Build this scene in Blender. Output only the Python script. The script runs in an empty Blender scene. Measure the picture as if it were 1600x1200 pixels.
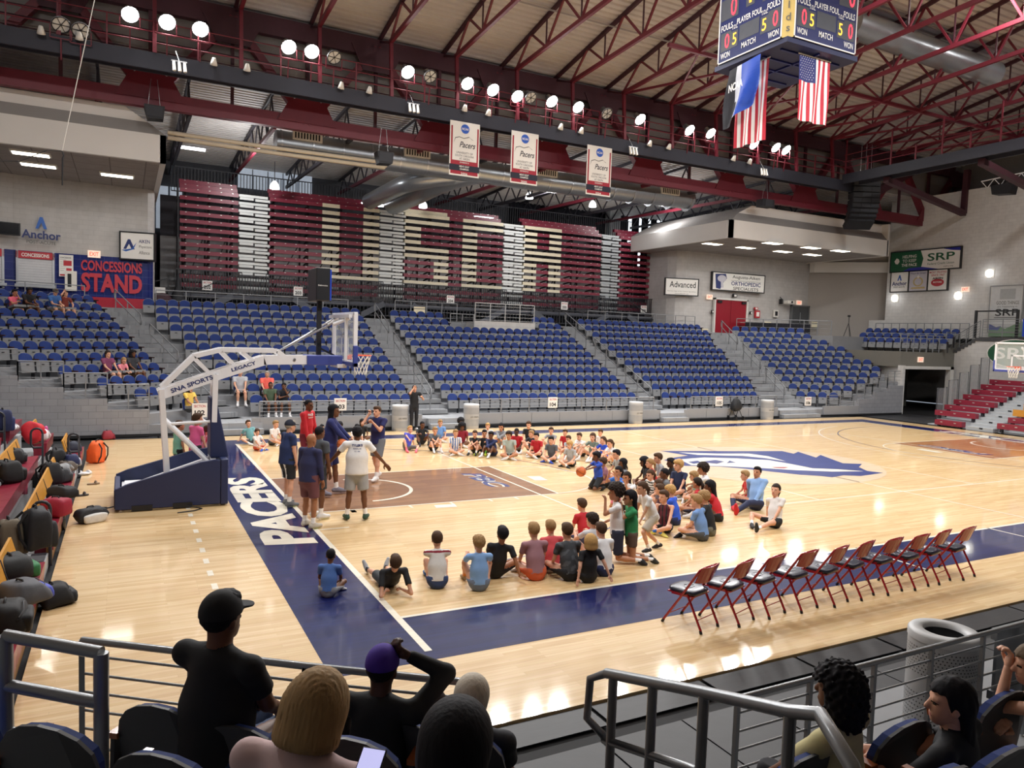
import bpy, bmesh, math, random
import numpy as np
from mathutils import Vector, Matrix
PI = math.pi
random.seed(7)
SC = bpy.context.scene
COL = SC.collection
# ------------------------------------------------------------------ camera
CAMP = np.array([-3.0826, -8.7523, 3.5715]); YAW, PIT, ROL, FPX = .4805, -.0632, .0324, 1161.525
_f = np.array([math.cos(PIT)*math.sin(YAW), math.cos(PIT)*math.cos(YAW), math.sin(PIT)])
_r = np.array([math.cos(YAW), -math.sin(YAW), 0.]); _u = np.cross(_r, _f)
_R = _r*math.cos(ROL)+_u*math.sin(ROL); _U = _u*math.cos(ROL)-_r*math.sin(ROL)
cd = bpy.data.cameras.new('camera'); cam = bpy.data.objects.new('camera', cd); COL.objects.link(cam)
cd.sensor_width = 36; cd.lens = FPX/1600*36; cd.clip_start = .05; cd.clip_end = 300
cam.matrix_world = Matrix(((_R[0], _U[0], -_f[0], CAMP[0]), (_R[1], _U[1], -_f[1], CAMP[1]), (_R[2], _U[2], -_f[2], CAMP[2]), (0, 0, 0, 1)))
SC.camera = cam
def at(px, py, **k):
    """surveying aid: the world point of a sight line on a plane x=, y= or z="""
    d = _f+(px-800)/FPX*_R-(py-600)/FPX*_U
    ax, v = list(k.items())[0]; i = 'xyz'.index(ax)
    return CAMP+(v-CAMP[i])/d[i]*d
def atd(px, py, dist):
    return CAMP+dist*(_f+(px-800)/FPX*_R-(py-600)/FPX*_U)
def pix(p):
    d = np.array(p, float)-CAMP; z = d@_f
    return 800+FPX*(d@_R)/z, 600-FPX*(d@_U)/z, z
# ------------------------------------------------------------------ exposure, world, lights
SC.view_settings.view_transform = 'Standard'; SC.view_settings.look = 'None'
SC.view_settings.gamma = 1; SC.view_settings.use_curve_mapping = False
SC.view_settings.exposure = EXPO = .22
try:
    SC.cycles.max_bounces = 7; SC.cycles.diffuse_bounces = 4; SC.cycles.glossy_bounces = 3; SC.cycles.transmission_bounces = 4
    SC.cycles.caustics_reflective = False; SC.cycles.caustics_refractive = False; SC.cycles.sample_clamp_indirect = 4
    SC.cycles.use_denoising = True
except Exception: pass
W = bpy.data.worlds.new('world'); SC.world = W; W.use_nodes = True
W.node_tree.nodes['Background'].inputs[0].default_value = (.75, .85, 1, 1)
W.node_tree.nodes['Background'].inputs[1].default_value = .35
def spot(loc, tgt, power, ang=100, blend=.6, rad=.25, col=(1, .985, .975)):
    l = bpy.data.lights.new('floodlight_beam', 'SPOT'); l.energy = power; l.spot_size = math.radians(ang); l.spot_blend = blend
    l.shadow_soft_size = rad; l.color = col
    o = bpy.data.objects.new('floodlight_beam', l); COL.objects.link(o); o.location = loc
    o.rotation_euler = (Vector(tgt)-Vector(loc)).to_track_quat('-Z', 'Y').to_euler()
    return o
def area(loc, sx, sy, power, rot=(0, 0, 0), col=(1, .97, .94)):
    l = bpy.data.lights.new('panel_and_fill_light', 'AREA'); l.energy = power; l.shape = 'RECTANGLE'; l.size = sx; l.size_y = sy; l.color = col
    o = bpy.data.objects.new('panel_and_fill_light', l); COL.objects.link(o); o.location = loc; o.rotation_euler = rot
    return o
FLOODS = [(203, 22), (261, 34), (313, 45), (451, 73), (487, 80), (637, 112), (730, 130), (770, 140), (808, 150), (862, 158), (903, 167), (1000, 186), (1077, 203), (1110, 208), (1178, 225), (1212, 230), (1228, 234)]
FLOODP = [at(px, py, y=20.15) for px, py in FLOODS]
for i, p in enumerate(FLOODP):           # far catwalk floodlights, aimed over the court
    spot((p[0], p[1]-.3, p[2]), (p[0]*.75+3.5, 5.5, 0), 1120, 120, .7, .22)
for i in range(9):                        # the same row on the near catwalk, behind and above the viewer
    u = -1+4.1*i
    spot((u, -3.6, 14.2), (u*.72+4, 10.0, .3), 1750, 105, .8, .3)
for u in (2, 10, 18, 26):          # pendant lamps over the upper bleachers
    l = bpy.data.lights.new('pendant_glow', 'POINT'); l.energy = 260; l.shadow_soft_size = .25; o = bpy.data.objects.new('pendant_glow', l); COL.objects.link(o); o.location = (u, 27.8, 10.9)
for u in (-7, 1, 9, 17, 25, 33):          # unseen fill lamps added under the ridge to even out the hall
    area((u, 7.6, 17.2), 1.2, 1.2, 520)
# ------------------------------------------------------------------ materials
MATS = {}
def lin(h):
    h = h.lstrip('#'); c = [int(h[i:i+2], 16)/255 for i in (0, 2, 4)]
    return [((x+.055)/1.055)**2.4 if x > .04045 else x/12.92 for x in c]+[1]
def mat(name, hexc, rough=.55, metal=0., var=.10, scale=6., bump=0., coat=0., stretch=None, spec=.5, emit=0, alpha=1, trans=0):
    if name in MATS: return MATS[name]
    m = bpy.data.materials.new(name); m.use_nodes = True; nt = m.node_tree; N = nt.nodes; L = nt.links
    b = N['Principled BSDF']; c = lin(hexc)
    b.inputs['Roughness'].default_value = rough; b.inputs['Metallic'].default_value = metal
    b.inputs['Specular IOR Level'].default_value = spec; b.inputs['Coat Weight'].default_value = coat; b.inputs['Coat Roughness'].default_value = .08
    tc = N.new('ShaderNodeTexCoord'); nz = N.new('ShaderNodeTexNoise'); nz.inputs['Scale'].default_value = scale; nz.inputs['Detail'].default_value = 4
    if stretch:
        mp = N.new('ShaderNodeMapping'); mp.inputs['Scale'].default_value = stretch
        L.new(tc.outputs['Object'], mp.inputs['Vector']); L.new(mp.outputs[0], nz.inputs['Vector'])
    else: L.new(tc.outputs['Object'], nz.inputs['Vector'])
    r = N.new('ShaderNodeMixRGB'); r.inputs[1].default_value = [x*(1-var) for x in c[:3]]+[1]; r.inputs[2].default_value = [min(1, x*(1+var)) for x in c[:3]]+[1]
    L.new(nz.outputs[0], r.inputs[0]); L.new(r.outputs[0], b.inputs['Base Color'])
    if bump:
        bp = N.new('ShaderNodeBump'); bp.inputs['Strength'].default_value = bump; bp.inputs['Distance'].default_value = .02
        L.new(nz.outputs[0], bp.inputs['Height']); L.new(bp.outputs[0], b.inputs['Normal'])
    if emit:
        L.new(r.outputs[0], b.inputs['Emission Color']); b.inputs['Emission Strength'].default_value = emit
    if trans: b.inputs['Transmission Weight'].default_value = trans; b.inputs['IOR'].default_value = 1.1
    if alpha < 1: b.inputs['Alpha'].default_value = alpha
    MATS[name] = m
    return m
def tiles(name, ca, cb, mortar, w, h, gap=.01, axis='xy', rough=.6, bump=.4, offset=.5, coat=0):
    """block or plank coursing in real size, from object coordinates"""
    if name in MATS: return MATS[name]
    m = bpy.data.materials.new(name); m.use_nodes = True; nt = m.node_tree; N = nt.nodes; L = nt.links; b = N['Principled BSDF']
    tc = N.new('ShaderNodeTexCoord'); sp = N.new('ShaderNodeSeparateXYZ'); cb_ = N.new('ShaderNodeCombineXYZ'); br = N.new('ShaderNodeTexBrick')
    L.new(tc.outputs['Object'], sp.inputs[0])
    L.new(sp.outputs['XYZ'.index(axis[0].upper())], cb_.inputs[0]); L.new(sp.outputs['XYZ'.index(axis[1].upper())], cb_.inputs[1])
    L.new(cb_.outputs[0], br.inputs['Vector'])
    br.inputs['Color1'].default_value = lin(ca); br.inputs['Color2'].default_value = lin(cb); br.inputs['Mortar'].default_value = lin(mortar)
    br.inputs['Scale'].default_value = 1; br.inputs['Brick Width'].default_value = w; br.inputs['Row Height'].default_value = h; br.inputs['Mortar Size'].default_value = gap
    br.inputs['Mortar Smooth'].default_value = .3; br.offset = offset
    nz = N.new('ShaderNodeTexNoise'); nz.inputs['Scale'].default_value = 3; nz.inputs['Detail'].default_value = 5; L.new(tc.outputs['Object'], nz.inputs['Vector'])
    mx = N.new('ShaderNodeMixRGB'); mx.blend_type = 'MULTIPLY'; mx.inputs[0].default_value = .25
    L.new(br.outputs['Color'], mx.inputs[1]); L.new(nz.outputs[0], mx.inputs[2]); L.new(mx.outputs[0], b.inputs['Base Color'])
    b.inputs['Roughness'].default_value = rough; b.inputs['Coat Weight'].default_value = coat
    if bump:
        bp = N.new('ShaderNodeBump'); bp.inputs['Strength'].default_value = bump; bp.inputs['Distance'].default_value = .01; bp.invert = True
        L.new(br.outputs['Fac'], bp.inputs['Height']); L.new(bp.outputs[0], b.inputs['Normal'])
    MATS[name] = m
    return m
def wood_floor(name, light, dark, rough=.16, scratch=0.):
    m = bpy.data.materials.new(name); m.use_nodes = True; nt = m.node_tree; N = nt.nodes; L = nt.links; b = N['Principled BSDF']
    tc = N.new('ShaderNodeTexCoord'); br = N.new('ShaderNodeTexBrick'); L.new(tc.outputs['Object'], br.inputs['Vector'])
    br.inputs['Color1'].default_value = lin(light); br.inputs['Color2'].default_value = lin(dark); br.inputs['Mortar'].default_value = [x*.75 for x in lin(dark)[:3]]+[1]
    br.inputs['Scale'].default_value = 1; br.inputs['Brick Width'].default_value = 1.1; br.inputs['Row Height'].default_value = .057; br.inputs['Mortar Size'].default_value = .0012
    br.offset = .37; br.offset_frequency = 3
    mp = N.new('ShaderNodeMapping'); mp.inputs['Scale'].default_value = (1.2, 22, 1); nz = N.new('ShaderNodeTexNoise'); nz.inputs['Scale'].default_value = 1.4; nz.inputs['Detail'].default_value = 6
    L.new(tc.outputs['Object'], mp.inputs[0]); L.new(mp.outputs[0], nz.inputs['Vector'])
    mx = N.new('ShaderNodeMixRGB'); mx.blend_type = 'OVERLAY'; mx.inputs[0].default_value = .32
    L.new(br.outputs['Color'], mx.inputs[1]); L.new(nz.outputs[0], mx.inputs[2])
    out = mx.outputs[0]
    if scratch:
        m2 = N.new('ShaderNodeMapping'); m2.inputs['Scale'].default_value = (.7, 16, 1); n2 = N.new('ShaderNodeTexNoise'); n2.inputs['Scale'].default_value = 2.2; n2.inputs['Detail'].default_value = 9; n2.inputs['Roughness'].default_value = .75
        L.new(tc.outputs['Object'], m2.inputs[0]); L.new(m2.outputs[0], n2.inputs['Vector'])
        cr = N.new('ShaderNodeValToRGB'); cr.color_ramp.elements[0].position = .60; cr.color_ramp.elements[1].position = .74; L.new(n2.outputs[0], cr.inputs[0])
        m3 = N.new('ShaderNodeMixRGB'); m3.inputs[2].default_value = lin('6a74a0'); mu = N.new('ShaderNodeMath'); mu.operation = 'MULTIPLY'; mu.inputs[1].default_value = scratch
        L.new(cr.outputs[0], mu.inputs[0]); L.new(mu.outputs[0], m3.inputs[0]); L.new(out, m3.inputs[1]); out = m3.outputs[0]
    L.new(out, b.inputs['Base Color'])
    b.inputs['Roughness'].default_value = .5; b.inputs['Coat Weight'].default_value = .75; b.inputs['Coat IOR'].default_value = 1.34 if scratch else 1.45; b.inputs['Coat Roughness'].default_value = rough*.55; b.inputs['Specular IOR Level'].default_value = .1 if scratch else .3
    bp = N.new('ShaderNodeBump'); bp.inputs['Strength'].default_value = .05; bp.inputs['Distance'].default_value = .004
    L.new(nz.outputs[0], bp.inputs['Height']); L.new(bp.outputs[0], b.inputs['Coat Normal']); L.new(bp.outputs[0], b.inputs['Normal'])
    MATS[name] = m
    return m
# ------------------------------------------------------------------ mesh building
class MB:
    def __init__(s): s.v = []; s.f = []; s.m = []; s.sm = []
    def add(s, vs, fs, m=0, smooth=False):
        o = len(s.v); s.v += [tuple(map(float, p)) for p in vs]
        for f in fs: s.f.append([i+o for i in f]); s.m.append(m); s.sm.append(smooth)
        return s
    def hexa(s, p, m=0): return s.add(p, [(0, 3, 2, 1), (4, 5, 6, 7), (0, 1, 5, 4), (1, 2, 6, 5), (2, 3, 7, 6), (3, 0, 4, 7)], m)
    def box(s, x0, x1, y0, y1, z0, z1, m=0):
        return s.hexa([(x0, y0, z0), (x1, y0, z0), (x1, y1, z0), (x0, y1, z0), (x0, y0, z1), (x1, y0, z1), (x1, y1, z1), (x0, y1, z1)], m)
    def bar(s, p, q, w=.05, h=None, m=0, up=(0, 0, 1)):
        p = np.array(p, float); q = np.array(q, float); h = h or w; d = q-p; n = np.linalg.norm(d)
        if n < 1e-6: return s
        d /= n; U = np.array(up, float); S = np.cross(d, U)
        if np.linalg.norm(S) < 1e-3: S = np.cross(d, (0, 1, 0))
        S /= np.linalg.norm(S); T = np.cross(S, d); a = S*w/2; b = T*h/2
        return s.hexa([p-a-b, p+a-b, p+a+b, p-a+b, q-a-b, q+a-b, q+a+b, q-a+b], m)
    def tube(s, pts, r, n=8, m=0, cap=True, closed=False):
        pts = [np.array(p, float) for p in pts]; k = len(pts); rs = r if hasattr(r, '__len__') else [r]*k
        rings = []; prev = None
        for i in range(k):
            a = pts[(i-1) % k] if (i or closed) else pts[0]; b = pts[(i+1) % k] if (i < k-1 or closed) else pts[-1]
            d = b-a; d /= (np.linalg.norm(d)+1e-9)
            if prev is None:
                S = np.cross(d, (0, 0, 1.)); 
                if np.linalg.norm(S) < 1e-2: S = np.cross(d, (0, 1., 0))
            else: S = prev-d*(prev@d)
            S /= np.linalg.norm(S)+1e-9; prev = S; T = np.cross(d, S)
            rings.append([pts[i]+rs[i]*(S*math.cos(2*PI*j/n)+T*math.sin(2*PI*j/n)) for j in range(n)])
        o = [p for rg in rings for p in rg]; fs = []
        for i in range(k if closed else k-1):
            i2 = (i+1) % k
            for j in range(n): fs.append((i*n+j, i*n+(j+1) % n, i2*n+(j+1) % n, i2*n+j))
        s.add(o, fs, m, True)
        if cap and not closed:
            s.add(rings[0], [tuple(range(n))[::-1]], m); s.add(rings[-1], [tuple(range(n))], m)
        return s
    def lathe(s, prof, n=16, m=0, c=(0, 0, 0), smooth=True):
        vs = [(c[0]+r*math.cos(2*PI*j/n), c[1]+r*math.sin(2*PI*j/n), c[2]+z) for r, z in prof for j in range(n)]
        fs = [(i*n+j, i*n+(j+1) % n, (i+1)*n+(j+1) % n, (i+1)*n+j) for i in range(len(prof)-1) for j in range(n)]
        return s.add(vs, fs, m, smooth)
    def prism(s, poly, d0, d1, axis='y', m=0, m2=None):
        """poly in the other two axes, extruded d0..d1 along axis"""
        def P(a, b, d): return (d, a, b) if axis == 'x' else (a, d, b) if axis == 'y' else (a, b, d)
        n = len(poly); vs = [P(a, b, d0) for a, b in poly]+[P(a, b, d1) for a, b in poly]
        s.add(vs, [tuple(range(n))], m); s.add(vs, [tuple(range(2*n-1, n-1, -1))], m if m2 is None else m2)
        s.add(vs, [(i, i+n, (i+1) % n+n, (i+1) % n) for i in range(n)], m)
        return s
    def loft(s, rings, m=0, smooth=True, cap=True):
        n = len(rings[0]); vs = [p for r in rings for p in r]
        s.add(vs, [(i*n+j, i*n+(j+1) % n, (i+1)*n+(j+1) % n, (i+1)*n+j) for i in range(len(rings)-1) for j in range(n)], m, smooth)
        if cap: s.add(rings[0], [tuple(range(n))[::-1]], m); s.add(rings[-1], [tuple(range(n))], m)
        return s
    def ell(s, c, rx, ry, rz, n=12, k=8, m=0, rot=None):
        vs = []; 
        for i in range(k+1):
            t = PI*i/k
            for j in range(n):
                p = np.array((rx*math.sin(t)*math.cos(2*PI*j/n), ry*math.sin(t)*math.sin(2*PI*j/n), rz*math.cos(t)))
                if rot is not None: p = rot@p
                vs.append(p+np.array(c))
        return s.add(vs, [(i*n+j, (i+1)*n+j, (i+1)*n+(j+1) % n, i*n+(j+1) % n) for i in range(k) for j in range(n)], m, True)
    def mesh(s, name, mats):
        me = bpy.data.meshes.new(name); me.from_pydata(s.v, [], s.f)
        for m in (mats if isinstance(mats, (list, tuple)) else [mats]): me.materials.append(m)
        me.polygons.foreach_set('material_index', s.m); me.polygons.foreach_set('use_smooth', s.sm); me.update()
        return me
    def build(s, name, mats, parent=None, fix=True, bevel=0, loc=None, rz=None):
        me = s.mesh(name, mats)
        if fix:
            bm = bmesh.new(); bm.from_mesh(me); bmesh.ops.recalc_face_normals(bm, faces=bm.faces); bm.to_mesh(me); bm.free()
        o = bpy.data.objects.new(name, me); COL.objects.link(o)
        if parent is not None: o.parent = parent
        if loc is not None: o.location = loc
        if rz is not None: o.rotation_euler.z = rz
        if bevel:
            b = o.modifiers.new('edge', 'BEVEL'); b.width = bevel; b.segments = 2; b.limit_method = 'ANGLE'
        return o
def tag(o, label=None, cat=None, group=None, kind=None):
    if label: o['label'] = label
    if cat: o['category'] = cat
    if group: o['group'] = group
    if kind: o['kind'] = kind
    return o
def thing(name, label, cat, loc=(0, 0, 0), rz=0, group=None, kind=None):
    o = bpy.data.objects.new(name, None); COL.objects.link(o); o.location = loc; o.rotation_euler = (0, 0, rz); o.empty_display_size = .1
    return tag(o, label, cat, group, kind)
def struct(name, mb, m, label=None, fix=True):
    o = mb.build(name, m, None, fix); o['kind'] = 'structure'; o['label'] = label or name.replace('_', ' ')
    return o
def copy_tree(o, parent=None):
    c = o.copy(); COL.objects.link(c); c.parent = parent
    for ch in list(o.children): copy_tree(ch, c)
    return c
ORD = ['first', 'second', 'third', 'fourth', 'fifth', 'sixth', 'seventh', 'eighth', 'ninth', 'tenth', 'eleventh', 'twelfth', 'thirteenth', 'fourteenth', 'fifteenth', 'sixteenth', 'seventeenth', 'eighteenth', 'nineteenth', 'twentieth', 'twenty-first', 'twenty-second']
_TXT = {}
def text_verts(s, bold=0., shear=0., space=1., ital=None):
    """outline letters as flat faces: unit height about 0.72, returned with their width"""
    k = (s, bold, shear, space)
    if k not in _TXT:
        cu = bpy.data.curves.new('letters', 'FONT'); cu.body = s; cu.size = 1; cu.offset = bold; cu.shear = shear; cu.space_character = space; cu.resolution_u = 3; cu.fill_mode = 'FRONT'
        o = bpy.data.objects.new('letters', cu); COL.objects.link(o); dg = bpy.context.evaluated_depsgraph_get(); me = o.evaluated_get(dg).to_mesh()
        v = np.array([p.co[:] for p in me.vertices]) if len(me.vertices) else np.zeros((1, 3)); f = [list(p.vertices) for p in me.polygons]
        o.evaluated_get(dg).to_mesh_clear(); bpy.data.objects.remove(o); bpy.data.curves.remove(cu)
        v = v[:, :2]-v[:, :2].min(0); _TXT[k] = (v, f, v.max(0))
    return _TXT[k]
def put_text(mb, s, o, ex, ey, w=None, h=None, m=0, bold=.01, shear=0., space=1., cx=.5, cy=.5):
    """letters on the plane o + a*ex + b*ey, fitted to width w and height h, centred by cx, cy"""
    v, f, sz = text_verts(s, bold, shear, space); o = np.array(o, float); ex = np.array(ex, float); ey = np.array(ey, float)
    if w is None: w = h*sz[0]/sz[1]
    if h is None: h = w*sz[1]/sz[0]
    P = [o+ex*((x/sz[0]-cx)*w)+ey*((y/sz[1]-cy)*h) for x, y in v]
    mb.add(P, f, m)
    return mb
# ================================================================== setting: floor and court
M_WOOD = wood_floor('maple_court', 'e0c394', 'cfac78', .13)
M_STAIN = wood_floor('walnut_stain', '94683f', '7f5431', .16)
M_STAIN2 = wood_floor('cherry_stain', 'b07a4d', '9c6840', .16)
M_BLUE = wood_floor('navy_floor_paint', '131c55', '0f174a', .09, .42)
M_WHITE = wood_floor('white_floor_paint', 'efe8d6', 'e6dfcc', .14)
M_TAN = wood_floor('tan_floor_paint', 'd9c3a4', 'd2bb9b', .14)
M_RUB = mat('rubber_mat', '2b2c2f', .55, var=.2, scale=5, bump=.1)
M_RUBD = mat('rubber_gap', '101114', .8)
M_CONC = mat('grey_concrete', '8d8f92', .75, var=.12, scale=3, bump=.08)
M_STEPC = mat('light_concrete_step', '9b9da0', .7, var=.10, scale=4)
floor = struct('floor', MB().box(-4, 31.0, -2.84, 17.13, -.05, 0), M_WOOD, 'polished maple basketball court floor')
def flat(poly, z, name, m, par=floor): return MB().add([(a, b, z) for a, b in poly], [tuple(range(len(poly)))]).build(name, m, par)
def rect(u0, u1, v0, v1, z, name, m): return flat([(u0, v0), (u1, v0), (u1, v1), (u0, v1)], z, name, m)
CL, CW = 28.65, 15.24
for r in ((-1.2, 29.85, -1.33, 0), (-1.2, 29.85, CW, CW+.92), (-1.2, 0, 0, CW), (CL, CL+1.2, 0, CW)): rect(*r, .0015, 'painted_border', M_BLUE)
for r in ((0, CL, -.06, 0), (0, CL, CW, CW+.06), (-.09, 0, -1.1, CW+.06), (CL, CL+.09, -1.1, CW+.06), (14.3, 14.35, 0, CW)): rect(*r, .003, 'court_line', M_WHITE)
for u in (8.53, 12.5, 16.4): rect(u-.02, u+.02, -1.33, 0, .003, 'court_line', M_WHITE)
rect(0, 5.79, 5.79, 9.45, .0015, 'painted_key', M_STAIN); rect(22.86, CL, 5.79, 9.45, .0015, 'painted_key', M_STAIN2)
for u0, u1, uf in ((0, 5.79, 5.79), (22.86, CL, 22.86)):
    rect(u0, u1, 5.74, 5.79, .003, 'court_line', M_WHITE); rect(u0, u1, 9.45, 9.5, .003, 'court_line', M_WHITE); rect(uf-.025, uf+.025, 5.79, 9.45, .003, 'court_line', M_WHITE)
for u in (5.325, 11.325, 17.325, 23.325): rect(u-.025, u+.025, 3.12, 12.12, .0025, 'court_line', M_WHITE)
for v in (3.12, 12.12): rect(5.325, 23.325, v-.025, v+.025, .0025, 'court_line', M_WHITE)
def arc(cx, cy, r, a0, a1, w=.05, z=.003, name='court_line', m=None, n=40):
    mb = MB(); P = []
    for i in range(n+1):
        a = math.radians(a0+(a1-a0)*i/n); P += [(cx+(r-w/2)*math.cos(a), cy+(r-w/2)*math.sin(a), z), (cx+(r+w/2)*math.cos(a), cy+(r+w/2)*math.sin(a), z)]
    mb.add(P, [(2*i, 2*i+1, 2*i+3, 2*i+2) for i in range(n)]); return mb.build(name, m or M_WHITE, floor)
for s, c, f in ((1, 1.575, 5.79), (-1, CL-1.575, 22.86)):
    o = 0 if s > 0 else 180
    arc(c, 7.62, 1.22, o-90, o+90, .08); arc(f, 7.62, 1.83, o-90, o+90); arc(c, 7.62, 6.75, o-78, o+78); arc(c, 7.62, 6.02, o-90, o+90, .04, .0028, m=mat('dark_line', '4a4a60', .3))
for i in range(14): rect(-2.03, -1.95, 1.9+.62*i, 2.15+.62*i, .003, 'court_line', M_WHITE)       # dashes behind the baseline
for v in (6.6, 6.95, 8.3, 8.65): rect(.9+.0*v, 1.0, 5.55, 5.74, .003, 'court_line', M_WHITE)
for u in (2.13, 3.05, 3.96, 4.6): rect(u, u+.05, 5.54, 5.74, .003, 'court_line', M_WHITE)
rect(0, .55, 4.45, 4.5, .003, 'court_line', M_WHITE)
# centre emblem: horse head in navy and white on a tan oval
flat([(14.1+3.65*math.cos(2*PI*i/48), 7.55+3.2*math.sin(2*PI*i/48)) for i in range(48)], .003, 'tan_oval', M_TAN)
def fl(pts): return [tuple(at(a, b, z=0)[:2]) for a, b in pts]
M_NAVY = wood_floor('navy_emblem', '2c3a7a', '2a3672', .14)
flat(fl([(1031, 704.7), (1130, 705), (1222, 705), (1240, 709), (1247, 706), (1275, 715), (1282, 711), (1317, 724), (1347, 725), (1342, 730), (1355, 736), (1380, 739), (1345, 744), (1318, 743), (1300, 746), (1282, 744), (1250, 742), (1222, 739), (1157, 732), (1120, 729), (1069, 728), (1037, 719), (1054, 715), (1075, 712)]), .004, 'emblem_silhouette', M_NAVY)
for p in ([(1060, 707), (1120, 709), (1170, 709), (1200, 713), (1228, 721), (1195, 716), (1160, 712.5), (1090, 711)], [(1062, 718), (1100, 715), (1150, 716.5), (1200, 719), (1235, 725), (1270, 732), (1310, 733.5), (1350, 736.5), (1300, 737), (1245, 735), (1190, 731.5), (1140, 729), (1080, 727)]): flat(fl(p), .005, 'emblem_white_part', M_WHITE)  # printed white parts of the horse head
for p in ([(1092, 722), (1118, 719), (1132, 721.5), (1120, 725)], [(1075, 722), (1090, 720), (1096, 723), (1084, 725)], [(1265, 726), (1300, 729), (1340, 734), (1300, 732)], [(1140, 720), (1150, 723), (1135, 724)]): flat(fl(p), .006, 'emblem_navy_mark', M_NAVY)  # printed navy marks over the white, eye shapes among them
flat(fl([(1205, 730), (1232, 730), (1226, 732), (1212, 731.5)]), .006, 'emblem_tongue', mat('red_floor_paint', 'a51c30', .3, coat=.5))
# lettering on the floor
mb = MB(); put_text(mb, 'PACERS', (-.62, 6.75, .004), (0, 1, 0), (-1, 0, 0), w=6.2, h=.86, bold=.045, shear=.12, space=.92); mb.build('floor_lettering', M_WHITE, floor)
mb = MB(); put_text(mb, 'PACERS', (CL+.62, 8.5, .004), (0, -1, 0), (1, 0, 0), w=6.2, h=.86, bold=.045, shear=.12, space=.92); mb.build('floor_lettering', M_WHITE, floor)
for uu, dx, vv in ((4.85, 1, 7.75), (23.6, -1, 7.6)):
    for m_, b_, z_ in ((M_WHITE, .075, .0035), (M_NAVY, .03, .0045)):
        mb = MB(); put_text(mb, 'PBC', (uu, vv, z_), (0, -dx, 0), (dx, 0, 0), w=1.9 if dx > 0 else 2.6, h=.52, bold=b_, shear=.25); mb.build('floor_lettering', m_, floor)
flat([(6.02, 7.3), (6.35, 7.22), (6.42, 7.75), (6.08, 7.85)], .004, 'floor_patch', M_WHITE); flat([(2.6, 5.35), (3.05, 5.3), (3.1, 5.55), (2.65, 5.6)], .004, 'floor_patch', M_WHITE)
flat([(22.2, 7.3), (22.5, 7.25), (22.55, 8.1), (22.2, 8.1)], .004, 'floor_patch', M_WHITE)
# rubber matting round the court
mats = struct('floor_matting', MB().box(-16, 46, -22, 37, -.09, -.052), M_RUBD, 'dark rubber matting around the court')
k = 0
tm = MB().box(-.49, .49, -.49, .49, -.012, 0).mesh('mat_tile', M_RUB)
def mtile(u, v, su=1, sv=1, z=-.02):
    o = bpy.data.objects.new('mat_tile', tm); COL.objects.link(o); o.parent = mats; o.location = (u, v, z+random.uniform(-.003, .003)); o.scale = (su, sv, 1)
for i in range(11):
    for j in range(4): mtile(-1.6+i*.92+.5*(j % 2)*0, -3.9-j*.92, .92, .92)
for i in range(24): mtile(-4.6, -2.5+i*.82, .7, .81); mtile(-2.6+i*1.42, -3.05, 1.4, .38); 
for i in range(20): mtile(-3+i*1.72, 17.46, 1.7, .66)
for i in range(6): mtile(32.1+i*.7, 15.2, .68, 5.2)
struct('floor_slab', MB().box(3.0, 30, -5.2, -3.85, -.05, -.012), M_CONC, 'bare concrete floor strip behind the near railing')
# ================================================================== setting: far seating bowl
V0, TR, RR = 19.5, .7725, .3548
def zrow(k): return .36+RR*k
def vrow(k): return V0+TR*k
A3 = np.array([.95, 19.5]); D3 = np.array([-1.92, 4.63]); D3 /= np.linalg.norm(D3); N3 = np.array([-D3[1], D3[0]])
def mitre(k):
    """where the front edge of tier k turns from the straight stand into each angled corner section"""
    v = vrow(k)-.62; Q = A3+D3*(k*TR*1.085)+N3*2.38+np.array((.40, -.446)); return (Q[0]+(v-Q[1])/.9, v), (28.98+.338*(vrow(k)-19.5), v)
M_BOWL = mat('bowl_concrete', '8f9195', .75, var=.08, scale=3)
M_BOWLW = mat('bowl_wall_paint', '96989c', .6, var=.05, scale=2)
S42, C42 = math.sin(math.radians(42)), math.cos(math.radians(42)); S39, C39 = math.sin(math.radians(39)), math.cos(math.radians(39))
VW = 17.8
mb = MB().box(-14, 35.1, VW, 37, 0, zrow(0)); struct('floor_bowl_front', mb, M_BOWL, 'grey concrete front platform of the far stand')
for k in range(1, 12):
    v = vrow(k)-.62
    ml, mr = mitre(k)
    wl = (ml[0]-(v-VW)/S42*C42, VW); L = min((v-VW)/S39, (35.1-mr[0])/C39); wr = (mr[0]+L*C39, v-L*S39)
    poly = [(-14, VW), wl, ml, mr, wr]+([(35.1, VW)] if wr[0] < 35.09 else [])+[(35.1, 29.6), (-14, 29.6)]
    if wl[0] < -14: poly = [(-14, v-(ml[0]+14)*S42/C42)]+poly[2:]
    struct('floor_tier', MB().prism(poly, zrow(k-1)-.02, zrow(k), 'z'), M_BOWL, 'concrete tier %d of the far stand' % (k+1))
struct('floor_concourse', MB().box(-14, 45, 27.4, 37, 3.9, 4.27).box(35.1, 45, 22.5, 37, 3.46, 4.27), M_BOWL, 'grey concourse floor behind the far stand')
struct('wall_front', MB().box(.75, 6.9, VW-.12, VW, 0, .53).box(8.8, 18.1, VW-.12, VW, 0, .53).box(19.9, 25.6, VW-.12, VW, 0, .53).box(28.9, mitre(1)[1][0]+(mitre(1)[1][1]-VW)/S39*C39, VW-.12, VW, 0, .53), M_BOWLW, 'low grey wall in front of the far stand')
struct('baseboard_front', MB().box(-14, 35.1, VW-.15, VW-.131, 0, .09), mat('black_base', '1c1d20', .6), 'black skirting along the low front wall')
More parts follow.
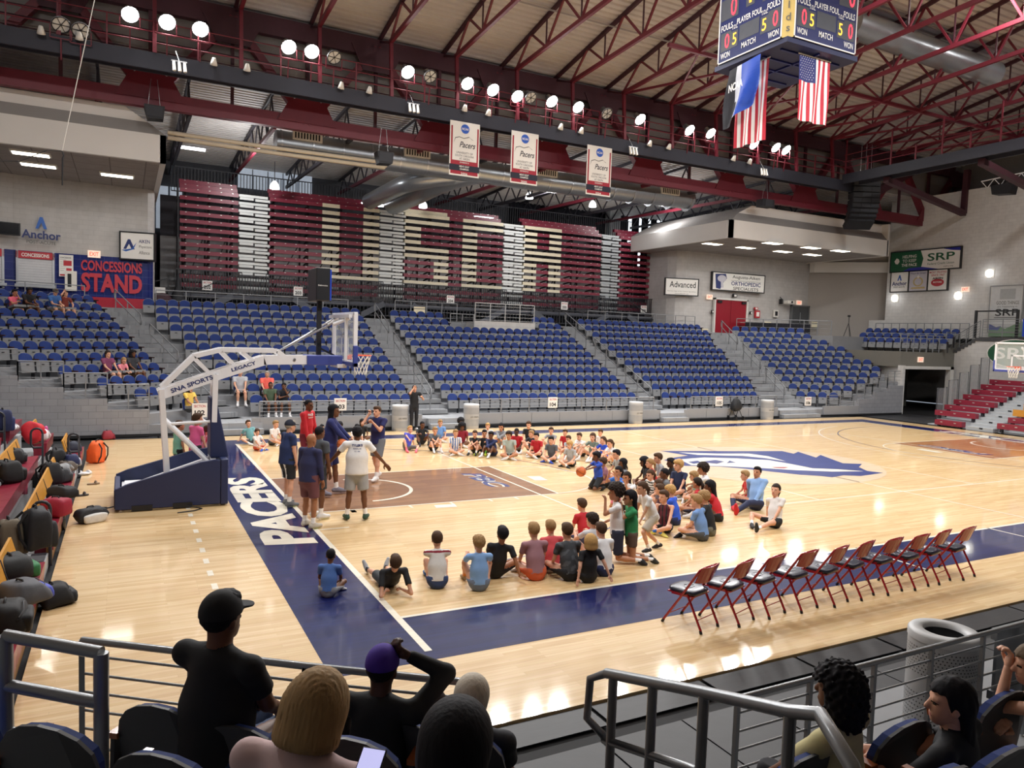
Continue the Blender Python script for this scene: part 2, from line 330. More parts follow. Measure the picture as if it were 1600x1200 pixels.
for i in range(22): struct('wall_front_panel', MB().box(-3+1.33*i+.02, -3+1.33*(i+1)-.02, VW-.138, VW-.119, .12, .5), M_BOWLW, 'panel %d of the low front wall' % (i+1)) if not any(a < -3+1.33*i+.7 < b for a, b in ((-4, 1.4), (6.6, 9), (17.9, 20), (25.4, 29))) else None
# stepped grey walls where the angled corner sections run out over the court
M_BLOCK = tiles('grey_block', 'a0a2a8', '9a9ca2', '7c7e84', .41, .205, .006, 'xz', .6, .25)
# balcony above the vomitory
M_BALC = mat('taupe_balcony_paint', '75736c', .65, var=.06)
struct('floor_balcony', MB().box(35.1, 40.3, 17.95, 27, 2.62, 3.46), M_BALC, 'taupe balcony slab above the exit passage')
M_W = tiles('white_block', 'e4e3e1', 'dfdedc', 'c9c8c6', .41, .205, .006, 'yz', .6, .2)
M_WX = tiles('white_block_x', 'd8d7d5', 'd2d1cf', 'b9b8b6', .41, .205, .006, 'xz', .6, .2)
struct('wall_passage_left', MB().add([(35.1, 17.8, 0), (36.3, 21.5, 0), (36.3, 21.5, 2.62), (35.1, 17.8, 2.62)], [(0, 1, 2, 3)]).box(35.0, 35.25, 17.72, 18.0, 0, 2.7), M_W)
struct('wall_passage_back', MB().box(36, 41, 21.5, 21.7, 0, 2.62), M_BALC); struct('trim_passage', MB().box(35.05, 39.6, 17.7, 17.95, 2.5, 2.66).box(39.3, 39.6, 17.7, 18.0, 0, 2.66), mat('white_trim', 'd9d8d4', .5))
d = thing('door_1', 'dark grey double exit door in the passage under the balcony', 'door', (0, 0, 0), kind='structure')
M_DG = mat('dark_grey_door', '4b4d50', .45, var=.06)
for x in (36.5, 37.95): MB().box(x, x+1.42, 21.4, 21.48, 0, 2.2).build('door_leaf', M_DG, d)
MB().box(36.38, 36.48, 21.35, 21.5, 0, 2.32).box(39.4, 39.5, 21.35, 21.5, 0, 2.32).box(36.38, 39.5, 21.35, 21.5, 2.22, 2.34).build('door_frame', mat('door_frame_grey', '6a6c6e', .5), d)
MB().tube([(36.7, 21.32, 1.02), (37.85, 21.32, 1.02)], .03).tube([(38.05, 21.32, 1.02), (39.2, 21.32, 1.02)], .03).box(37.75, 37.9, 21.3, 21.4, .95, 1.12).box(38.0, 38.15, 21.3, 21.4, .95, 1.12).build('push_bar', mat('steel', 'b9bcc0', .3, .9), d)
MB().box(36.9, 37.5, 21.36, 21.4, 2.02, 2.14).build('door_closer', mat('steel', 'b9bcc0', .3, .9), d)
# ================================================================== setting: walls behind
struct('wall_back', MB().box(-14, 46, 37, 37.3, 0, 14), mat('dark_back_wall', '55565c', .8), 'dim wall behind the upper bleachers')
struct('wall_left', MB().box(-14.3, -14, -22, 37, 0, 19), M_W, 'painted block side wall behind the bench rows'); struct('wall_right', MB().box(46, 46.3, -22, 37, 0, 19), mat('grey_end_wall', '8b8987', .8), 'grey end wall'); struct('wall_near', MB().box(-14, 46, -22.3, -22, 0, 19), mat('dark_near_wall', '4a4a4c', .8), 'dark wall behind the viewer')
M_ACC = tiles('warm_block', 'c9c4be', 'c4bfb9', 'b0aaa4', .41, .205, .005, 'xz', .65, .2)
M_GREYB = tiles('pale_block', 'cbc8c6', 'c6c3c1', 'b2afad', .41, .205, .005, 'xz', .65, .2)
def wall_poly(name, pts, z0, z1, m, label=None, t=.2):
    mb = MB()
    for (a, b), (c, e) in zip(pts, pts[1:]): mb.add([(a, b, z0), (c, e, z0), (c, e, z1), (a, b, z1), (a, b+t, z0), (c, e+t, z0), (c, e+t, z1), (a, b+t, z1)], [(0, 1, 2, 3), (7, 6, 5, 4), (3, 2, 6, 7), (0, 4, 5, 1), (0, 3, 7, 4), (1, 5, 6, 2)])
    return struct(name, mb, m, label)
LW = [(-14, 26.4), (-10.5, 27.3), (-7.2, 28.3), (-5.7, 28.5), (-2.2, 28.5), (-1.98, 28.75), (-1.9, 29.2), (-1.9, 34)]
wall_poly('wall_concession', LW, 4.2, 10.2, M_GREYB, 'pale block wall above the concession stand')
M_BLUET = tiles('blue_glazed_tile', '1d2d7c', '1a2870', '3d4a8c', .3, .3, .012, 'xz', .25, .4, .0)
wall_poly('wall_concession_blue', [(x, y-.03) for x, y in LW[:6]], 4.27, 6.50, M_BLUET, 'blue glazed tile band of the concession stand', .02)
wall_poly('trim_concession_red', [(-4.9, 28.44), (-2.25, 28.44)], 4.27, 4.72, mat('red_glazed', 'b02a3c', .3), 'red band along the foot of the blue tile wall', .02)
RW = [(27.6, 31.2), (27.62, 29.2), (27.85, 28.6), (28.4, 28.3), (39.3, 28.2)]
wall_poly('wall_far_right', RW, 4.2, 9.8, M_GREYB, 'cream block wall with the red door')
wall_poly('wall_corner', [(39.3, 28.2), (43.2, 24.2)], 4.2, 12, mat('warm_plain_wall', 'a39d97', .7, var=.03), 'warm grey corner wall')
struct('wall_banner', MB().box(42, 42.4, -14, 24.1, 4.35, 13.3).box(42, 42.4, 24.1, 25.3, 4.2, 5.5), M_W, 'tall white block wall with hanging signs')
wbe = MB().box(39.95, 40.4, -14, 16.6, 0, 4.19)
for i in range(8): wbe.box(39.95, 40.4, 16.6+.2*i, 16.8+.2*i, 0, 4.2-.118*i)
struct('wall_bench_end', wbe, M_W, 'white block wall behind the red bench rows')
struct('floor_upper_walk', MB().box(39.9, 42.2, -14, 16.6, 4.2, 4.42), mat('dark_walk', '4c4d50', .7), 'upper walkway slab')
mb = MB()
for i in range(8): mb.box(39.9, 41.4, 16.6+.2*i, 16.6+.2*(i+1), 4.2-.118*i, 4.38-.118*i)
struct('floor_walk_steps', mb, mat('dark_walk', '4c4d50', .7), 'grey steps rising to the upper walkway')
# soffit blocks either side of the upper bleachers
M_SOF = tiles('ceiling_tile', 'a9a29c', 'a39c96', '77716c', 1.2, 1.2, .02, 'xy', .8, .2, 0)
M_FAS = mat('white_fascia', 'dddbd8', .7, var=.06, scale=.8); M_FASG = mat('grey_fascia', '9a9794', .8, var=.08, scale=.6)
struct('ceiling_concession', MB().box(-14, -1.75, 22.1, 34, 9.58, 9.66), M_SOF); struct('ceiling_far_right', MB().box(26.1, 39.0, 22.1, 31, 9.36, 9.44), M_SOF)
struct('trim_fascia_left', MB().box(-14, -1.75, 22, 22.2, 9.56, 10.55).box(-1.95, -1.75, 22, 34, 9.56, 10.55), M_FAS)
struct('trim_fascia_left_upper', MB().add([(-14, 22.25, 11.0), (-2.35, 22.25, 11.0), (-3.1, 22.25, 11.46), (-14, 22.25, 11.46)], [(0, 1, 2, 3)]).box(-14, -3.1, 22.26, 22.5, 10.5, 11.44), M_FAS, fix=False)
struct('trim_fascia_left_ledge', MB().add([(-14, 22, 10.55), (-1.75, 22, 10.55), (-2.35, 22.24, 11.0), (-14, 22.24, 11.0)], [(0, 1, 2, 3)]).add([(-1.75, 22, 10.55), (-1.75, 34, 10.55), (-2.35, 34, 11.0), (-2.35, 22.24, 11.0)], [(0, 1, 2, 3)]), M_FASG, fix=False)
struct('trim_fascia_right', MB().box(26, 39.0, 22, 22.2, 9.34, 10.3).box(38.9, 39.1, 22, 28.2, 9.34, 11.3).box(26, 26.2, 22, 31, 9.34, 10.3), M_FAS)
struct('trim_fascia_right_upper', MB().add([(26.9, 22.45, 10.8), (39.0, 22.45, 10.8), (39.0, 22.45, 11.3), (27.9, 22.45, 11.3)], [(0, 1, 2, 3)]).box(27.9, 39.0, 22.46, 22.7, 10.3, 11.28), M_FAS, fix=False)
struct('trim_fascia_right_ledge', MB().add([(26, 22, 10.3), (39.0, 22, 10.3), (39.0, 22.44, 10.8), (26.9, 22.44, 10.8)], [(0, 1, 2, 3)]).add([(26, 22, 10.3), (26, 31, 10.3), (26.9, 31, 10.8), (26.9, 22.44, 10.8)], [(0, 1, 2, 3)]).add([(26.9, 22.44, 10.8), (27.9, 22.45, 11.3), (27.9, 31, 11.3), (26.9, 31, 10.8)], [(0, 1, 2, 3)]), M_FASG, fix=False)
mb = MB().add([(39.2, 28.1, 8.7), (43.2, 24.0, 8.7), (43.2, 24.0, 9.4), (39.2, 28.1, 9.4), (39.2, 27.7, 8.7), (43.2, 23.6, 8.7), (43.2, 23.6, 9.4), (39.2, 27.7, 9.4)], [(0, 1, 2, 3), (4, 5, 6, 7), (0, 1, 5, 4), (0, 3, 7, 4)]); struct('trim_corner_beam', mb, M_FAS)
# recessed ceiling panels
M_PAN = mat('lit_panel', 'fff3e0', .5, emit=5)
def ceil_panel(px, py, z, n, lab, g, pw=60):
    p = at(px, py, z=z); t = thing('ceiling_light', lab, 'ceiling light', (p[0], p[1], z), group=g)
    MB().box(-.62, .62, -.32, .32, -.05, .02).build('frame', mat('white_trim', 'd9d8d4', .5), t); MB().box(-.56, .56, -.26, .26, -.06, -.048).build('diffuser', M_PAN, t)
    area((p[0], p[1], z-.12), 1.1, .5, pw)
for i, (px, py) in enumerate([(48, 239), (60, 257), (183, 273)]): ceil_panel(px, py, 9.57, i, ['recessed panel light nearest the fascia over the concession stand', 'recessed panel light behind the front one over the concession stand', 'recessed panel light near the end of the concession soffit'][i], 'panel lights over the concession stand', 25)
RL = [(1113, 380), (1165, 386), (1207, 379), (1223, 392), (1267, 386), (1269, 397), (1313, 391)]
for i, (px, py) in enumerate(RL): ceil_panel(px, py, 9.35, i, ORD[i]+' recessed panel light along the cream soffit, counted from the bleachers', 'panel lights over the red door', 40)
# ================================================================== setting: roof
M_DECK = mat('ribbed_roof_deck', 'cbc7c5', .6, var=.08, scale=1.5); M_MAR = mat('maroon_steel', '6b1c2c', .5, var=.12, scale=3); M_MARD = mat('dark_maroon_steel', '45202b', .6, var=.15)
def deck(v0, z0, v1, z1, name, label, pitch=.3):
    n = int(abs(v1-v0)/pitch); P = []; mb = MB()
    for i in range(n+1):
        for t, d in ((0, 0), (.45, 0), (.55, .07), (.95, .07)):
            f = min(1, (i+t)/n); P.append((v0+(v1-v0)*f, z0+(z1-z0)*f+d))
    vs = [(x, a, b) for a, b in P for x in (-14, 46)]
    mb.add(vs, [(2*i, 2*i+1, 2*i+3, 2*i+2) for i in range(len(P)-1)]); return struct(name, mb, M_DECK, label, False)
deck(22.3, 15.7, 7.6, 18.45, 'ceiling_main', 'ribbed metal roof deck above the court'); deck(7.6, 18.45, -7.1, 15.7, 'ceiling_near', 'ribbed metal roof deck over the near side')
deck(22.3, 13.3, 37, 12.7, 'ceiling_low', 'lower ribbed roof over the upper bleachers'); struct('ceiling_viewer', MB().box(-14, 46, -22, -7.1, 13, 13.3), M_DECK)
struct('wall_clerestory', MB().box(-14, 46, 22.3, 22.4, 13.3, 15.7).box(-14, 46, -7.2, -7.1, 13.3, 15.7), mat('clerestory_grey', '8f8b88', .8))
JU = [3.45+2.82*i for i in range(-4, 14)]
for i, u in enumerate(JU):
    t = thing('roof_truss', 'maroon roof truss %s from the bench end of the hall' % ORD[i], 'roof truss', group='roof trusses', kind='structure')
    B = [(u, v, 15.1+.05*(20.6-v)) for v in (20.6, 18.0, 15.4, 12.8, 10.2, 7.6, 5)]; zt = lambda v: 15.62+.187*(22.3-v) if v > 7.6 else 15.62+.187*(22.3-15.2+v)
    MB().bar(B[0], B[-1], .13, .16).build('bottom_chord', M_MAR, t)
    MB().bar((u, 22.2, zt(22.2)), (u, 7.6, zt(7.6)), .12, .16).build('top_chord', M_MARD, t)
    for j in range(6):
        a, b = B[j], B[j+1]; mv = (a[1]+b[1])/2
        MB().bar(a, (u, mv, zt(mv)), .08).build('web_member', M_MAR, t); MB().bar(b, (u, mv, zt(mv)), .08).build('web_member', M_MAR, t); MB().bar(b, (u, b[1], zt(b[1])), .05).build('web_member', M_MARD, t)
    MB().bar((u, 22.2, zt(22.2)), B[0], .09).build('web_member', M_MARD, t)
for v in (18.0, 12.8): struct('trim_roof_brace', MB().bar((-14, v-.6, zt(v-.6)-.12), (46, v-.6, zt(v-.6)-.12), .05), mat('pale_conduit', 'a8a4a2', .5))
for j in range(5, 13):     # horizontal cross bracing between the trusses at the far end
    struct('trim_roof_brace', MB().bar((JU[j+4], 20.4, 15.05), (JU[min(17, j+5)], 15.4, 15.3), .09).bar((JU[j+4], 15.4, 15.3), (JU[min(17, j+5)], 20.4, 15.05), .07), M_MAR)
struct('trim_roof_brace', MB().bar((16, 15.4, 15.32), (46, 15.4, 15.32), .14), M_MAR)
# main girder over the far stand
g = thing('main_girder', 'deep maroon girder with gusset plates above the far stand', 'girder', kind='structure')
zb, ztp = 11.75, 15.25
MB().box(-14, 45, 21.85, 22.15, zb-.28, zb+.28).build('bottom_chord', M_MAR, g); MB().box(-14, 45, 21.85, 22.15, ztp-.35, ztp+.35).build('top_chord', M_MARD, g)
GN = [-2.27+5.6*i for i in range(-2, 9)]
for i, u in enumerate(GN):
    for du in (-2.8, 2.8): MB().bar((u, 22, zb), (u+du, 22, ztp), .28, .34, up=(0, 1, 0)).build('diagonal', M_MAR, g)
    MB().prism([(u-1.15, zb), (u-.75, zb+.75), (u-.3, zb+1.0), (u+.3, zb+1.0), (u+.75, zb+.75), (u+1.15, zb)], 21.8, 21.84, 'y').build('gusset_plate', M_MAR, g)
    MB().prism([(u+1.7, ztp), (u+2.2, ztp-1.0), (u+3.4, ztp-1.0), (u+3.9, ztp)], 21.8, 21.84, 'y').build('gusset_plate', M_MARD, g)
    MB().bar((u, 22, zb), (u, 22, ztp), .14).bar((u+2.8, 22, zb), (u+2.8, 22, ztp), .12).build('vertical_post', M_MARD, g)
# lower trusses over the upper bleachers
M_DKS = mat('dark_steel', '37343c', .6, var=.1)
for i in range(13):
    u = -4+3.1*i
    t = thing('rear_truss', 'dark roof truss %s along the bleacher bay, from the concession end' % ORD[i], 'roof truss', group='trusses over the upper bleachers', kind='structure')
    MB().bar((u, 22.5, 11.6), (u, 36.8, 11.9), .12, .16).build('bottom_chord', M_DKS if i % 2 else M_MAR, t); MB().bar((u, 22.5, 13.1), (u, 36.8, 12.65), .1, .14).build('top_chord', M_DKS, t)
    for j in range(8): MB().bar((u, 22.6+1.75*j, 11.6+.036*j), (u, 23.4+1.75*j, 13.0-.05*j), .06).bar((u, 23.4+1.75*j, 13.0-.05*j), (u, 24.3+1.75*j, 11.66+.036*j), .06).build('web_member', M_DKS, t)
# near girder and catwalk are behind the viewer's upper frame edge; the far catwalk
cw = thing('catwalk', 'dark lighting catwalk with maroon railing hung along the far stand', 'catwalk', kind='structure')
M_CWF = mat('catwalk_fascia', '2b2d3a', .6, var=.1)
zc = 12.9
zc2 = 13.2
MB().box(-14, 33.2, 20.25, 20.35, 12.33, zc).box(-14, 33.2, 21.2, 21.28, 12.5, zc).build('fascia_beam', M_CWF, cw)
MB().box(-14, 33.2, 20.35, 21.2, zc-.08, zc-.03).build('walkway', mat('maroon_grating', '5a2430', .7), cw)
for z in (.35, .7, 1.05): MB().tube([(-14, 20.3, zc+z), (33.2, 20.3, zc+z)], .022, 6).build('rail', M_MAR, cw); MB().tube([(-14, 21.2, zc+z), (33.2, 21.2, zc+z)], .022, 6).build('rail', M_MARD, cw)
for i in range(33): MB().bar((-13.5+1.41*i, 20.3, zc), (-13.5+1.41*i, 20.3, zc+1.05), .045).build('rail_post', M_MAR, cw)
for u in JU:
    if u < 33: MB().bar((u, 20.3, zc), (u, 20.5, 15.1), .13).build('hanger', M_MAR, cw)
cw2 = thing('catwalk', 'dark catwalk crossing the hall at the red-bench end', 'catwalk', kind='structure')
MB().box(32.4, 32.5, 2, 20.3, 12.68, zc2).box(33.3, 33.4, 2, 20.3, 12.68, zc2).box(32.5, 33.3, 2, 20.3, zc2-.1, zc2-.03).build('fascia_beam', M_CWF, cw2)
for z in (.35, .7, 1.05): MB().tube([(32.45, 2, zc2+z), (32.45, 20.3, zc2+z)], .022, 6).build('rail', M_MAR, cw2)
for i in range(14): MB().bar((32.45, 2.2+1.38*i, zc), (32.45, 2.2+1.38*i, zc+1.05+(i % 2)*1.1), .06).build('rail_post', M_MAR, cw2)
for v in (3, 8, 13, 18): struct('trim_end_brace', MB().bar((33, v, 12.6), (41.9, v+1.2, 11.9), .3).bar((41.9, v+1.2, 11.9), (42, v+1.2, 14.5), .3), M_MARD)
struct('trim_end_brace', MB().bar((35, 22, 11.75), (40.5, 21, 15), .45), M_MARD)
# ================================================================== retractable upper bleachers with the letters
M_PLM = mat('maroon_plank', '7a2036', .4, var=.08); M_PLT = mat('cream_plank', 'e3d9bf', .45, var=.05); M_PLW = mat('white_step', 'dde1e0', .45, var=.05); M_PLG = mat('grey_step', 'a9aeb1', .45, var=.05)
M_BFR = mat('bleacher_frame', '26262c', .6); M_BOLT = mat('bolt_plate', 'c9c4c0', .4, .6)
US = dict(zip([281, 372, 421, 503, 530, 567, 592, 632, 657, 678, 701, 722, 745, 785, 818, 838, 857, 876, 938, 967, 1020], [-.75, 1.92, 3.43, 6.09, 7.01, 8.29, 9.19, 10.65, 11.59, 12.40, 13.29, 14.13, 15.06, 16.73, 18.16, 19.04, 19.89, 20.76, 23.71, 25.15, 27.88]))
# rows from the bottom (1) to the top (13): m maroon, t cream
def rowcols(bank):
    R = []
    for r in range(1, 14):
        if bank == 0: c = [(281, 372, 'm')]
        elif bank == 1: c = [(421, 503, 'm'), (503, 592, 't')] if r == 1 else [(421, 503, 'm'), (503, 530, 't'), (530, 567, 'm'), (567, 592, 't')] if r < 12 else [(421, 592, 'm')]
        elif bank == 2:
            s = [(632, 701, 't'), (701, 722, 'm')] if r in (1, 5, 6, 10, 11) else [(632, 678, 'm'), (678, 701, 't'), (701, 722, 'm')] if r < 5 else [(632, 657, 't'), (657, 722, 'm')]
            q = [(722, 785, 't')] if r in (1, 10, 11) else [(722, 745, 't'), (745, 785, 'm')]
            c = s+q if r < 12 else [(632, 701, 't'), (701, 785, 'm')] if r == 12 else [(632, 785, 'm')]
        elif bank == 3:
            c = [(818, 876, 't'), (876, 938, 'm')] if r in (6, 7, 11) else [(818, 838, 't'), (838, 857, 'm'), (857, 876, 't'), (876, 938, 'm')] if r < 11 else [(818, 938, 'm')]
        else: c = [(967, 1020, 'm')]
        R.append(c)
    return R
_pm = {}
def plank(u0, u1, z, v, key, par):
    k = (round(u1-u0, 3), key)
    if k not in _pm:
        L = u1-u0; a, b = (-.105, .09) if key in 'mt' else (-.07, .055); mb = MB().hexa([(0, 0, a), (L, 0, a), (L, .2, a+.03), (0, .2, a+.03), (0, 0, b), (L, .0, b), (L, .2, b+.012), (0, .2, b+.012)])
        n = max(1, int(L/.45)) if key in 'mt' else 0
        for i in range(n): x = (i+.5)*L/n; mb.box(x-.035, x+.035, -.006, .0, .04, .065, 1)
        _pm[k] = mb.mesh('seat_plank', [{'m': M_PLM, 't': M_PLT, 'w': M_PLW, 'g': M_PLG}[key], M_BOLT])
    o = bpy.data.objects.new('seat_plank' if key in 'mt' else 'step_plank', _pm[k]); COL.objects.link(o); o.parent = par; o.location = (u0, v, z)
BANKS = [(281, 372), (421, 592), (632, 785), (818, 938), (967, 1020)]; AISL = [(372, 421, 'w'), (592, 632, 'w'), (785, 818, 'w'), (938, 967, 'g')]
BN = ['beside the concession block, all maroon', 'with the cream letter U', 'with the cream letters S and C', 'with the cream letter A', 'beside the cream wall, all maroon']
for b, (p0, p1) in enumerate(BANKS):
    t = thing('upper_bleacher', 'closed upper bleacher bank %s' % BN[b], 'bleacher', group='closed bleacher banks on the upper deck')
    for r, cs in enumerate(rowcols(b)):
        z = 6.45+.372*r if r < 11 else 10.17+.26*(r-10); v = 31+.0*r if r < 11 else 31+.35*(r-10)
        for a, c, key in cs: plank(US[a], US[c], z, v, key, t)
    for z in (5.62, 6.03): plank(US[p0], US[p1], z, 31.15, 'm', t)
    mb = MB(); u0, u1 = US[p0], US[p1]; n = max(2, int((u1-u0)/1.5))
    for i in range(n+1):
        u = u0+.25+(u1-u0-.5)*i/n; mb.bar((u, 31.4, 5.2), (u, 31.4, 10.3), .09).bar((u, 31.4, 5.2), (u, 33.6, 5.2), .08)
        for r in range(0, 11, 1): mb.bar((u, 31.35, 6.4+.372*r), (u, 32.3, 6.3+.372*r), .07)
        mb.bar((u, 33.4, 5.2), (u, 33.4, 9.6), .09)
        if i < n: mb.bar((u, 32.4, 5.3), (u+(u1-u0-.5)/n, 32.4, 8.6), .05)
    mb.build('understructure', M_BFR, t)
    if b in (0, 4):
        u = u0-.08 if b == 0 else u1+.08; mb = MB()
        for i in range(14): mb.bar((u, 31.0, 5.2+.37*i), (u, 31.7, 5.6+.37*i), .04).bar((u, 31.7, 5.2+.37*i), (u, 31.0, 5.6+.37*i), .04)
        mb.bar((u, 31, 5.2), (u, 31, 10.5), .06).bar((u, 31.7, 5.2), (u, 31.7, 10.5), .06).build('end_frame', M_BFR, t)
for a, (p0, p1, key) in enumerate(AISL):
    t = thing('bleacher_aisle', '%s of folded steps between closed bleacher banks, %s from the concession end' % ('grey column' if key == 'g' else 'white column', ORD[a]), 'steps', group='folded aisle steps of the upper bleachers')
    u0, u1 = US[p0], US[p1]; um = (u0+u1)/2
    for r in range(11):
        z = 6.45+.372*r
        plank(u0+.02, u1-.1, z+.02, 31.0, key, t); plank(u0+.05, um-.04, z-.13, 30.92, key, t); plank(um+.04, u1, z-.16, 30.9, key, t)
    for z in (5.62, 6.03): plank(u0, u1, z, 31.0, key, t)
struct('wall_bleacher_back', MB().box(-1.5, 28.5, 33.9, 34.0, 4.27, 8.2), mat('pale_backing', 'b7b6b8', .8), 'pale panel wall behind the closed bleachers')
struct('wall_bleacher_dark', MB().box(-1.5, 28.5, 34.05, 34.15, 4.27, 10.3), M_DKS, 'dark backing sheet behind the closed bleachers')  # dark sheet set behind so the upper gaps between planks look black
M_RAILD = mat('dark_rail', '2c2d34', .5, var=.08)
def picket_rail(name, label, u0, u1, v, z0, z1, sp=.125, extra=None):
    t = thing(name, label, 'railing'); mb = MB()
    n = int((u1-u0)/sp)
    for i in range(n+1): mb.bar((u0+(u1-u0)*i/n, v, z0), (u0+(u1-u0)*i/n, v, z1), .034)
    mb.build('pickets', M_RAILD, t)['kind'] = 'stuff'
    MB().bar((u0, v, z1), (u1, v, z1), .05).build('top_rail', M_RAILD, t); MB().bar((u0, v, z0), (u1, v, z0), .05).build('bottom_rail', M_RAILD, t)
    return t
dk = struct('floor_upper_deck', MB().box(-1.3, 28.2, 30.45, 34, 4.95, 5.18), mat('dark_deck_edge', '4a4c55', .6), 'dark deck under the closed bleachers')
for i, (a, b) in enumerate(BANKS): picket_rail('picket_railing', 'dark picket railing in front of the closed bank %s' % BN[i], US[a]-.2, US[b]+.15, 30.6, 5.3, 6.32)
for i, (a, b, k_) in enumerate(AISL): picket_rail('picket_gate', 'dark picket gate before the folded steps, %s from the concession end' % ORD[i], US[a]+.05, US[b]-.05, 30.62, 5.0, 6.2)
picket_rail('slat_skirting', 'dark slatted skirting under the closed bleacher deck', -1.2, 28.1, 30.42, 4.5, 5.0, .2)
picket_rail('back_railing', 'tall dark railing along the top back of the closed bleachers', -1, 28, 33.7, 10.5, 11.75, .16)
for i, (u, s) in enumerate([(1.6, -1), (4.5, 1), (9.3, -1), (10.9, 1), (16.6, -1), (18.4, 1), (23.9, -1), (25.4, 1)]):
    t = thing('deck_stair', 'dark stair stringer and rail from concourse to bleacher deck, %s along' % ORD[i], 'stairs', group='stairs up to the closed bleachers')
    MB().bar((u, 30.2, 5.15), (u+1.6*s, 30.2, 4.3), .08, .3).build('stringer', mat('stringer_grey', '50535b', .5), t); MB().tube([(u, 30.2, 6.15), (u+1.9*s, 30.2, 5.2), (u+1.9*s, 30.2, 4.3)], .025, 6).build('hand_rail', M_RAILD, t)
# windows and curtains at the end of the bleacher bay
wn = thing('window_1', 'tall window bay with daylight between dark curtains', 'window', kind='structure')
MB().box(26.3, 34, 36.85, 36.9, 9.2, 13.2).build('pane', mat('daylight_pane', 'e8f1ff', .4, emit=2.2), wn)
M_CUR = mat('black_curtain', '1b1b24', .9, var=.3, scale=9, stretch=(8, 1, .3))
for i, (a, b) in enumerate([(20.0, 28.75), (29.0, 29.9), (30.1, 30.8), (31.0, 31.65), (31.85, 32.45), (32.9, 33.5), (33.7, 37)]):
    mb = MB(); n = max(4, int((b-a)/.16)); A = [(a+(b-a)*j/n, 36.7+(.06 if j % 2 else -.06), 8.2) for j in range(n+1)]; B = [(x, y, 13.1) for x, y, _ in A]
    mb.add(A+B, [(j, j+1, j+n+2, j+n+1) for j in range(n)]); tag(mb.build('curtain', M_CUR, None, False), 'dark curtain %s from the bleachers across the window bay' % ORD[i], 'curtain', 'dark curtains across the window bay')
struct('trim_column', MB().box(27.2, 28.1, 35.2, 35.8, 4.27, 13), mat('white_column', 'c9ccce', .6), 'white building column behind the bleachers')
w2 = thing('window_2', 'pale louvre window panels high behind the closed bleachers', 'window', kind='structure')
for i in range(5): MB().box(2.6+.85*i, 3.38+.85*i, 36.8, 36.9, 11.6, 13).build('pane', mat('dim_pane', 'c4cfdd', .3, emit=.35), w2)
for i in range(3): MB().box(-2.3+.7*i, -1.7+.7*i, 36.8, 36.9, 8.9, 11.2).build('pane', mat('dim_pane', 'c4cfdd', .3, emit=.35), w2)
# ================================================================== stadium seats
M_SB = mat('blue_upholstery', '133074', .75, var=.10, scale=20, bump=.05); M_SG = mat('grey_seat_plastic', '838588', .5, var=.04); M_SD = mat('dark_seat_metal', '25262b', .5); M_SA = mat('armrest_wood', '4a3026', .35); M_SAO = mat('orange_armrest_wood', '9a5223', .3, coat=.4); M_SHELL = mat('charcoal_seat_shell', '3c3d40', .45)
def seat_parts(near=False):
    """one tip-up seat: local +y is the way the sitter looks, origin on the tread under the back's top edge"""
    def prof(w, zb, zt, y0, y1, t):
        ang = [i*PI/8 for i in range(9)]; h = zt-zb; r = w*.5; hh = h*.42
        P = [(-w*.46, 0), (w*.46, 0)]+[(r*math.cos(a), h-hh+hh*math.sin(a)) for a in ang]
        f = lambda x, z: y0+(y1-y0)*z/h
        c = .035
        A = [(x, f(x, z)+t+c*(1-(2*abs(x)/w)**2)*-1, zb+z) for x, z in P]; B = [(x, f(x, z)-c*(1-(2*abs(x)/w)**2), zb+z) for x, z in P]
        n = len(P); mb = MB().add(A+B, [tuple(range(n))[::-1], tuple(range(n, 2*n))]+[(i, i+n, (i+1) % n+n, (i+1) % n) for i in range(n)])
        return mb
    out = [('backrest', prof(.43, .42, .81, .06, .0, .05), M_SB), ('back_shell', prof(.46, .36, .825, .05, -.01, .018), M_SHELL if near else M_SG)]
    out.append(('seat_pan', MB().hexa([(-.21, .12, .20), (.21, .12, .20), (.21, .19, .20), (-.21, .19, .20), (-.225, .07, .53), (.225, .07, .53), (.225, .15, .53), (-.225, .15, .53)]).box(-.04, .04, .17, .185, .44, .465, 1), [M_SG, M_SD]))
    out.append(('standard', MB().hexa([(-.262, -.02, .0), (-.238, -.02, .0), (-.238, .12, .0), (-.262, .12, .0), (-.262, .0, .6), (-.238, .0, .6), (-.238, .2, .6), (-.262, .2, .6)]), M_SD))
    out.append(('armrest', MB().hexa([(-.275, -.0, .60), (-.225, -.0, .60), (-.23, .30, .585), (-.27, .30, .585), (-.275, -.0, .63), (-.225, -.0, .63), (-.23, .31, .625), (-.27, .31, .625)]), M_SAO if near else M_SA))
    return out
SECW = {'102': 'one-oh-two', '103': 'one-oh-three', '104': 'one-oh-four', '105': 'one-oh-five', '106': 'one-oh-six', '107': 'over the exit'}
SECN = {102: 'one-oh-two', 103: 'one-oh-three', 104: 'one-oh-four', 105: 'one-oh-five', 106: 'one-oh-six', 202: 'two-oh-two', 203: 'two-oh-three', 204: 'two-oh-four', 205: 'two-oh-five', 206: 'two-oh-six'}
SEATS = []  # x, y, z, facing angle deg, label
def row_seats(x, y, z, ang, n, pitch, face, sec, k, stop=None):
    c, s = math.cos(math.radians(ang)), math.sin(math.radians(ang))
    for i in range(n):
        p = (x+i*pitch*c, y+i*pitch*s)
        if stop and stop(*p): continue
        SEATS.append((p[0], p[1], z, face, 'blue tip-up seat in section %s, %s row up, %s from its %s end' % (SECW[sec], ORD[k], ORD[i], 'aisle' if sec in ('102', '107') else 'hoop')))
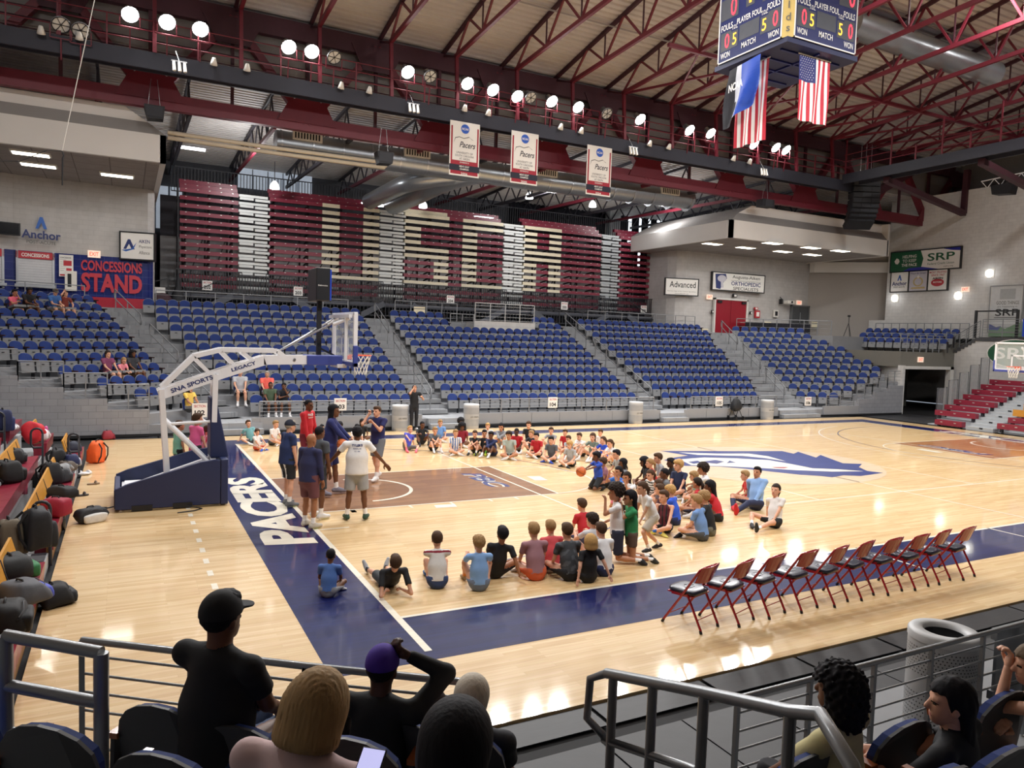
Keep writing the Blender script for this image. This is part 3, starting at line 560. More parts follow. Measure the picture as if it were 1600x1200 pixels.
for k in range(11):
    v = V0+TR*k; z = zrow(k)
    Q = A3+D3*(k*TR*1.085)+N3*2.38
    row_seats(Q[0], Q[1], z, 180+42, 22, .50, 180+42+90, '102', k, lambda x, y: y < 18.35 or x < -13.4)
    u0 = .95-.415*(v-19.5); n = int(round((6.87-u0)/.477)); row_seats(6.87-n*.477, v, z, 0, n+1, .477, -90, '103', k)
    row_seats(8.87, v, z, 0, 20, .477, -90, '104', k, (lambda x, y: 11.6 < x < (16.9)) if k > 8 else None)
    ur = 25.88+.358*(v-19.5); n = int(round((ur-19.95)/.477)); row_seats(19.95, v, z, 0, n+1, .477, -90, '105', k)
    row_seats(29.17+.338*(v-19.5), v, z, -39, 13, .56, -90-39, '106', k, lambda x, y: y < 18.4 or x > 35.0)
for k in range(3):
    fx, fy = -math.cos(math.radians(11)), -math.sin(math.radians(11)); o = np.array((39.45, 23.25))+np.array((fx, fy))*.8*(2-k)
    row_seats(o[0], o[1], 3.46+.31*k, -79, 11, .51, -169, '107', k)
struct('floor_balcony_tier', MB().prism([(38.2, 23.6), (39.6, 23.9), (40.9, 18), (38.9, 18)], 3.46, 3.77, 'z').prism([(39.0, 23.7), (40.2, 23.9), (41.9, 18), (40.0, 18)], 3.77, 4.08, 'z'), M_BALC)
SEATS.sort(key=lambda s: (s[0]-CAMP[0])**2+(s[1]-CAMP[1])**2)
PARTS = [(n, mb.mesh(n, m), mb, m) for n, mb, m in seat_parts()]
NIND = 280
for x, y, z, f, lab in SEATS[:NIND]:
    t = thing('stadium_seat', lab, 'seat', (x, y, z), math.radians(f-90), 'blue tip-up stadium seats')
    for n, me, _, _ in PARTS:
        o = bpy.data.objects.new(n, me); COL.objects.link(o); o.parent = t
big = MB(); mm = [M_SB, M_SG, M_SD, M_SA]; ix = {m.name: i for i, m in enumerate(mm)}
for x, y, z, f, lab in SEATS[NIND:]:
    a = math.radians(f-90); c, s = math.cos(a), math.sin(a)
    for n, me, mb, m in PARTS:
        ml = m if isinstance(m, list) else [m]; o = len(big.v)
        big.v += [(x+p[0]*c-p[1]*s, y+p[0]*s+p[1]*c, z+p[2]) for p in mb.v]
        big.f += [[i+o for i in fc] for fc in mb.f]; big.m += [ix[ml[i].name] for i in mb.m]; big.sm += mb.sm
tag(big.build('stadium_seats', mm, None, False), 'farther blue tip-up stadium seats filling the rest of the far stand', 'seats', 'blue tip-up stadium seats', 'stuff')
# ================================================================== railings and aisle steps of the bowl
M_RAIL = mat('grey_rail', '8c8f93', .4, .2, var=.06)
def railing(label, pts, h=.58, bars=4, sp=1.25, m=None, name='railing', base=0., r=.024, group=None):
    """pts: base polyline; posts, one top rail and thin bars"""
    m = m or M_RAIL; t = thing(name, label, 'railing', group=group); P = [np.array(p, float) for p in pts]; up = np.array((0, 0, 1.))
    MB().tube([p+up*h for p in P], r, 6).build('top_rail', m, t)
    for i in range(bars): MB().tube([p+up*(base+(h-base)*(i+.6)/(bars+.4)) for p in P], r*.42, 5).build('rail_bar', m, t)
    for a, b in zip(P, P[1:]):
        n = max(1, int(round(np.linalg.norm(b-a)/sp)))
        for i in range(n+1): q = a+(b-a)*i/n; MB().bar(q-up*.0, q+up*h, r*1.5).build('rail_post', m, t)
    return t
for lab, a, b in (('103', 1.0, 6.7), ('104', 9.0, 17.9), ('105', 20.05, 25.5), ('106', 29.1, 31.2)):
    railing('grey tube railing on the low wall in front of section '+SECW[lab], [(a, 17.74, .53), (b, 17.74, .53)], .55, 4, 1.3)
M_SIGN = mat('white_sign', 'eeece8', .5, var=.02); M_RED = mat('red_print', 'b92b38', .5, var=.03); M_BLK = mat('black_print', '17181b', .5); M_NAVP = mat('navy_print', '24336f', .5, var=.03)
def flat_sign(name, label, o, ex, w, h, paint, cat='sign', th=.04, base=None, frame=None, group=None):
    """a board standing at o (centre), ex = its reading direction in plan; paint(mb_factory) draws on it"""
    ex = np.array((ex[0], ex[1], 0.)); ex /= np.linalg.norm(ex); ny = np.array((ex[1], -ex[0], 0.)); ez = np.array((0, 0, 1.)); o = np.array(o, float)
    t = thing(name, label, cat, tuple(o), group=group)
    def P(a, b, d): return ex*a+ez*b+ny*d
    mb = MB().hexa([P(-w/2, -h/2, -th), P(w/2, -h/2, -th), P(w/2, -h/2, 0), P(-w/2, -h/2, 0), P(-w/2, h/2, -th), P(w/2, h/2, -th), P(w/2, h/2, 0), P(-w/2, h/2, 0)])
    mb.build('board', base or M_SIGN, t)
    if frame:
        fm = MB(); q = .06
        for a0, a1, b0, b1 in ((-w/2-q, w/2+q, h/2, h/2+q), (-w/2-q, w/2+q, -h/2-q, -h/2), (-w/2-q, -w/2, -h/2, h/2), (w/2, w/2+q, -h/2, h/2)):
            fm.hexa([P(a0, b0, -th-.1), P(a1, b0, -th-.1), P(a1, b0, .02), P(a0, b0, .02), P(a0, b1, -th-.1), P(a1, b1, -th-.1), P(a1, b1, .02), P(a0, b1, .02)])
        fm.build('frame', frame, t)
    layers = {}
    class Pn:
        def text(s, txt, x, y, w_=None, h_=None, m=M_BLK, bold=.012, shear=0., d=.004, space=1.):
            put_text(layers.setdefault(m.name, (MB(), m))[0], txt, P(x, y, d), ex, ez, w_, h_, 0, bold, shear, space)
        def poly(s, pts, m, d=.003): layers.setdefault(m.name+str(d), (MB(), m))[0].add([P(a, b, d) for a, b in pts], [tuple(range(len(pts)))])
        def rect(s, a0, a1, b0, b1, m, d=.003): s.poly([(a0, b0), (a1, b0), (a1, b1), (a0, b1)], m, d)
        def ell(s, cx, cy, rx, ry, m, d=.003, n=28): s.poly([(cx+rx*math.cos(2*PI*i/n), cy+ry*math.sin(2*PI*i/n)) for i in range(n)], m, d)
    if paint: paint(Pn())
    for mb, m in layers.values(): mb.build('print', m, t)['kind'] = 'stuff'
    return t
def sec_sign(n, o, ex=(1, 0), s=.44):
    def pn(p): p.text('SECTION', 0, .13*s/.44, .34*s/.44, .08*s/.44, M_RED); p.text(str(n), 0, -.08*s/.44, .30*s/.44, .16*s/.44, M_BLK, .03)
    flat_sign('section_sign', 'white section sign reading %s' % SECN[n], o, ex, s, s, pn, group='section number signs')
for n, px, py in ((103, 532, 632), (104, 864, 629), (105, 1124, 627), (106, 1263, 627)): sec_sign(n, at(px, py, y=17.66))
sec_sign(102, at(312, 641, y=17.6), s=.46)
for n, px, py in ((202, 324, 446), (203, 466, 455), (204, 704, 468), (205, 882, 478), (206, 1006, 483)): sec_sign(n, at(px, py, y=30.5), s=.46)
M_STP = tiles('aisle_step', 'a6a9ad', '9c9fa3', '8c8f94', .6, .5, .01, 'xy', .8, .1)
def aisle(nm, lab, fn, w, ang=0):
    t = thing(nm, lab, 'steps', kind='structure'); a = math.radians(ang); c, s = math.cos(a)*w/2, math.sin(a)*w/2
    for k in range(-1, 11):
        for h in (0, 1):
            v = vrow(k)-.62+.386*h+.386*1; z = zrow(k)+RR*.5*(h+1)
            if z < .1: continue
            x, y = fn(v); x2, y2 = fn(v+.42)
            MB().hexa([(x-c, y-s, z-.3), (x+c, y+s, z-.3), (x2+c, y2+s, z-.3), (x2-c, y2-s, z-.3), (x-c, y-s, z), (x+c, y+s, z), (x2+c, y2+s, z), (x2-c, y2-s, z)]).build('step', M_STP, t)
    return t
AIS = [('between sections one-oh-two and one-oh-three', lambda v: (-.3-.41*(v-19.5), v), 1.55, 21), ('between sections one-oh-three and one-oh-four', lambda v: (7.87, v), 1.45, 0), ('between sections one-oh-four and one-oh-five', lambda v: (18.94, v), 1.45, 0), ('between sections one-oh-five and one-oh-six', lambda v: (27.5+.352*(v-19.5), v), 2.6, -19)]
for lab, fn, w, an in AIS: aisle('aisle_steps', 'pale grey concrete aisle steps '+lab, fn, w, an)
for fx, fn, w, an in [(0, *AIS[0][1:]), (1, *AIS[1][1:]), (2, *AIS[2][1:]), (3, *AIS[3][1:])]:
    x = fn(18)[0]
    struct('floor_aisle_foot', MB().box(x-w/2, x+w/2, 17.35, 18.4, 0, .18).box(x-w/2, x+w/2, 17.62, 18.9, .18, .368), M_STP, 'bottom steps of the aisle '+AIS[fx][0])
def handrail(label, fn, dx, k0, k1, m=None):
    t = thing('handrail', label, 'handrail', group='looped aisle handrails'); m = m or M_RAIL; P = []
    def pt(k, h): v = vrow(k)-.2; x, y = fn(v); return np.array((x+dx, y, zrow(k)+RR*.6+h))
    a, b, c, d = pt(k0, .82), pt(k1, .82), pt(k1, .42), pt(k0, .42); e = (a+d)/2; f = (b+c)/2; dirn = (b-a)/np.linalg.norm(b-a)
    MB().tube([e-dirn*.16, d-dirn*.1, d, c, c+dirn*.1, f+dirn*.16, b+dirn*.1, b, a, a-dirn*.1], .024, 6, closed=True).build('rail_loop', m, t)
    for k in np.linspace(k0, k1, 3): MB().bar(pt(k, -.12), pt(k, .82), .04).build('rail_post', m, t)
for i, (lab, fn, w, an) in enumerate(AIS):
    for j, (k0, k1) in enumerate(((.1, 2.6), (3.6, 6.2), (7.4, 10.2))):
        handrail('%s looped handrail in the aisle %s' % (['lowest', 'middle', 'top'][j], lab), fn, 0 if i < 3 else .35, k0, k1)
handrail('dark handrail in the upper part of section one-oh-two', lambda v: (-6.4-.75*(v-24), v), 0, 6.0, 9.6, M_RAILD)  # dark material stands in for this rail being unlit
# railings on the stepped walls of sections one-oh-two and one-oh-six
for i, k in enumerate(range(1, 9)):
    (ml, v), _ = mitre(k); x = ml-(v-VW)/S42*C42; (m2, v2), _ = mitre(k+1); x2 = m2-(v2-VW)/S42*C42
    if x > -13.5: railing('grey railing step %s up the stepped wall of section one-oh-two' % ORD[i], [(x2, VW+.03, zrow(k)), (x, VW+.03, zrow(k))], .95, 5, .6, group='stepped railings of section one-oh-two'); struct('wall_step_panel', MB().box(max(-14, x2), x, VW-.13, VW+.01, 0, zrow(k)+.16), MATS['grey_block'], 'stepped grey block wall panel %d beside the bench rows' % (i+1))
for i, k in enumerate(range(1, 6)):
    _, (mr, v) = mitre(k); x = mr+(v-VW)/S39*C39; _, (m2, v2) = mitre(k+1); x2 = min(35.1, m2+(v2-VW)/S39*C39)
    if x < 35: railing('grey railing step %s up the stepped wall of section one-oh-six' % ORD[i], [(x, VW+.03, zrow(k)), (x2, VW+.03, zrow(k))], .95, 5, .6, group='stepped railings of section one-oh-six'); struct('wall_step_panel', MB().box(x, x2, VW-.13, VW+.01, 0, zrow(k)+.16), MATS['grey_block'], 'stepped grey block wall panel %d beside the exit passage' % (i+1))
railing('grey railing along the balcony edge over the exit passage', [(35.15, 18.05, 3.46), (39.2, 18.05, 3.46)], .95, 4, .55)
railing('taller grey railing section at the end of the balcony', [(39.25, 18.05, 3.46), (40.1, 18.05, 3.46)], 1.2, 4, .5)
railing('grey railing rising with the steps to the upper walkway', [(40.0, 18.1, 3.46), (40.0, 16.6, 4.4)], .95, 6, .4)
railing('grey railing along the upper walkway edge', [(40.05, 16.5, 4.42), (40.05, 10, 4.42)], 1.0, 6, 1.1)
railing('grey railing behind the balcony seats', [(41.0, 24.0, 4.3), (41.6, 18.2, 4.3)], .95, 2, .55)
railing('grey railing at the back of section one-oh-five', [(20.6, 27.5, 4.27), (25.4, 27.5, 4.27)], .95, 3, 1.2); railing('grey railing behind the far end of section one-oh-five', [(25.5, 27.5, 4.27), (28.6, 27.5, 4.27)], .95, 2, .8)
railing('grey railing at the back of section one-oh-three', [(-1.9, 27.5, 4.27), (6.6, 27.5, 4.27)], .85, 3, 1.3); railing('grey railing at the back of section one-oh-four', [(9.0, 27.5, 4.27), (12.4, 27.5, 4.27)], .95, 3, .9)
railing('grey railing at the back of section one-oh-six', [(31.9, 27.3, 4.27), (36.4, 23.7, 4.27)], .95, 3, .8)
railing('grey railing at the back of section one-oh-two', [(-4.6, 27.3, 4.27), (-9.5, 24.0, 4.27)], .85, 3, 1.1)
struct('wall_platform', MB().box(12.9, 16.5, 26.35, 26.5, 3.2, 4.35).box(12.9, 16.5, 26.5, 28, 3.9, 4.28), M_WX, 'white front of the wheelchair platform'); railing('white railing round the platform in section one-oh-four', [(12.95, 26.4, 4.3), (16.45, 26.4, 4.3)], .98, 5, .85, mat('white_rail', 'c5c6c6', .4))
railing('short grey railing beside the platform in section one-oh-four', [(11.5, 26.2, 3.75), (12.8, 26.2, 3.75)], .9, 4, .65)
# ================================================================== basketball goals
M_WS = mat('white_steel', 'e9eaee', .35, var=.03); M_PAD = mat('navy_padding', '232d52', .45, var=.08, scale=2, bump=.03); M_BLKM = mat('black_metal', '1a1b20', .45); M_STEEL = MATS['steel']
M_GLASS = mat('goal_glass', 'e8f2f2', .05, var=.01, alpha=.22); M_ORG = mat('orange_rim', 'e2562c', .35); M_NET = mat('white_cord', 'e8e6df', .8)
M_BALL = mat('basketball_leather', 'c8672f', .55, var=.08, scale=40, bump=.1)
def net_mesh(r=.225, h=.42, n=12):
    mb = MB(); R = [r, r*.86, r*.72, r*.62, r*.58]; Z = [0, -.25*h, -.5*h, -.75*h, -h]
    for i in range(n):
        for dr in (1, -1):
            P = []
            for j in range(5): a = 2*PI*(i+dr*j*.5)/n; P.append((R[j]*math.cos(a), R[j]*math.sin(a), Z[j]))
            mb.tube(P, .0075, 4)
    return mb
def backboard(t, x, s, yc=7.62):
    """glass board in the plane x, hoop towards s"""
    w, z0, z1 = .915, 2.9, 3.97
    b = MB().box(x-.015, x+.015, yc-w, yc+w, z0, z1).build('glass_board', M_GLASS, t)
    fr = MB(); e = .045
    for y0, y1, a, c in ((yc-w-.02, yc-w+e, z0, z1), (yc+w-e, yc+w+.02, z0, z1), (yc-w, yc+w, z1-e, z1+.02), (yc-w, yc+w, z0-.02, z0+e)): fr.box(x-.04, x+.04, y0, y1, a, c)
    fr.build('board_frame', M_WS, t)
    sq = MB(); q = x+s*.018
    for y0, y1, a, c in ((yc-.305, yc-.255, 3.05, 3.5), (yc+.255, yc+.305, 3.05, 3.5), (yc-.305, yc+.305, 3.45, 3.5)): sq.box(q-.003, q+.003, y0, y1, a, c)
    sq.build('target_square', M_WS, t)
    pd = MB().box(x-.05, x+.05, yc-w-.05, yc+w+.05, z0-.07, z0+.02).box(x-.05, x+.05, yc-w-.05, yc-w+.02, z0-.07, z0+.38).box(x-.05, x+.05, yc+w-.02, yc+w+.05, z0-.07, z0+.38); pd.build('board_padding', mat('blue_padding', '3a4896', .5), t, bevel=.012)
    c = (x+s*.385, yc, 3.05)
    rm = MB().tube([(c[0]+.229*math.cos(2*PI*i/24), c[1]+.229*math.sin(2*PI*i/24), 3.05) for i in range(24)], .012, 6, closed=True).box(min(x+s*.02, x+s*.16), max(x+s*.02, x+s*.16), yc-.08, yc+.08, 2.96, 3.06)
    rim = rm.build('rim', M_ORG, t); net_mesh().build('net', M_NET, rim).location = (c[0], c[1], 3.04)
def goal_label(mb_t, par):
    pass
g = thing('basketball_goal', 'white and navy portable basketball goal with glass board and orange rim', 'basketball goal')
side = [(-3.26, .06), (-3.26, .44), (-3.05, .53), (-2.36, .72), (-1.75, .90), (-1.5, .93), (-1.4, .92), (-1.4, .05), (-1.9, .05), (-1.92, .12), (-2.25, .12), (-2.27, .05), (-2.62, .05), (-2.64, .12), (-2.95, .12), (-2.97, .05)]
MB().prism(side, 6.98, 7.08, 'y').build('side_pad', M_PAD, g, bevel=.02); MB().prism(side, 8.62, 8.72, 'y').build('side_pad', M_PAD, g, bevel=.02)
MB().box(-3.28, -3.18, 7.08, 8.62, .05, .42).build('end_pad', M_PAD, g, bevel=.02); MB().box(-1.39, -1.25, 6.97, 8.73, .03, .94).build('front_base_pad', M_PAD, g, bevel=.02)
MB().box(-3.15, -1.45, 7.15, 8.55, .1, .3).bar((-3.0, 7.35, .3), (-1.45, 7.35, .82), .1, .12).bar((-3.0, 7.9, .3), (-1.45, 7.9, .82), .1, .12).box(-3.1, -2.7, 7.3, 7.7, .3, .48).build('base_frame', M_WS, g)
MB().box(-2.98, -2.62, 6.965, 6.985, .02, .12).box(-2.26, -1.92, 6.965, 6.985, .02, .12).build('forklift_slot', M_BLKM, g)
for y in (7.4, 7.84):
    MB().bar((-2.33, y, .4), (-2.45, y, 2.32), .14, .1).build('rear_upright', M_WS, g); MB().bar((-1.5, y, .85), (-1.46, y, 2.62), .14, .1).build('front_upright', M_WS, g)
    MB().tube([(-2.42, y, 1.72), (-1.55, y, .78)], .045, 8).build('diagonal_brace', M_WS, g)
MB().tube([(-2.42, 7.4, 1.62), (-1.5, 7.4, 1.66)], .03, 8).build('cross_brace', M_WS, g)
MB().hexa([(-1.56, 7.3, .92), (-1.2, 7.3, .92), (-1.2, 7.95, .92), (-1.56, 7.95, .92), (-1.56, 7.35, 2.15), (-1.44, 7.35, 2.12), (-1.44, 7.9, 2.12), (-1.56, 7.9, 2.15)]).build('column_pad', M_PAD, g, bevel=.03)
for y in (7.42, 7.82):
    MB().bar((-2.5, y, 2.2), (-1.34, y, 2.63), .09, .2).bar((-1.34, y, 2.63), (-.5, y, 2.92), .09, .2).bar((-.52, y, 2.92), (.36, y, 2.94), .09, .19).build('main_arm', M_WS, g)
    MB().bar((-2.45, y, 2.34), (-1.85, y, 2.98), .08, .09).bar((-1.86, y, 2.98), (-1.34, y, 3.12), .08, .09).bar((-1.34, y, 3.12), (-.25, y, 3.12), .08, .09).bar((-.25, y, 3.12), (-.1, y, 3.0), .08, .09).build('upper_arm', M_WS, g)
    MB().bar((-1.85, y, 2.94), (-1.55, y, 2.62), .06, .07).bar((-1.35, y, 3.08), (-1.05, y, 2.76), .06, .07).bar((-.95, y, 3.08), (-.7, y, 2.88), .06, .07).build('arm_web', M_WS, g)
MB().box(.36, 1.12, 7.34, 7.9, 2.83, 3.04).build('arm_sleeve', mat('blue_padding', '3a4896', .5), g, bevel=.015); MB().box(1.0, 1.2, 7.3, 7.94, 2.78, 2.86).build('mounting_plate', M_WS, g)
for y in (7.3, 7.94):
    MB().tube([(-.2, 7.6, 3.1), (.95, y, 3.78), (1.2, y+(.25 if y > 7.6 else -.25), 3.9)], .022, 6).build('board_stay', M_STEEL, g); MB().tube([(.9, y, 3.72), (1.2, 7.62+(y-7.62)*1.6, 3.86)], .04, 6).build('stay_end', M_WS, g)
MB().bar((1.12, 7.1, 2.95), (1.12, 7.1, 3.9), .06).bar((1.12, 8.14, 2.95), (1.12, 8.14, 3.9), .06).bar((1.12, 6.75, 3.9), (1.12, 8.5, 3.9), .07).build('board_rack', M_WS, g)
backboard(g, 1.22, 1)
for x, z in ((-2.45, 2.28), (-1.46, 2.6), (.1, 2.94)): MB().tube([(x, 7.355, z), (x, 7.37, z)], .03, 8).build('pivot_bolt', M_STEEL, g)
for s, o, dx, w, h in (('SNA SPORTS', (-1.9, 7.37, 2.425), (.94, 0, .35), .82, .09), ('LEGACY', (-.92, 7.37, 2.79), (.94, 0, .325), .5, .075)):
    mb = MB(); put_text(mb, s, o, np.array(dx)/np.linalg.norm(dx), np.array((-dx[2], 0, dx[0]))/np.linalg.norm(dx), w, h, bold=.03); mb.build('arm_lettering', M_NAVP, g)
mb = MB(); put_text(mb, '25', (-2.375, 7.345, 1.1), (1, 0, 0), (0, 0, 1), None, .06); mb.build('arm_lettering', M_BLKM, g)
sc_ = thing('shot_clock', 'blue shot clock on a black post above the near glass backboard', 'shot clock', (.7, 7.9, 0))
MB().box(-.14, .16, -.42, .42, 4.22, 4.93).build('housing', mat('black_metal', '1a1b20', .45), sc_, bevel=.02); MB().box(.16, .19, -.4, .4, 4.24, 4.9).build('display_face', mat('royal_blue_panel', '1f46c4', .4), sc_)
MB().bar((0, -.12, 2.95), (0, -.12, 4.22), .09).bar((.02, .1, 2.95), (.02, .1, 4.22), .05).bar((0, -.1, 3.2), (.45, -.1, 2.98), .04).build('post', M_BLKM, sc_)
mb = MB(); put_text(mb, 'Daktronics', (0.0, -.425, 4.55), (1, 0, 0), (0, 0, 1), .2, .03); mb.build('lettering', M_SIGN, sc_)
MB().tube([(-3.28, 7.3, .06), (-3.6, 7.2, .02), (-3.9, 7.4, .015), (-3.7, 7.6, .015), (-3.4, 7.45, .02)], .014, 5).build('power_cord', M_BLKM, g)
MB().tube([(-2.0, 6.96, .05), (-1.75, 6.8, .015), (-1.9, 6.66, .015), (-2.2, 6.6, .012)], .012, 5).build('cord_tail', M_BLKM, g)
g2 = thing('basketball_goal', 'far basketball goal with white framed glass board before the red benches', 'basketball goal')
backboard(g2, CL-1.22, -1)
MB().bar((CL-1.2, 7.62, 2.95), (CL+.9, 7.62, 2.7), .22, .22).bar((CL-1.15, 7.62, 3.8), (CL+.4, 7.62, 2.85), .06).bar((CL+.9, 7.62, 2.7), (CL+1.6, 7.62, .7), .22).build('main_arm', M_WS, g2); MB().box(CL+1.3, CL+3, 6.8, 8.4, .04, .9).build('base_pad', M_PAD, g2, bevel=.05)
def ball(p, label, r=.12):
    t = thing('basketball', label, 'basketball', p, group='basketballs')
    MB().ell((0, 0, 0), r, r, r, 20, 14).build('leather_shell', M_BALL, t)
    mb = MB()
    for k in range(4):
        a = PI*k/4; mb.tube([(r*1.003*math.cos(q)*math.cos(a), r*1.003*math.cos(q)*math.sin(a), r*1.003*math.sin(q)) for q in np.linspace(0, 2*PI, 24, False)], .0035, 4, closed=True) if k % 2 == 0 else None
    mb.tube([(r*1.003*math.cos(q), r*1.003*math.sin(q), 0) for q in np.linspace(0, 2*PI, 24, False)], .0035, 4, closed=True)
    mb.build('seam', M_BLKM, t).rotation_euler = (.4, .3, .2)
    return t
p = at(268, 730, y=7.5); ball((p[0], 7.5, .53), 'worn basketball lying inside the goal base')
# ================================================================== scoreboard, flags, banners
M_SBF = mat('navy_scoreboard', '20295c', .35, var=.05, coat=.3); M_DISP = mat('dark_display', '4a4d55', .4); M_LEDR = mat('led_red', 'ff2d3c', .4, var=.02, emit=3); M_LEDA = mat('led_amber', 'ffb02e', .4, var=.02, emit=3); M_GOLD = mat('gold_panel', 'd9bd72', .5, var=.03)
sb = thing('scoreboard', 'navy four-sided scoreboard hung over centre court', 'scoreboard')
S0, S1, T0, T1, ZB, ZT = 12.78, 15.5, 6.25, 8.97, 11.9, 14.6
MB().box(S0+.06, S1-.06, T0+.06, T1-.06, ZB+.02, ZT).build('core', M_SBF, sb)
MB().box(S0-.04, S1+.04, T0-.04, T1+.04, ZB-.14, ZB+.0).build('base_skirt', mat('dark_navy_skirt', '141b45', .5), sb)
mb = MB()
for i in range(4): mb.bar((S0+.2, T0+.4+.65*i, ZB-.16), (S1-.2, T0+.4+.65*i, ZB-.16), .06, .05)
mb.bar((S0+1.36, T0+.1, ZB-.16), (S0+1.36, T1-.1, ZB-.16), .05).build('underside_rib', mat('navy_rib', '1c2866', .5), sb)
def score_face(o, ex, ny, flip):
    o = np.array(o, float); ex = np.array(ex, float); ny = np.array(ny, float); ez = np.array((0, 0, 1.)); Wd = S1-S0
    P = lambda a, b, d=0: o+ex*a*Wd+ez*b*Wd+ny*d
    f = thing; bm_ = MB().hexa([P(.05, 0, 0), P(.95, 0, 0), P(.95, 0, .08), P(.05, 0, .08), P(.05, 1, 0), P(.95, 1, 0), P(.95, 1, .08), P(.05, 1, .08)]); face = bm_.build('score_face', M_SBF, sb)
    tr = MB()
    for a, b, c, d in ((.05, .95, 0, .012), (.05, .062, 0, 1), (.938, .95, 0, 1)): tr.hexa([P(a, c, .07), P(b, c, .07), P(b, c, .1), P(a, c, .1), P(a, d, .07), P(b, d, .07), P(b, d, .1), P(a, d, .1)])
    tr.build('white_edge', M_SIGN, face)
    ds = MB(); wt = MB(); rd = MB(); am = MB()
    def disp(a, b, w, h): ds.add([P(a-w/2, b-h/2, .085), P(a+w/2, b-h/2, .085), P(a+w/2, b+h/2, .085), P(a-w/2, b+h/2, .085)], [(0, 1, 2, 3)])
    def T(m, s, a, b, w, h, bold=.012): put_text(m, s, P(a, b, .09), ex, ez, w*Wd, h*Wd, 0, bold)
    for a, b in ((.16, .22), (.84, .22)): disp(a, b, .16, .2); T(rd, '0', a+.02, b, .065, .15, .0)
    for a in (.29, .71): disp(a, .21, .1, .17); T(am, '5', a, .21, .055, .12, .0)
    disp(.5, .24, .28, .16); disp(.2, .56, .26, .22); disp(.8, .56, .26, .22); disp(.5, .58, .12, .2)
    T(rd, '0', .26, .56, .085, .19, .0); T(rd, '0', .86, .56, .085, .19, .0); T(am, '1', .5, .58, .03, .14, .0)
    T(wt, 'FOULS', .17, .37, .17, .065); T(wt, 'FOULS', .83, .37, .17, .065); T(wt, 'WON', .16, .075, .14, .06); T(wt, 'WON', .84, .075, .14, .06); T(wt, 'MATCH', .5, .1, .2, .06)
    T(wt, 'T.O.L.', .29, .335, .085, .045); T(wt, 'T.O.L.', .71, .335, .085, .045); T(wt, 'PLAYER FOUL', .5, .375, .36, .06); T(wt, 'HOME', .2, .73, .2, .09); T(wt, 'GUEST', .8, .73, .22, .09); T(wt, 'PERIOD', .5, .73, .18, .065)
    disp(.5, .9, .5, .16); T(am, '5:00', .5, .9, .3, .12, .0)
    [mb_.build(n_, m_, face).__setitem__('kind', 'stuff') for mb_, n_, m_ in ((ds, 'display_panel', M_DISP), (wt, 'white_lettering', M_SIGN), (rd, 'red_digits', M_LEDR), (am, 'amber_digits', M_LEDA))]
score_face((S0, T0, ZB), (1, 0, 0), (0, -1, 0), 0); score_face((S0, T1, ZB), (0, -1, 0), (-1, 0, 0), 1); score_face((S1, T1, ZB), (-1, 0, 0), (0, 1, 0), 0); score_face((S1, T0, ZB), (0, 1, 0), (1, 0, 0), 0)
c = .14
MB().add([(S0+c, T0-.085, ZB), (S0-.085, T0+c, ZB), (S0-.085, T0+c, ZT), (S0+c, T0-.085, ZT)], [(0, 1, 2, 3)]).build('corner_panel', M_GOLD, sb, False)
mb = MB(); q = np.array((S0+c/2-.0425, T0+c/2-.0425)); ex = np.array((1, -1, 0))/2**.5
for i, ch in enumerate('sdlan'): put_text(mb, ch, (q[0]-.01, q[1]-.01, ZB+.22+.32*i), ex, (0, 0, 1), None, .14 if ch in 'san' else .2)
mb.build('corner_lettering', mat('grey_print', '6a6a66', .5), sb)
for a, b in ((S0+.4, T0+.4), (S1-.4, T0+.4), (S0+.4, T1-.4), (S1-.4, T1-.4)): MB().tube([(a, b, ZT), (a, b, 17.6)], .02, 5).build('hanging_cable', M_STEEL, sb)
M_FR = mat('flag_red', 'c0273a', .7, var=.05); M_FW = mat('flag_white', 'ece9e6', .7, var=.03); M_FB = mat('flag_blue', '2a2f6b', .7, var=.05)
def us_flag(name, label, o, ex, w, h, dk=1., bot=0.):
    o = np.array(o, float); ex = np.array(ex, float); ny = np.array((ex[1], -ex[0], 0)); t = thing(name, label, 'flag', tuple(o)); nu, nv = 26, 20
    def P(a, b, d=0): return ex*a*w+np.array((0, 0, -b*h))+ny*(.05*math.sin(a*14+b*2)*min(1, b*1.5)+d)
    for back in (0, 1):
        mb = MB(); d = -.006*back
        for i in range(nu):
            for j in range(nv):
                a, b = i/nu, j/nv; m = 2 if (i < nu*.52 and b < .38) else int(i/2) % 2
                mb.add([P(i/nu, j/nv, d), P((i+1)/nu, j/nv, d), P((i+1)/nu, (j+1)/nv, d), P(i/nu, (j+1)/nv, d)], [(0, 1, 2, 3)], m, True)
        if not back:
            for r in range(10):
                for q in range(7 if r % 2 == 0 else 6):
                    ca, cb = .04+.07*q+(.035 if r % 2 else 0), .03+.036*r; k = [ (ca+(.018 if z % 2 == 0 else .008)*math.cos(z*PI/5)*.8, cb+(.0105 if z % 2 == 0 else .0045)*math.sin(z*PI/5)) for z in range(10)]
                    mb.add([P(x, y, .004) for x, y in k], [tuple(range(10))], 1)
        mb.build('cloth', [M_FR, M_FW, M_FB], t, False)
    MB().tube([P(-.03, 0), P(1.03, 0)], .02, 6).build('hanging_rod', M_SIGN, t)
    for a in (.05, .95): MB().tube([P(a, 0), P(a, -.18)], .006, 4).build('hanging_cord', M_SIGN, t)
us_flag('flag', 'stars and stripes hung lengthwise from the guest side of the scoreboard', (13.6, 6.55, 11.72), (1, 0, 0), 1.22, 1.8)
us_flag('flag', 'stars and stripes hung behind the blue association flag under the scoreboard', (13.12, 8.4, 11.72), (0, -1, 0), 1.2, 2.3)
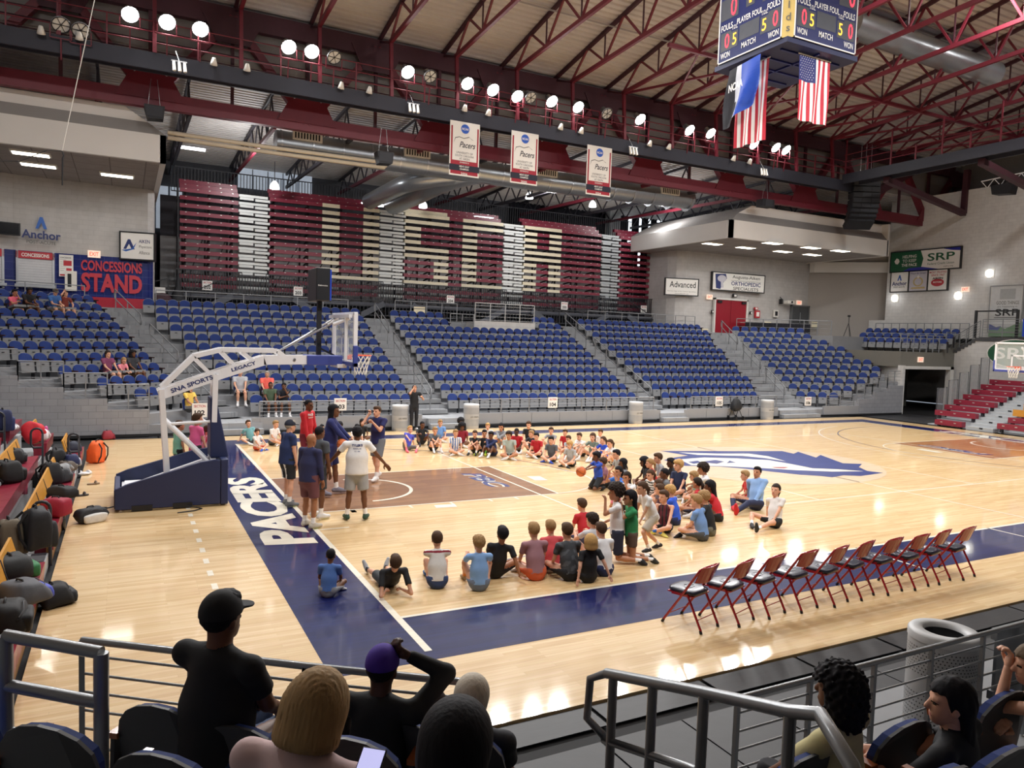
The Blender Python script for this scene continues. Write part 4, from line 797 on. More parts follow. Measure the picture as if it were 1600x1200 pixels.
fl_ = thing('flag', 'blue association flag with white letters, twisted, under the scoreboard', 'flag', (12.72, 8.35, 11.72)); mb = MB(); nu, nv = 20, 14
def P(a, b, d=0): x = a*1.2*(1-.1*b)+.02; return (-(.12*math.sin(a*9+b*4)*b+.25*b*(1-a)**2+d), -x, -b*1.55*(1-.25*a*(a > .2)+.12*(1-a))-.12*(1-a))
for i in range(nu):
    for j in range(nv): mb.add([P(i/nu, j/nv), P((i+1)/nu, j/nv), P((i+1)/nu, (j+1)/nv), P(i/nu, (j+1)/nv)], [(0, 1, 2, 3)], 0 if i > 7 else 1 if i > 4+j*.12 else 2, True)
mb.build('cloth', [mat('flag_royal', '1e49b0', .45, coat=.2), mat('flag_sheen', 'c9ccd4', .5), mat('flag_black', '1d1e26', .5)], fl_, False)
mb = MB(); put_text(mb, 'NCAA', (-.33, -.62, -.78), (0, -1, .12), (0, .1, 1), .55, .22, bold=.03, shear=.2); mb.build('lettering', M_FW, fl_)
M_BNW = mat('banner_white', 'e3e0da', .8, var=.02); M_BNR = mat('banner_red', '9c2a39', .8); M_BNK = mat('banner_navy', '262836', .8); M_RND = mat('round_blue', '2456b8', .6)
for i, (u0, u1, zt_, yr) in enumerate(((8.72, 10.06, 12.36, '2006'), (11.55, 12.87, 12.38, '2005'), (15.40, 16.74, 12.34, '2004'))):
    def pn(p, w=u1-u0, h=2.2):
        p.rect(-w/2+.05, w/2-.05, -h/2+.06, h/2-.2, M_BNR, .003); p.rect(-w/2+.12, w/2-.12, -h/2+.62, h/2-.12, M_BNW, .005); p.rect(-w/2, w/2, -h/2+.2, -h/2+.45, M_BNK, .006)
        p.ell(0, h/2-.28, .22, .22, M_BNW, .007); p.ell(0, h/2-.28, .19, .19, M_RND, .009); p.text('NCAA', 0, h/2-.28, .3, .1, M_BNW, .02, .15, .011)
        p.text('Pacers', .12, .18, .72, .24, M_BNK, .012, .35, .008)
        p.poly([(-.5, .2), (-.42, .4), (-.25, .46), (-.05, .42), (.2, .5), (.4, .4), (.32, .42), (.18, .53), (-.05, .45), (-.25, .49), (-.44, .43)], mat('grey_print', '6a6a66', .5), .007)
        p.text('UNIVERSITY OF', 0, -.16, .74, .085, M_BNK, .0, 0, .008); p.text('SOUTH CAROLINA', 0, -.28, .84, .085, M_BNK, .0, 0, .008); p.text('AT AIKEN', 0, -.4, .46, .085, M_BNK, .0, 0, .008)
        p.text('DIVISION II', 0, -.55, .4, .06, M_BNW, .01, 0, .008); p.text("MEN'S GOLF", 0, -.71, .44, .08, M_BNW, .02, 0, .009); p.text('CHAMPION', 0, -.82, .4, .075, M_BNW, .02, 0, .009); p.text(yr, 0, -1.0, .3, .09, M_BNW, .015, 0, .008)
    flat_sign('hanging_banner', 'white and red championship banner dated %s hung from the catwalk' % {'2006': 'two thousand six', '2005': 'two thousand five', '2004': 'two thousand four'}[yr], ((u0+u1)/2, 20.1, zt_-1.1), (1, 0), u1-u0, 2.2, pn, 'banner', .012, M_BNW, group='championship banners under the catwalk')
# ================================================================== floodlights and other things on the catwalk
M_LENS = mat('lit_lens', 'fffdf6', .3, var=.01, emit=55); M_HOUS = mat('lamp_housing', '9b9da2', .35, .6); M_OFF = mat('unlit_lens', 'd8d9d6', .3, var=.03)
def flood(p, on, lab):
    t = thing('floodlight', lab, 'floodlight', tuple(p), group='floodlights along the catwalk'); d = Vector((.12, -.72, -.68)).to_track_quat('Z', 'Y').to_euler()
    h = MB().lathe([(.06, -.42), (.12, -.38), (.14, -.2), (.27, -.02), (.29, .04), (.27, .05)], 16).build('housing', M_HOUS, t); h.rotation_euler = d
    l = MB().lathe([(0, .03), (.1, .045), (.26, .03)], 18).build('lens', M_LENS if on else M_OFF, t); l.rotation_euler = d
    if not on:
        s = MB()
        for k in range(3): a = PI*k/3; s.bar((.25*math.cos(a), .25*math.sin(a), .05), (-.25*math.cos(a), -.25*math.sin(a), .05), .02)
        s.tube([(.26*math.cos(2*PI*k/18), .26*math.sin(2*PI*k/18), .05) for k in range(18)], .014, 5, closed=True).build('guard', M_BLKM, t).rotation_euler = d
    MB().bar((-.3, 0, -.05), (-.3, 0, -.45), .03).bar((.3, 0, -.05), (.3, 0, -.45), .03).bar((-.3, 0, -.45), (.3, 0, -.45), .03).bar((0, 0, -.45), (0, .1, -1.1), .04).build('yoke', M_MAR, t)
for i, p in enumerate(FLOODP): flood(p, True, '%s lit floodlight along the catwalk, counted from the concession end' % ORD[i])
for i, (px, py) in enumerate(((522, 89), (672, 119), (829, 152), (948, 177), (95, 38), (126, 47))): flood(at(px, py, y=20.15), False, '%s unlit floodlight with wire guard along the catwalk' % ORD[i])
M_WPL = mat('white_plastic', 'e6e3dc', .4)
for i, (px, py) in enumerate(((64, 50), (124, 59), (334, 99), (386, 108), (533, 136), (577, 143), (726, 171), (763, 178), (876, 200), (908, 206), (1015, 226), (1045, 231), (1146, 249), (1171, 254))):
    p = at(px, py, y=20.1); t = thing('horn_lamp', '%s small white horn lamp clipped under the catwalk rail' % ORD[i], 'lamp', tuple(p), group='small white lamps under the catwalk rail')
    MB().lathe([(.03, .2), (.06, .18), (.1, .05), (.13, -.06), (.1, -.06)], 12).build('shade', M_WPL, t).rotation_euler = (.5, 0, 0); MB().bar((0, .03, .12), (0, .15, .2), .03).build('clip', M_BLKM, t)
for i, (px, py) in enumerate(((280, 103), (646, 168), (989, 235), (1193, 268))):
    p = at(px, py, y=20.0); t = thing('spot_cluster', '%s cluster of three small white spotlights hung below the catwalk' % ORD[i], 'spotlight', tuple(p), group='spotlight clusters below the catwalk')
    for k in (-1, 0, 1): MB().tube([(k*.17, 0, .12), (k*.17+.02, -.06, -.2)], [.05, .06], 8).build('lamp_can', M_WPL, t)
    MB().bar((-.25, 0, .15), (.25, 0, .15), .04).tube([(0, 0, .15), (-.1, .2, .55)], .012, 5).build('bracket', M_STEEL, t)
for i, (px, py, y) in enumerate(((600, 247, 20.6), (241, 176, 21.4), (1197, 318, 21.3))):
    p = at(px, py, y=y); t = thing('hanging_speaker', ['black trapezoid speaker hung before the silver duct', 'black speaker hung by the concession block', 'flat black speaker hung before the cream fascia'][i], 'speaker', tuple(p))
    MB().prism([(-.34, .22), (.34, .22), (.3, -.22), (-.22, -.26)] if i < 2 else [(-.42, .2), (.42, .2), (.42, -.2), (-.42, -.2)], -.2, .3, 'y').build('cabinet', mat('speaker_black', '22242a', .6), t, bevel=.03)
    MB().box(-.26, .26, -.215, -.2, -.18, .18).build('grille', mat('speaker_grille', '33363d', .7), t)
    for a in (-.2, .2): MB().tube([(a, .1, .22), (a*.5, .1, 1.2)], .01, 4).build('hanging_cable', M_STEEL, t)
la = thing('line_array_speaker', 'curved black line array speaker hung before the white wall', 'speaker', tuple(at(1349, 320, y=20)))
n = 8
for i in range(n):
    a = .02+.0*i+(max(0, i-2))*.085; z = 1.12-.32*i+.02*max(0, i-3)**1.4; yy = .25*(max(0, i-2)/5)**2*1.6
    o = MB().prism([(-.75, -.14), (.75, -.14), (.75, .14), (-.75, .14)], -.35, .35, 'y').box(-.7, -.28, -.37, -.35, -.11, .11, 1).box(-.24, .24, -.37, -.35, -.11, .11, 1).box(.28, .7, -.37, -.35, -.11, .11, 1).build('speaker_box', [mat('speaker_black', '22242a', .6), mat('speaker_grille', '3d4148', .6)], la)
    o.location = (0.35*0+.1*(i/7)**2*2, yy, z); o.rotation_euler = (-a*1.3, 0, -.5)
MB().box(-.85, .85, -.4, .4, 1.3, 1.36).build('fly_bar', M_BLKM, la).rotation_euler.z = -.5
for x in (-.4, 0, .45): MB().tube([(x, 0, 1.35), (x, 0, 3.4)], .015, 5).build('hoist_chain', M_STEEL, la)
# ducts and pipes
M_DUCT = mat('galvanised_duct', 'a3a8ad', .32, .75, var=.1, scale=3, stretch=(6, 1, 1)); M_PIPE = mat('cream_pipe', 'cfc3ac', .5)
du = thing('air_duct', 'big silver spiral duct along the girder with white vents', 'duct'); yd, zd, rd_ = 23.6, 11.3, .52
MB().tube([(2.4, yd, zd-.05), (13, yd, zd-.05), (24.4, yd, zd+.1)], rd_, 20).build('duct_run', M_DUCT, du)
mb = MB()
for i in range(18): x = 2.6+1.27*i; mb.tube([(x-.03, yd, zd-.03), (x+.03, yd, zd-.03)], rd_+.015, 20)
mb.build('duct_band', M_STEEL, du)['kind'] = 'stuff'
for x in (3.6, 8.4, 15.0, 22.6): 
    MB().box(x-.6, x+.6, yd-rd_-.08, yd-rd_+.1, zd+.08, zd+.42).build('vent', M_WPL, du); mb = MB()
    for j in range(9): mb.box(x-.52+.12*j, x-.46+.12*j, yd-rd_-.09, yd-rd_-.07, zd+.13, zd+.37)
    mb.build('vent_slot', M_BLKM, du)
MB().tube([(12.2, yd, zd), (11.4, yd+.15, zd-.15), (10.7, yd+.5, zd-.35), (10.2, yd+1.1, zd-.55), (9.9, yd+1.9, zd-.7), (9.8, yd+3, zd-.8), (9.8, yd+7, zd-.8)], .5, 20).tube([(10.6, yd+.4, zd-.3), (9.6, yd+.4, zd-.5), (8.8, yd+.8, zd-.7), (8.5, yd+1.6, zd-.75), (8.5, yd+7, zd-.75)], .42, 18).build('duct_branch', M_DUCT, du)
d2 = thing('air_duct', 'big silver duct under the ribbed roof beyond the scoreboard', 'duct'); MB().tube([tuple(at(1330, 36, y=12.5)), tuple(at(1440, 76, y=12.5)), tuple(at(1552, 116, y=12.5))], .55, 20).build('duct_run', M_DUCT, d2)
pp = thing('pipe_run', 'pair of cream insulated pipes under the girder', 'pipe')
for dz in (0, .2): MB().tube([tuple(at(262, 215-dz*40, y=23.0)), tuple(at(420, 238-dz*40, y=23.0)), tuple(at(600, 262-dz*40, y=23.0)), tuple(at(606, 256-dz*40, y=23.6))], .085, 8).build('pipe', M_PIPE, pp)
mp = thing('hanging_microphone', 'thin white microphone cord hanging before the concession fascia', 'microphone', tuple(at(97, 236, y=16)))
q0 = at(152, -20, y=16)-at(97, 236, y=16); MB().tube([(0, 0, 0), tuple(q0)], .012, 5).build('cord', M_WPL, mp); MB().tube([(0, 0, 0), (.04, 0, -.12), (.01, 0, -.2), (0, 0, -.95)], .02, 6).build('microphone_rod', M_BLKM, mp); MB().tube([(0, 0, 0), (-.35, 0, -.02), (-1.0, 0, -.42), (-1.7, 0, -.5)], .012, 5).build('loose_cord', M_BLKM, mp)
for i, (px, py) in enumerate(((429, 291), (661, 321), (827, 307), (926, 320))):
    p = at(px, py, y=30); t = thing('pendant_lamp', '%s white glass pendant lamp over the closed bleachers' % ORD[i], 'lamp', tuple(p), group='pendant lamps over the bleachers')
    MB().lathe([(.05, .26), (.1, .22), (.2, .08), (.24, -.1), (.22, -.14), (0, -.15)], 14).build('globe', mat('lit_globe', 'ffffff', .4, emit=2.4), t); MB().tube([(0, 0, .26), (0, 0, 1.2)], .02, 5).build('stem', M_BLKM, t)
for i, (px, py) in enumerate(((630, 286), (582, 320), (755, 341), (300, 232))):
    p = at(px, py, y=31.5); t = thing('strip_light', '%s lit strip lamp under the low roof' % ORD[i], 'lamp', tuple(p), group='strip lamps under the low roof'); MB().box(-.6, .6, -.1, .1, -.05, .05).build('tube', mat('lit_tube', 'ffffff', .4, emit=7), t); MB().box(-.65, .65, -.12, .12, .05, .1).build('housing', M_HOUS, t)
wt_ = thing('lighting_truss', 'white lattice lighting truss above the tall white wall', 'truss'); a_, b_ = at(1533, 290, x=38), at(1640, 268, x=38)
for dy, dz in ((0, 0), (0, .42), (.0, .0)): MB().tube([a_+np.array((0, 0, dz-.2)), b_+np.array((0, 0, dz-.2))], .03, 6).build('chord', M_WS, wt_)
mb = MB()
for i in range(10): q0 = a_+(b_-a_)*i/10; q1 = a_+(b_-a_)*(i+1)/10; mb.tube([q0+np.array((0, 0, -.2 if i % 2 else .22)), q1+np.array((0, 0, .22 if i % 2 else -.2))], .02, 5)
mb.build('lacing', M_WS, wt_)
t = thing('hanging_speaker', 'wide black speaker hung under the white lattice truss', 'speaker', tuple(at(1569, 297, x=38))); MB().prism([(-.55, .28), (.55, .28), (.45, -.2), (-.45, -.28)], -.3, .3, 'x').build('cabinet', MATS['speaker_black'], t, bevel=.03); MB().bar((0, 0, .28), (0, 0, .8), .04).build('bracket', M_BLKM, t)
# ================================================================== signs
M_GRN = mat('sign_green', '1d5c3e', .45, var=.03); M_ABL = mat('sign_blue', '2a62b8', .45); M_DBL = mat('deep_blue', '2a2f9c', .45); M_RINGC = mat('ring_gold', 'c7b27c', .4, .3); M_MAUV = mat('soft_grey_print', 'c9c7d2', .6); M_GREYP = MATS['grey_print']
def anchor(p, x, y, s, small=True):
    p.poly([(x-.12*s, y+.02*s), (x-.03*s, y+.3*s), (x+.03*s, y+.3*s), (x+.12*s, y+.02*s), (x+.05*s, y+.02*s), (x, y+.17*s), (x-.06*s, y+.02*s)], M_ABL, .005); p.text('Anchor', x, y-.12*s, .8*s, .2*s, M_NAVP, .025, 0, .005); p.text('POST-ACUTE', x, y-.3*s, .6*s, .075*s, M_GREYP, .01, 0, .005)
def srp(p):
    p.poly([(-2.3, -.62), (-2.3, .62), (-.25, .62), (-.05, .1), (-.2, -.62)], M_GRN, .003); p.poly([(-1.4, -.62), (1.0, -.62), (-.1, -.42), (-1.0, -.45)], M_DBL, .004); p.poly([(1.2, .62), (2.3, .62), (2.3, .42), (1.8, .48)], M_DBL, .004)
    for i, s in enumerate(('HELPING', 'TO KEEP', 'THE PACE')): p.text(s, -1.0, .3-.27*i, [.95, .95, 1.05][i], .19, M_SIGN, .02 if i == 2 else .005, 0, .006)
    p.text('SRP', 1.1, .15, 1.75, .48, M_GRN, .015, 0, .006); p.text('Federal Credit Union', 1.1, -.27, 1.7, .14, M_GRN, 0, 0, .006); p.text('srpfcu.org', 1.6, -.48, .6, .1, M_BLK, 0, 0, .006); p.poly([(-2.05, .05), (-1.9, .25), (-1.75, .18), (-1.68, .02), (-1.8, -.15), (-1.95, -.12)], M_SIGN, .006)
yc = 21.77; FRB = mat('black_sign_frame', '17181c', .4)
flat_sign('wall_sign', 'green and white credit union sign on the tall white wall', (41.85, 21.5, 9.28), (0, -1), 4.6, 1.24, srp, frame=FRB)
def three(p):
    p.text('', 0, 0) if False else None
def s_anchor(p): anchor(p, 0, .05, 1.3)
def s_ring(p):
    p.rect(-.6, .6, -.62, .62, M_MAUV); p.text('Floyd & Green', 0, .48, 1.05, .16, M_NAVP, .005, 0, .006); n = 20
    for cx, cy, r in ((0, 0, .3),): p.poly([(cx+.34*math.cos(2*PI*i/n), cy-.05+.3*math.sin(2*PI*i/n)) for i in range(n)], M_RINGC, .005); p.poly([(cx+.24*math.cos(2*PI*i/n), cy-.05+.22*math.sin(2*PI*i/n)) for i in range(n)], M_MAUV, .006)
    p.poly([(-.1, .25), (0, .38), (.1, .25), (0, .16)], M_SIGN, .007); p.poly([(-.5, -.5), (.5, -.5), (.45, -.38), (-.4, -.4)], M_RINGC, .006)
def s_auto(p): p.text('MOST TRUSTED', 0, .48, 1.1, .13, M_RED, .01, 0, .005); p.text('SINCE 1967', 0, .3, .85, .13, M_RED, .01, 0, .005); p.ell(0, -.16, .42, .24, M_RED, .004); p.text('AIKEN', 0, .1, .68, .13, M_BLK, .04, 0, .007); p.text('MOTORS', 0, -.14, .55, .1, M_SIGN, .02, 0, .007)
for i, (fn, lab) in enumerate(((s_anchor, 'white medical sign with blue letter A, below the credit union sign'), (s_ring, 'grey jewellery sign with a gold ring, below the credit union sign'), (s_auto, 'white sign with red oval reading most trusted, below the credit union sign'))):
    flat_sign('wall_sign', lab, (41.85, 23.1-1.29*i, 7.98), (0, -1), 1.2, 1.24, fn, frame=FRB)
def s_good(p): p.rect(-.85, .85, -1.3, 1.3, mat('poster_grey', 'cfd2d4', .5)); p.rect(-.35, .5, .55, 1.15, mat('poster_dgrey', 'b0b4b6', .5), .004); p.text('GOOD THINGS', .1, .35, 1.25, .2, M_GREYP, .01, 0, .005); p.text('are happening at', .1, .12, 1.1, .12, M_GREYP, 0, 0, .005); p.text('SRP', .1, -.2, 1.3, .4, M_BLK, .01, 0, .005); p.rect(-.6, .75, -.52, -.49, M_BLK, .005)
flat_sign('wall_poster', 'tall grey poster reading good things beside the hall corner', (41.85, 16.35, 6.1), (0, -1), 1.75, 2.6, s_good, 'poster', frame=mat('grey_frame', '9a9c9e', .5))
def s_hill(p): p.poly([(-1, -.5), (1, -.5), (1, .4), (.5, .25), (-.1, -.05), (-.4, .1), (-1, -.1)], mat('hill_green', '7fa07f', .6), .004); p.poly([(-1, -.1), (-1, .25), (-.6, .05), (-.3, .12), (-.5, -.15)], mat('hill_blue', '6a74a8', .6), .005)
flat_sign('wall_poster', 'low mural of green and blue hills behind the walkway railing', (41.85, 16.2, 5.0), (0, -1), 2.0, 1.0, s_hill, 'poster')
def s_oval(p): p.ell(0, 0, 1.5, .78, M_SIGN, .003); p.ell(0, 0, 1.44, .73, M_GRN, .005); p.text('SRP', 0, 0, 2.1, .62, M_SIGN, .015, 0, .008)
flat_sign('wall_oval_sign', 'green oval sign with white letters behind the far backboard', (39.9, 14.6, 3.55), (0, -1), 2.6, .9, s_oval, base=MATS['white_trim'], th=.02)
def s_digits(p): p.text('88:88', 0, .15, .75, .26, mat('blue_digit', '3a56d8', .4), 0, 0, .006); p.text('88', 0, -.2, .4, .22, MATS['blue_digit'], 0, 0, .006)
flat_sign('game_clock', 'blue game clock at the walkway edge above the far goal', (39.6, 13.6, 4.95), (0, -1), 1.1, .95, s_digits, 'clock', .12, base=mat('royal_blue_panel', '1f46c4', .4))
for i, (px, py) in enumerate(((1398, 466), (1546, 427), (1497, 462), (1475, 1))):
    if i == 3: break
    p = at(px, py, x=41.97); t = thing('wall_lamp', ['round wall lamp beside the balcony on the tall white wall', 'round wall lamp highest on the tall white wall', 'round wall lamp under the exit sign on the tall white wall'][i], 'lamp', tuple(p))
    MB().ell((0, 0, 0), .1, .24, .24, 14, 10).build('globe', mat('lit_wall_globe', 'fff6e0', .4, emit=3), t); MB().box(0, .03, -.27, .27, -.27, .27).build('back_plate', M_WPL, t)
    l = bpy.data.lights.new('wall_lamp_glow', 'POINT'); l.energy = 7; l.shadow_soft_size = .2; o = bpy.data.objects.new('wall_lamp_glow', l); COL.objects.link(o); o.location = (p[0]-.4, p[1], p[2])
def s_exit(p): p.text('EXIT', 0, 0, .34, .17, mat('exit_red', 'e0533a', .4, emit=1.2), .02, 0, .004)
MEX = mat('exit_lit', 'f3d9c4', .4, emit=.5)
for px, py, kk, ex, lab in ((1439, 562, {'y': 17.85}, (1, 0), 'lit exit sign on the balcony front over the passage'), (1508, 452, {'x': 41.85}, (0, -1), 'lit exit sign on the tall white wall'), (147, 397, {'y': 28.35}, (1, 0), 'lit exit sign over the blue concession tiles'), (1109, 464, {'y': 28.1}, (1, 0), 'lit exit sign beside the red door'), (1249, 473, {'y': 28.05}, (1, 0), 'lit exit sign over the grey double door')): flat_sign('exit_sign', lab, at(px, py, **kk), ex, .48, .3, s_exit, 'sign', .05, MEX, group='exit signs')
def s_adv(p): p.text('Advanced', .05, .15, 1.75, .38, M_BLK, .008, 0, .005); p.text('Dermatology & Skin Cancer Specialists', 0, -.28, 1.9, .08, M_GREYP, 0, 0, .005); p.text('AdvancedDermSC.com', 0, -.42, .9, .06, M_GREYP, 0, 0, .005)
flat_sign('wall_sign', 'white skin clinic sign reading advanced on the cream wall', (27.95, 28.12, 7.05), (.96, -.28), 2.15, .98, s_adv, frame=FRB)
def s_orth(p): p.poly([(-1.95, .45), (-1.1, .5), (-1.0, .2), (-1.35, -.15), (-1.5, -.5), (-1.85, -.45)], M_NAVP, .004); p.ell(-1.4, .18, .36, .22, M_MAUV, .005); p.poly([(-1.5, .1), (-1.3, .1), (-1.25, -.4), (-1.45, -.4)], M_MAUV, .006); p.text('Augusta-Aiken', .6, .32, 2.3, .26, M_BLK, .006, 0, .005); p.rect(-.65, 1.85, .1, .12, M_GREYP, .005); p.text('ORTHOPEDIC', .6, -.08, 2.45, .26, M_NAVP, .02, 0, .005); p.text('SPECIALISTS', .6, -.4, 2.1, .2, M_BLK, .006, 0, .005)
flat_sign('wall_sign', 'wide white orthopedic sign above the red door', (32.55, 27.95, 7.6), (.995, -.06), 4.25, 1.08, s_orth, frame=FRB)
def s_aik(p): p.poly([(-.55, -.15), (-.37, .28), (-.28, .28), (-.1, -.15), (-.22, -.15), (-.33, .08), (-.44, -.15)], M_NAVP, .004); p.poly([(-.62, -.2), (-.22, -.12), (-.03, .16), (-.15, -.14), (-.45, -.26)], M_ABL, .005); p.text('AIKEN', .28, .22, .44, .15, M_NAVP, .012, 0, .005); p.text('Physicians', .32, -.03, .5, .15, M_GREYP, 0, 0, .005); p.text('Alliance', .28, -.27, .42, .15, M_GREYP, 0, 0, .005)
flat_sign('wall_sign', 'white box sign with blue swoosh beside the concession corner', (-2.62, 28.2, 7.02), (1, -.15), 1.3, 1.12, s_aik, th=.35, base=M_SIGN, frame=FRB)
wa = thing('wall_lettering', 'blue letter A and name mounted on the pale concession wall', 'sign', (-6.2, 28.25, 7.35)); 
class Pm:
    def __init__(s): s.L = {}
    def text(s, t, x, y, w, h, m, bold=.01, sh=0, d=0): put_text(s.L.setdefault(m.name, (MB(), m))[0], t, (x, -d, y), (.985, .17, 0), (0, 0, 1), w, h, 0, bold)
    def poly(s, pts, m, d=0): s.L.setdefault(m.name, (MB(), m))[0].add([(a*.985, -d+a*.17, b) for a, b in pts], [tuple(range(len(pts)))])
pm = Pm(); anchor(pm, 0, .05, 1.75)
for mb, m in pm.L.values(): mb.build('letters', m, wa)
cs = thing('wall_lettering', 'big red concessions stand letters on the blue tile', 'sign', (-3.6, 28.38, 5.7)); mb = MB(); put_text(mb, 'CONCESSIONS', (0, 0, .36), (1, 0, 0), (0, 0, 1), 2.35, .46, bold=.03); put_text(mb, 'STAND', (0, 0, -.36), (1, 0, 0), (0, 0, 1), 2.35, .82, bold=.04); mb.build('letters', mat('red_letters', 'c23545', .4), cs)
def shutter(x0, x1, y0, y1, lab):
    t = thing('concession_shutter', lab, 'shutter', (x0, y0, 0)); d = np.array((x1-x0, y1-y0)); L = np.linalg.norm(d); t.rotation_euler.z = math.atan2(d[1], d[0])
    for i in range(10): MB().box(.08, L-.08, -.06, -.02, 5.12+.105*i, 5.22+.105*i).build('slat', mat('white_shutter', 'c3c4c8', .45), t)
    MB().box(0, L, -.1, 0, 6.18, 6.47).build('header', M_RED, t); MB().box(0, .08, -.1, 0, 4.9, 6.5).box(L-.08, L, -.1, 0, 4.9, 6.5).build('side_rail', M_STEEL, t); MB().box(-.05, L+.05, -.3, 0, 4.98, 5.1).build('counter', M_STEEL, t)
    mb = MB(); put_text(mb, 'CONCESSIONS', (L/2, -.104, 6.32), (1, 0, 0), (0, 0, 1), L*.72, .15, bold=.03); mb.build('header_lettering', M_SIGN, t)
shutter(-7.1, -5.75, 28.2, 28.38, 'closed white concession shutter under the blue letter A'); shutter(-8.9, -7.5, 27.7, 28.1, 'closed white concession shutter farther from the blue tile letters')
def s_menu(p): p.rect(-.1, .2, .0, .22, M_RED) ; p.rect(-.0, .2, -.3, -.1, M_RED); p.text('CONCESSIONS', -.02, .34, .4, .06, M_BLK, .01, 0, .004); p.rect(-.23, .23, -.43, -.36, M_RED); [p.rect(-.22, -.0-.04*(i % 3), .24-.09*i, .25-.09*i, M_GREYP, .004) for i in range(6)]
flat_sign('menu_board', 'white menu board on the blue concession tiles', (-5.32, 28.35, 5.98), (1, 0), .52, .92, s_menu)
dsp = thing('wall_screen', 'wide black screen on the concession wall', 'screen', (-7.35, 27.9, 7.3), .15); MB().box(-.85, .45, -.1, .0, -.26, .26).build('panel', M_BLKM, dsp, bevel=.02); MB().box(-.8, .4, -.105, -.1, -.22, .22).build('display_face', mat('dark_glass', '0c0d14', .15), dsp)
dv = thing('drink_poster', 'narrow grey drink poster beside the menu board', 'poster', (-5.15, 28.36, 5.35)); MB().box(-.22, .22, -.06, 0, -.42, .42).build('cabinet', M_WPL, dv); MB().box(-.12, .02, -.07, -.06, -.25, .3).build('print', M_BLK, dv)
rd2 = thing('door_2', 'red double door in the cream wall at the top of the aisle', 'door', kind='structure'); MRD = mat('red_door', '8e1326', .45, var=.06)
for x in (30.75, 32.1): MB().box(x, x+1.33, 28.08, 28.18, 4.27, 6.42).build('door_leaf', MRD, rd2)
MB().box(30.63, 30.75, 28.02, 28.2, 4.27, 6.52).box(33.43, 33.55, 28.02, 28.2, 4.27, 6.52).box(30.63, 33.55, 28.02, 28.2, 6.42, 6.54).build('door_frame', MATS['white_trim'], rd2)
for x in (30.9, 33.0): MB().box(x, x+.35, 28.0, 28.08, 6.22, 6.36).build('door_closer', M_BLKM, rd2)
gd = thing('door_3', 'grey double door at the far corner of the cream wall', 'door', kind='structure')
for x in (37.7, 38.5): MB().box(x, x+.78, 28.08, 28.18, 4.27, 6.3).build('door_leaf', M_DG, gd)
MB().box(37.6, 37.7, 28.02, 28.2, 4.27, 6.4).box(39.28, 39.36, 28.02, 28.2, 4.27, 6.4).box(37.6, 39.36, 28.02, 28.2, 6.3, 6.4).build('door_frame', MATS['door_frame_grey'], gd); MB().tube([(38.42, 28.0, 5.2), (38.42, 28.0, 5.9)], .02, 6).build('door_handle', M_STEEL, gd)
MIS = [('fire_extinguisher_cabinet', 1183, 491, .42, .5, M_RED, 'red extinguisher cabinet beside the red door'), ('wall_dispenser', 1212, 490, .4, .5, M_WPL, 'white dispenser box on the cream wall'), ('alarm_box', 1181, 482, .3, .16, M_RED, 'small red alarm sign over the extinguisher cabinet'), ('light_switch', 1173, 489, .14, .2, M_BLKM, 'black switch plate beside the red door'), ('light_switch', 1113, 487, .14, .2, M_BLKM, 'black switch plate before the red door'), ('door_sign', 1148, 462, .34, .2, M_BLKM, 'small black sign above the red door')]
for n_, px, py, w, h, m, lab in MIS:
    p = at(px, py, y=28.1); t = thing(n_, lab, n_.split('_')[-1], tuple(p)); MB().box(-w/2, w/2, -.06, .06, -h/2, h/2).build('box', m, t, bevel=.01); MB().box(-w*.3, w*.3, -.07, -.06, -h*.3, h*.3).build('plate', M_SIGN if m is not M_WPL else M_BLKM, t)
pj = thing('projector', 'white projector on a bracket beside the grey double door', 'projector', tuple(at(1232, 472, y=27.7))); MB().box(-.25, .35, -.2, .2, -.12, .1).build('housing', M_WPL, pj, bevel=.03); MB().bar((-.2, .3, .1), (-.4, .4, .35), .04).box(-.45, -.3, .2, .4, -.15, .2).build('bracket', M_BLKM, pj); MB().tube([(.1, -.2, 0), (.1, -.26, 0)], .07, 10).build('lens', M_BLKM, pj)
tbl = thing('draped_table', 'long table with a black drape behind section one-oh-six', 'table', (34.9, 26.9, 4.27), math.radians(-18)); MB().box(-2.3, 2.3, -.35, .35, .72, .76).build('tabletop', M_WPL, tbl)
mb = MB(); A = [(-2.3+4.6*i/60, -.37-(.03 if i % 2 else 0), 0.02) for i in range(61)]; mb.add(A+[(a, b, .77) for a, b, _ in A], [(i, i+1, i+62, i+61) for i in range(60)]); mb.build('drape', M_CUR, tbl, False)
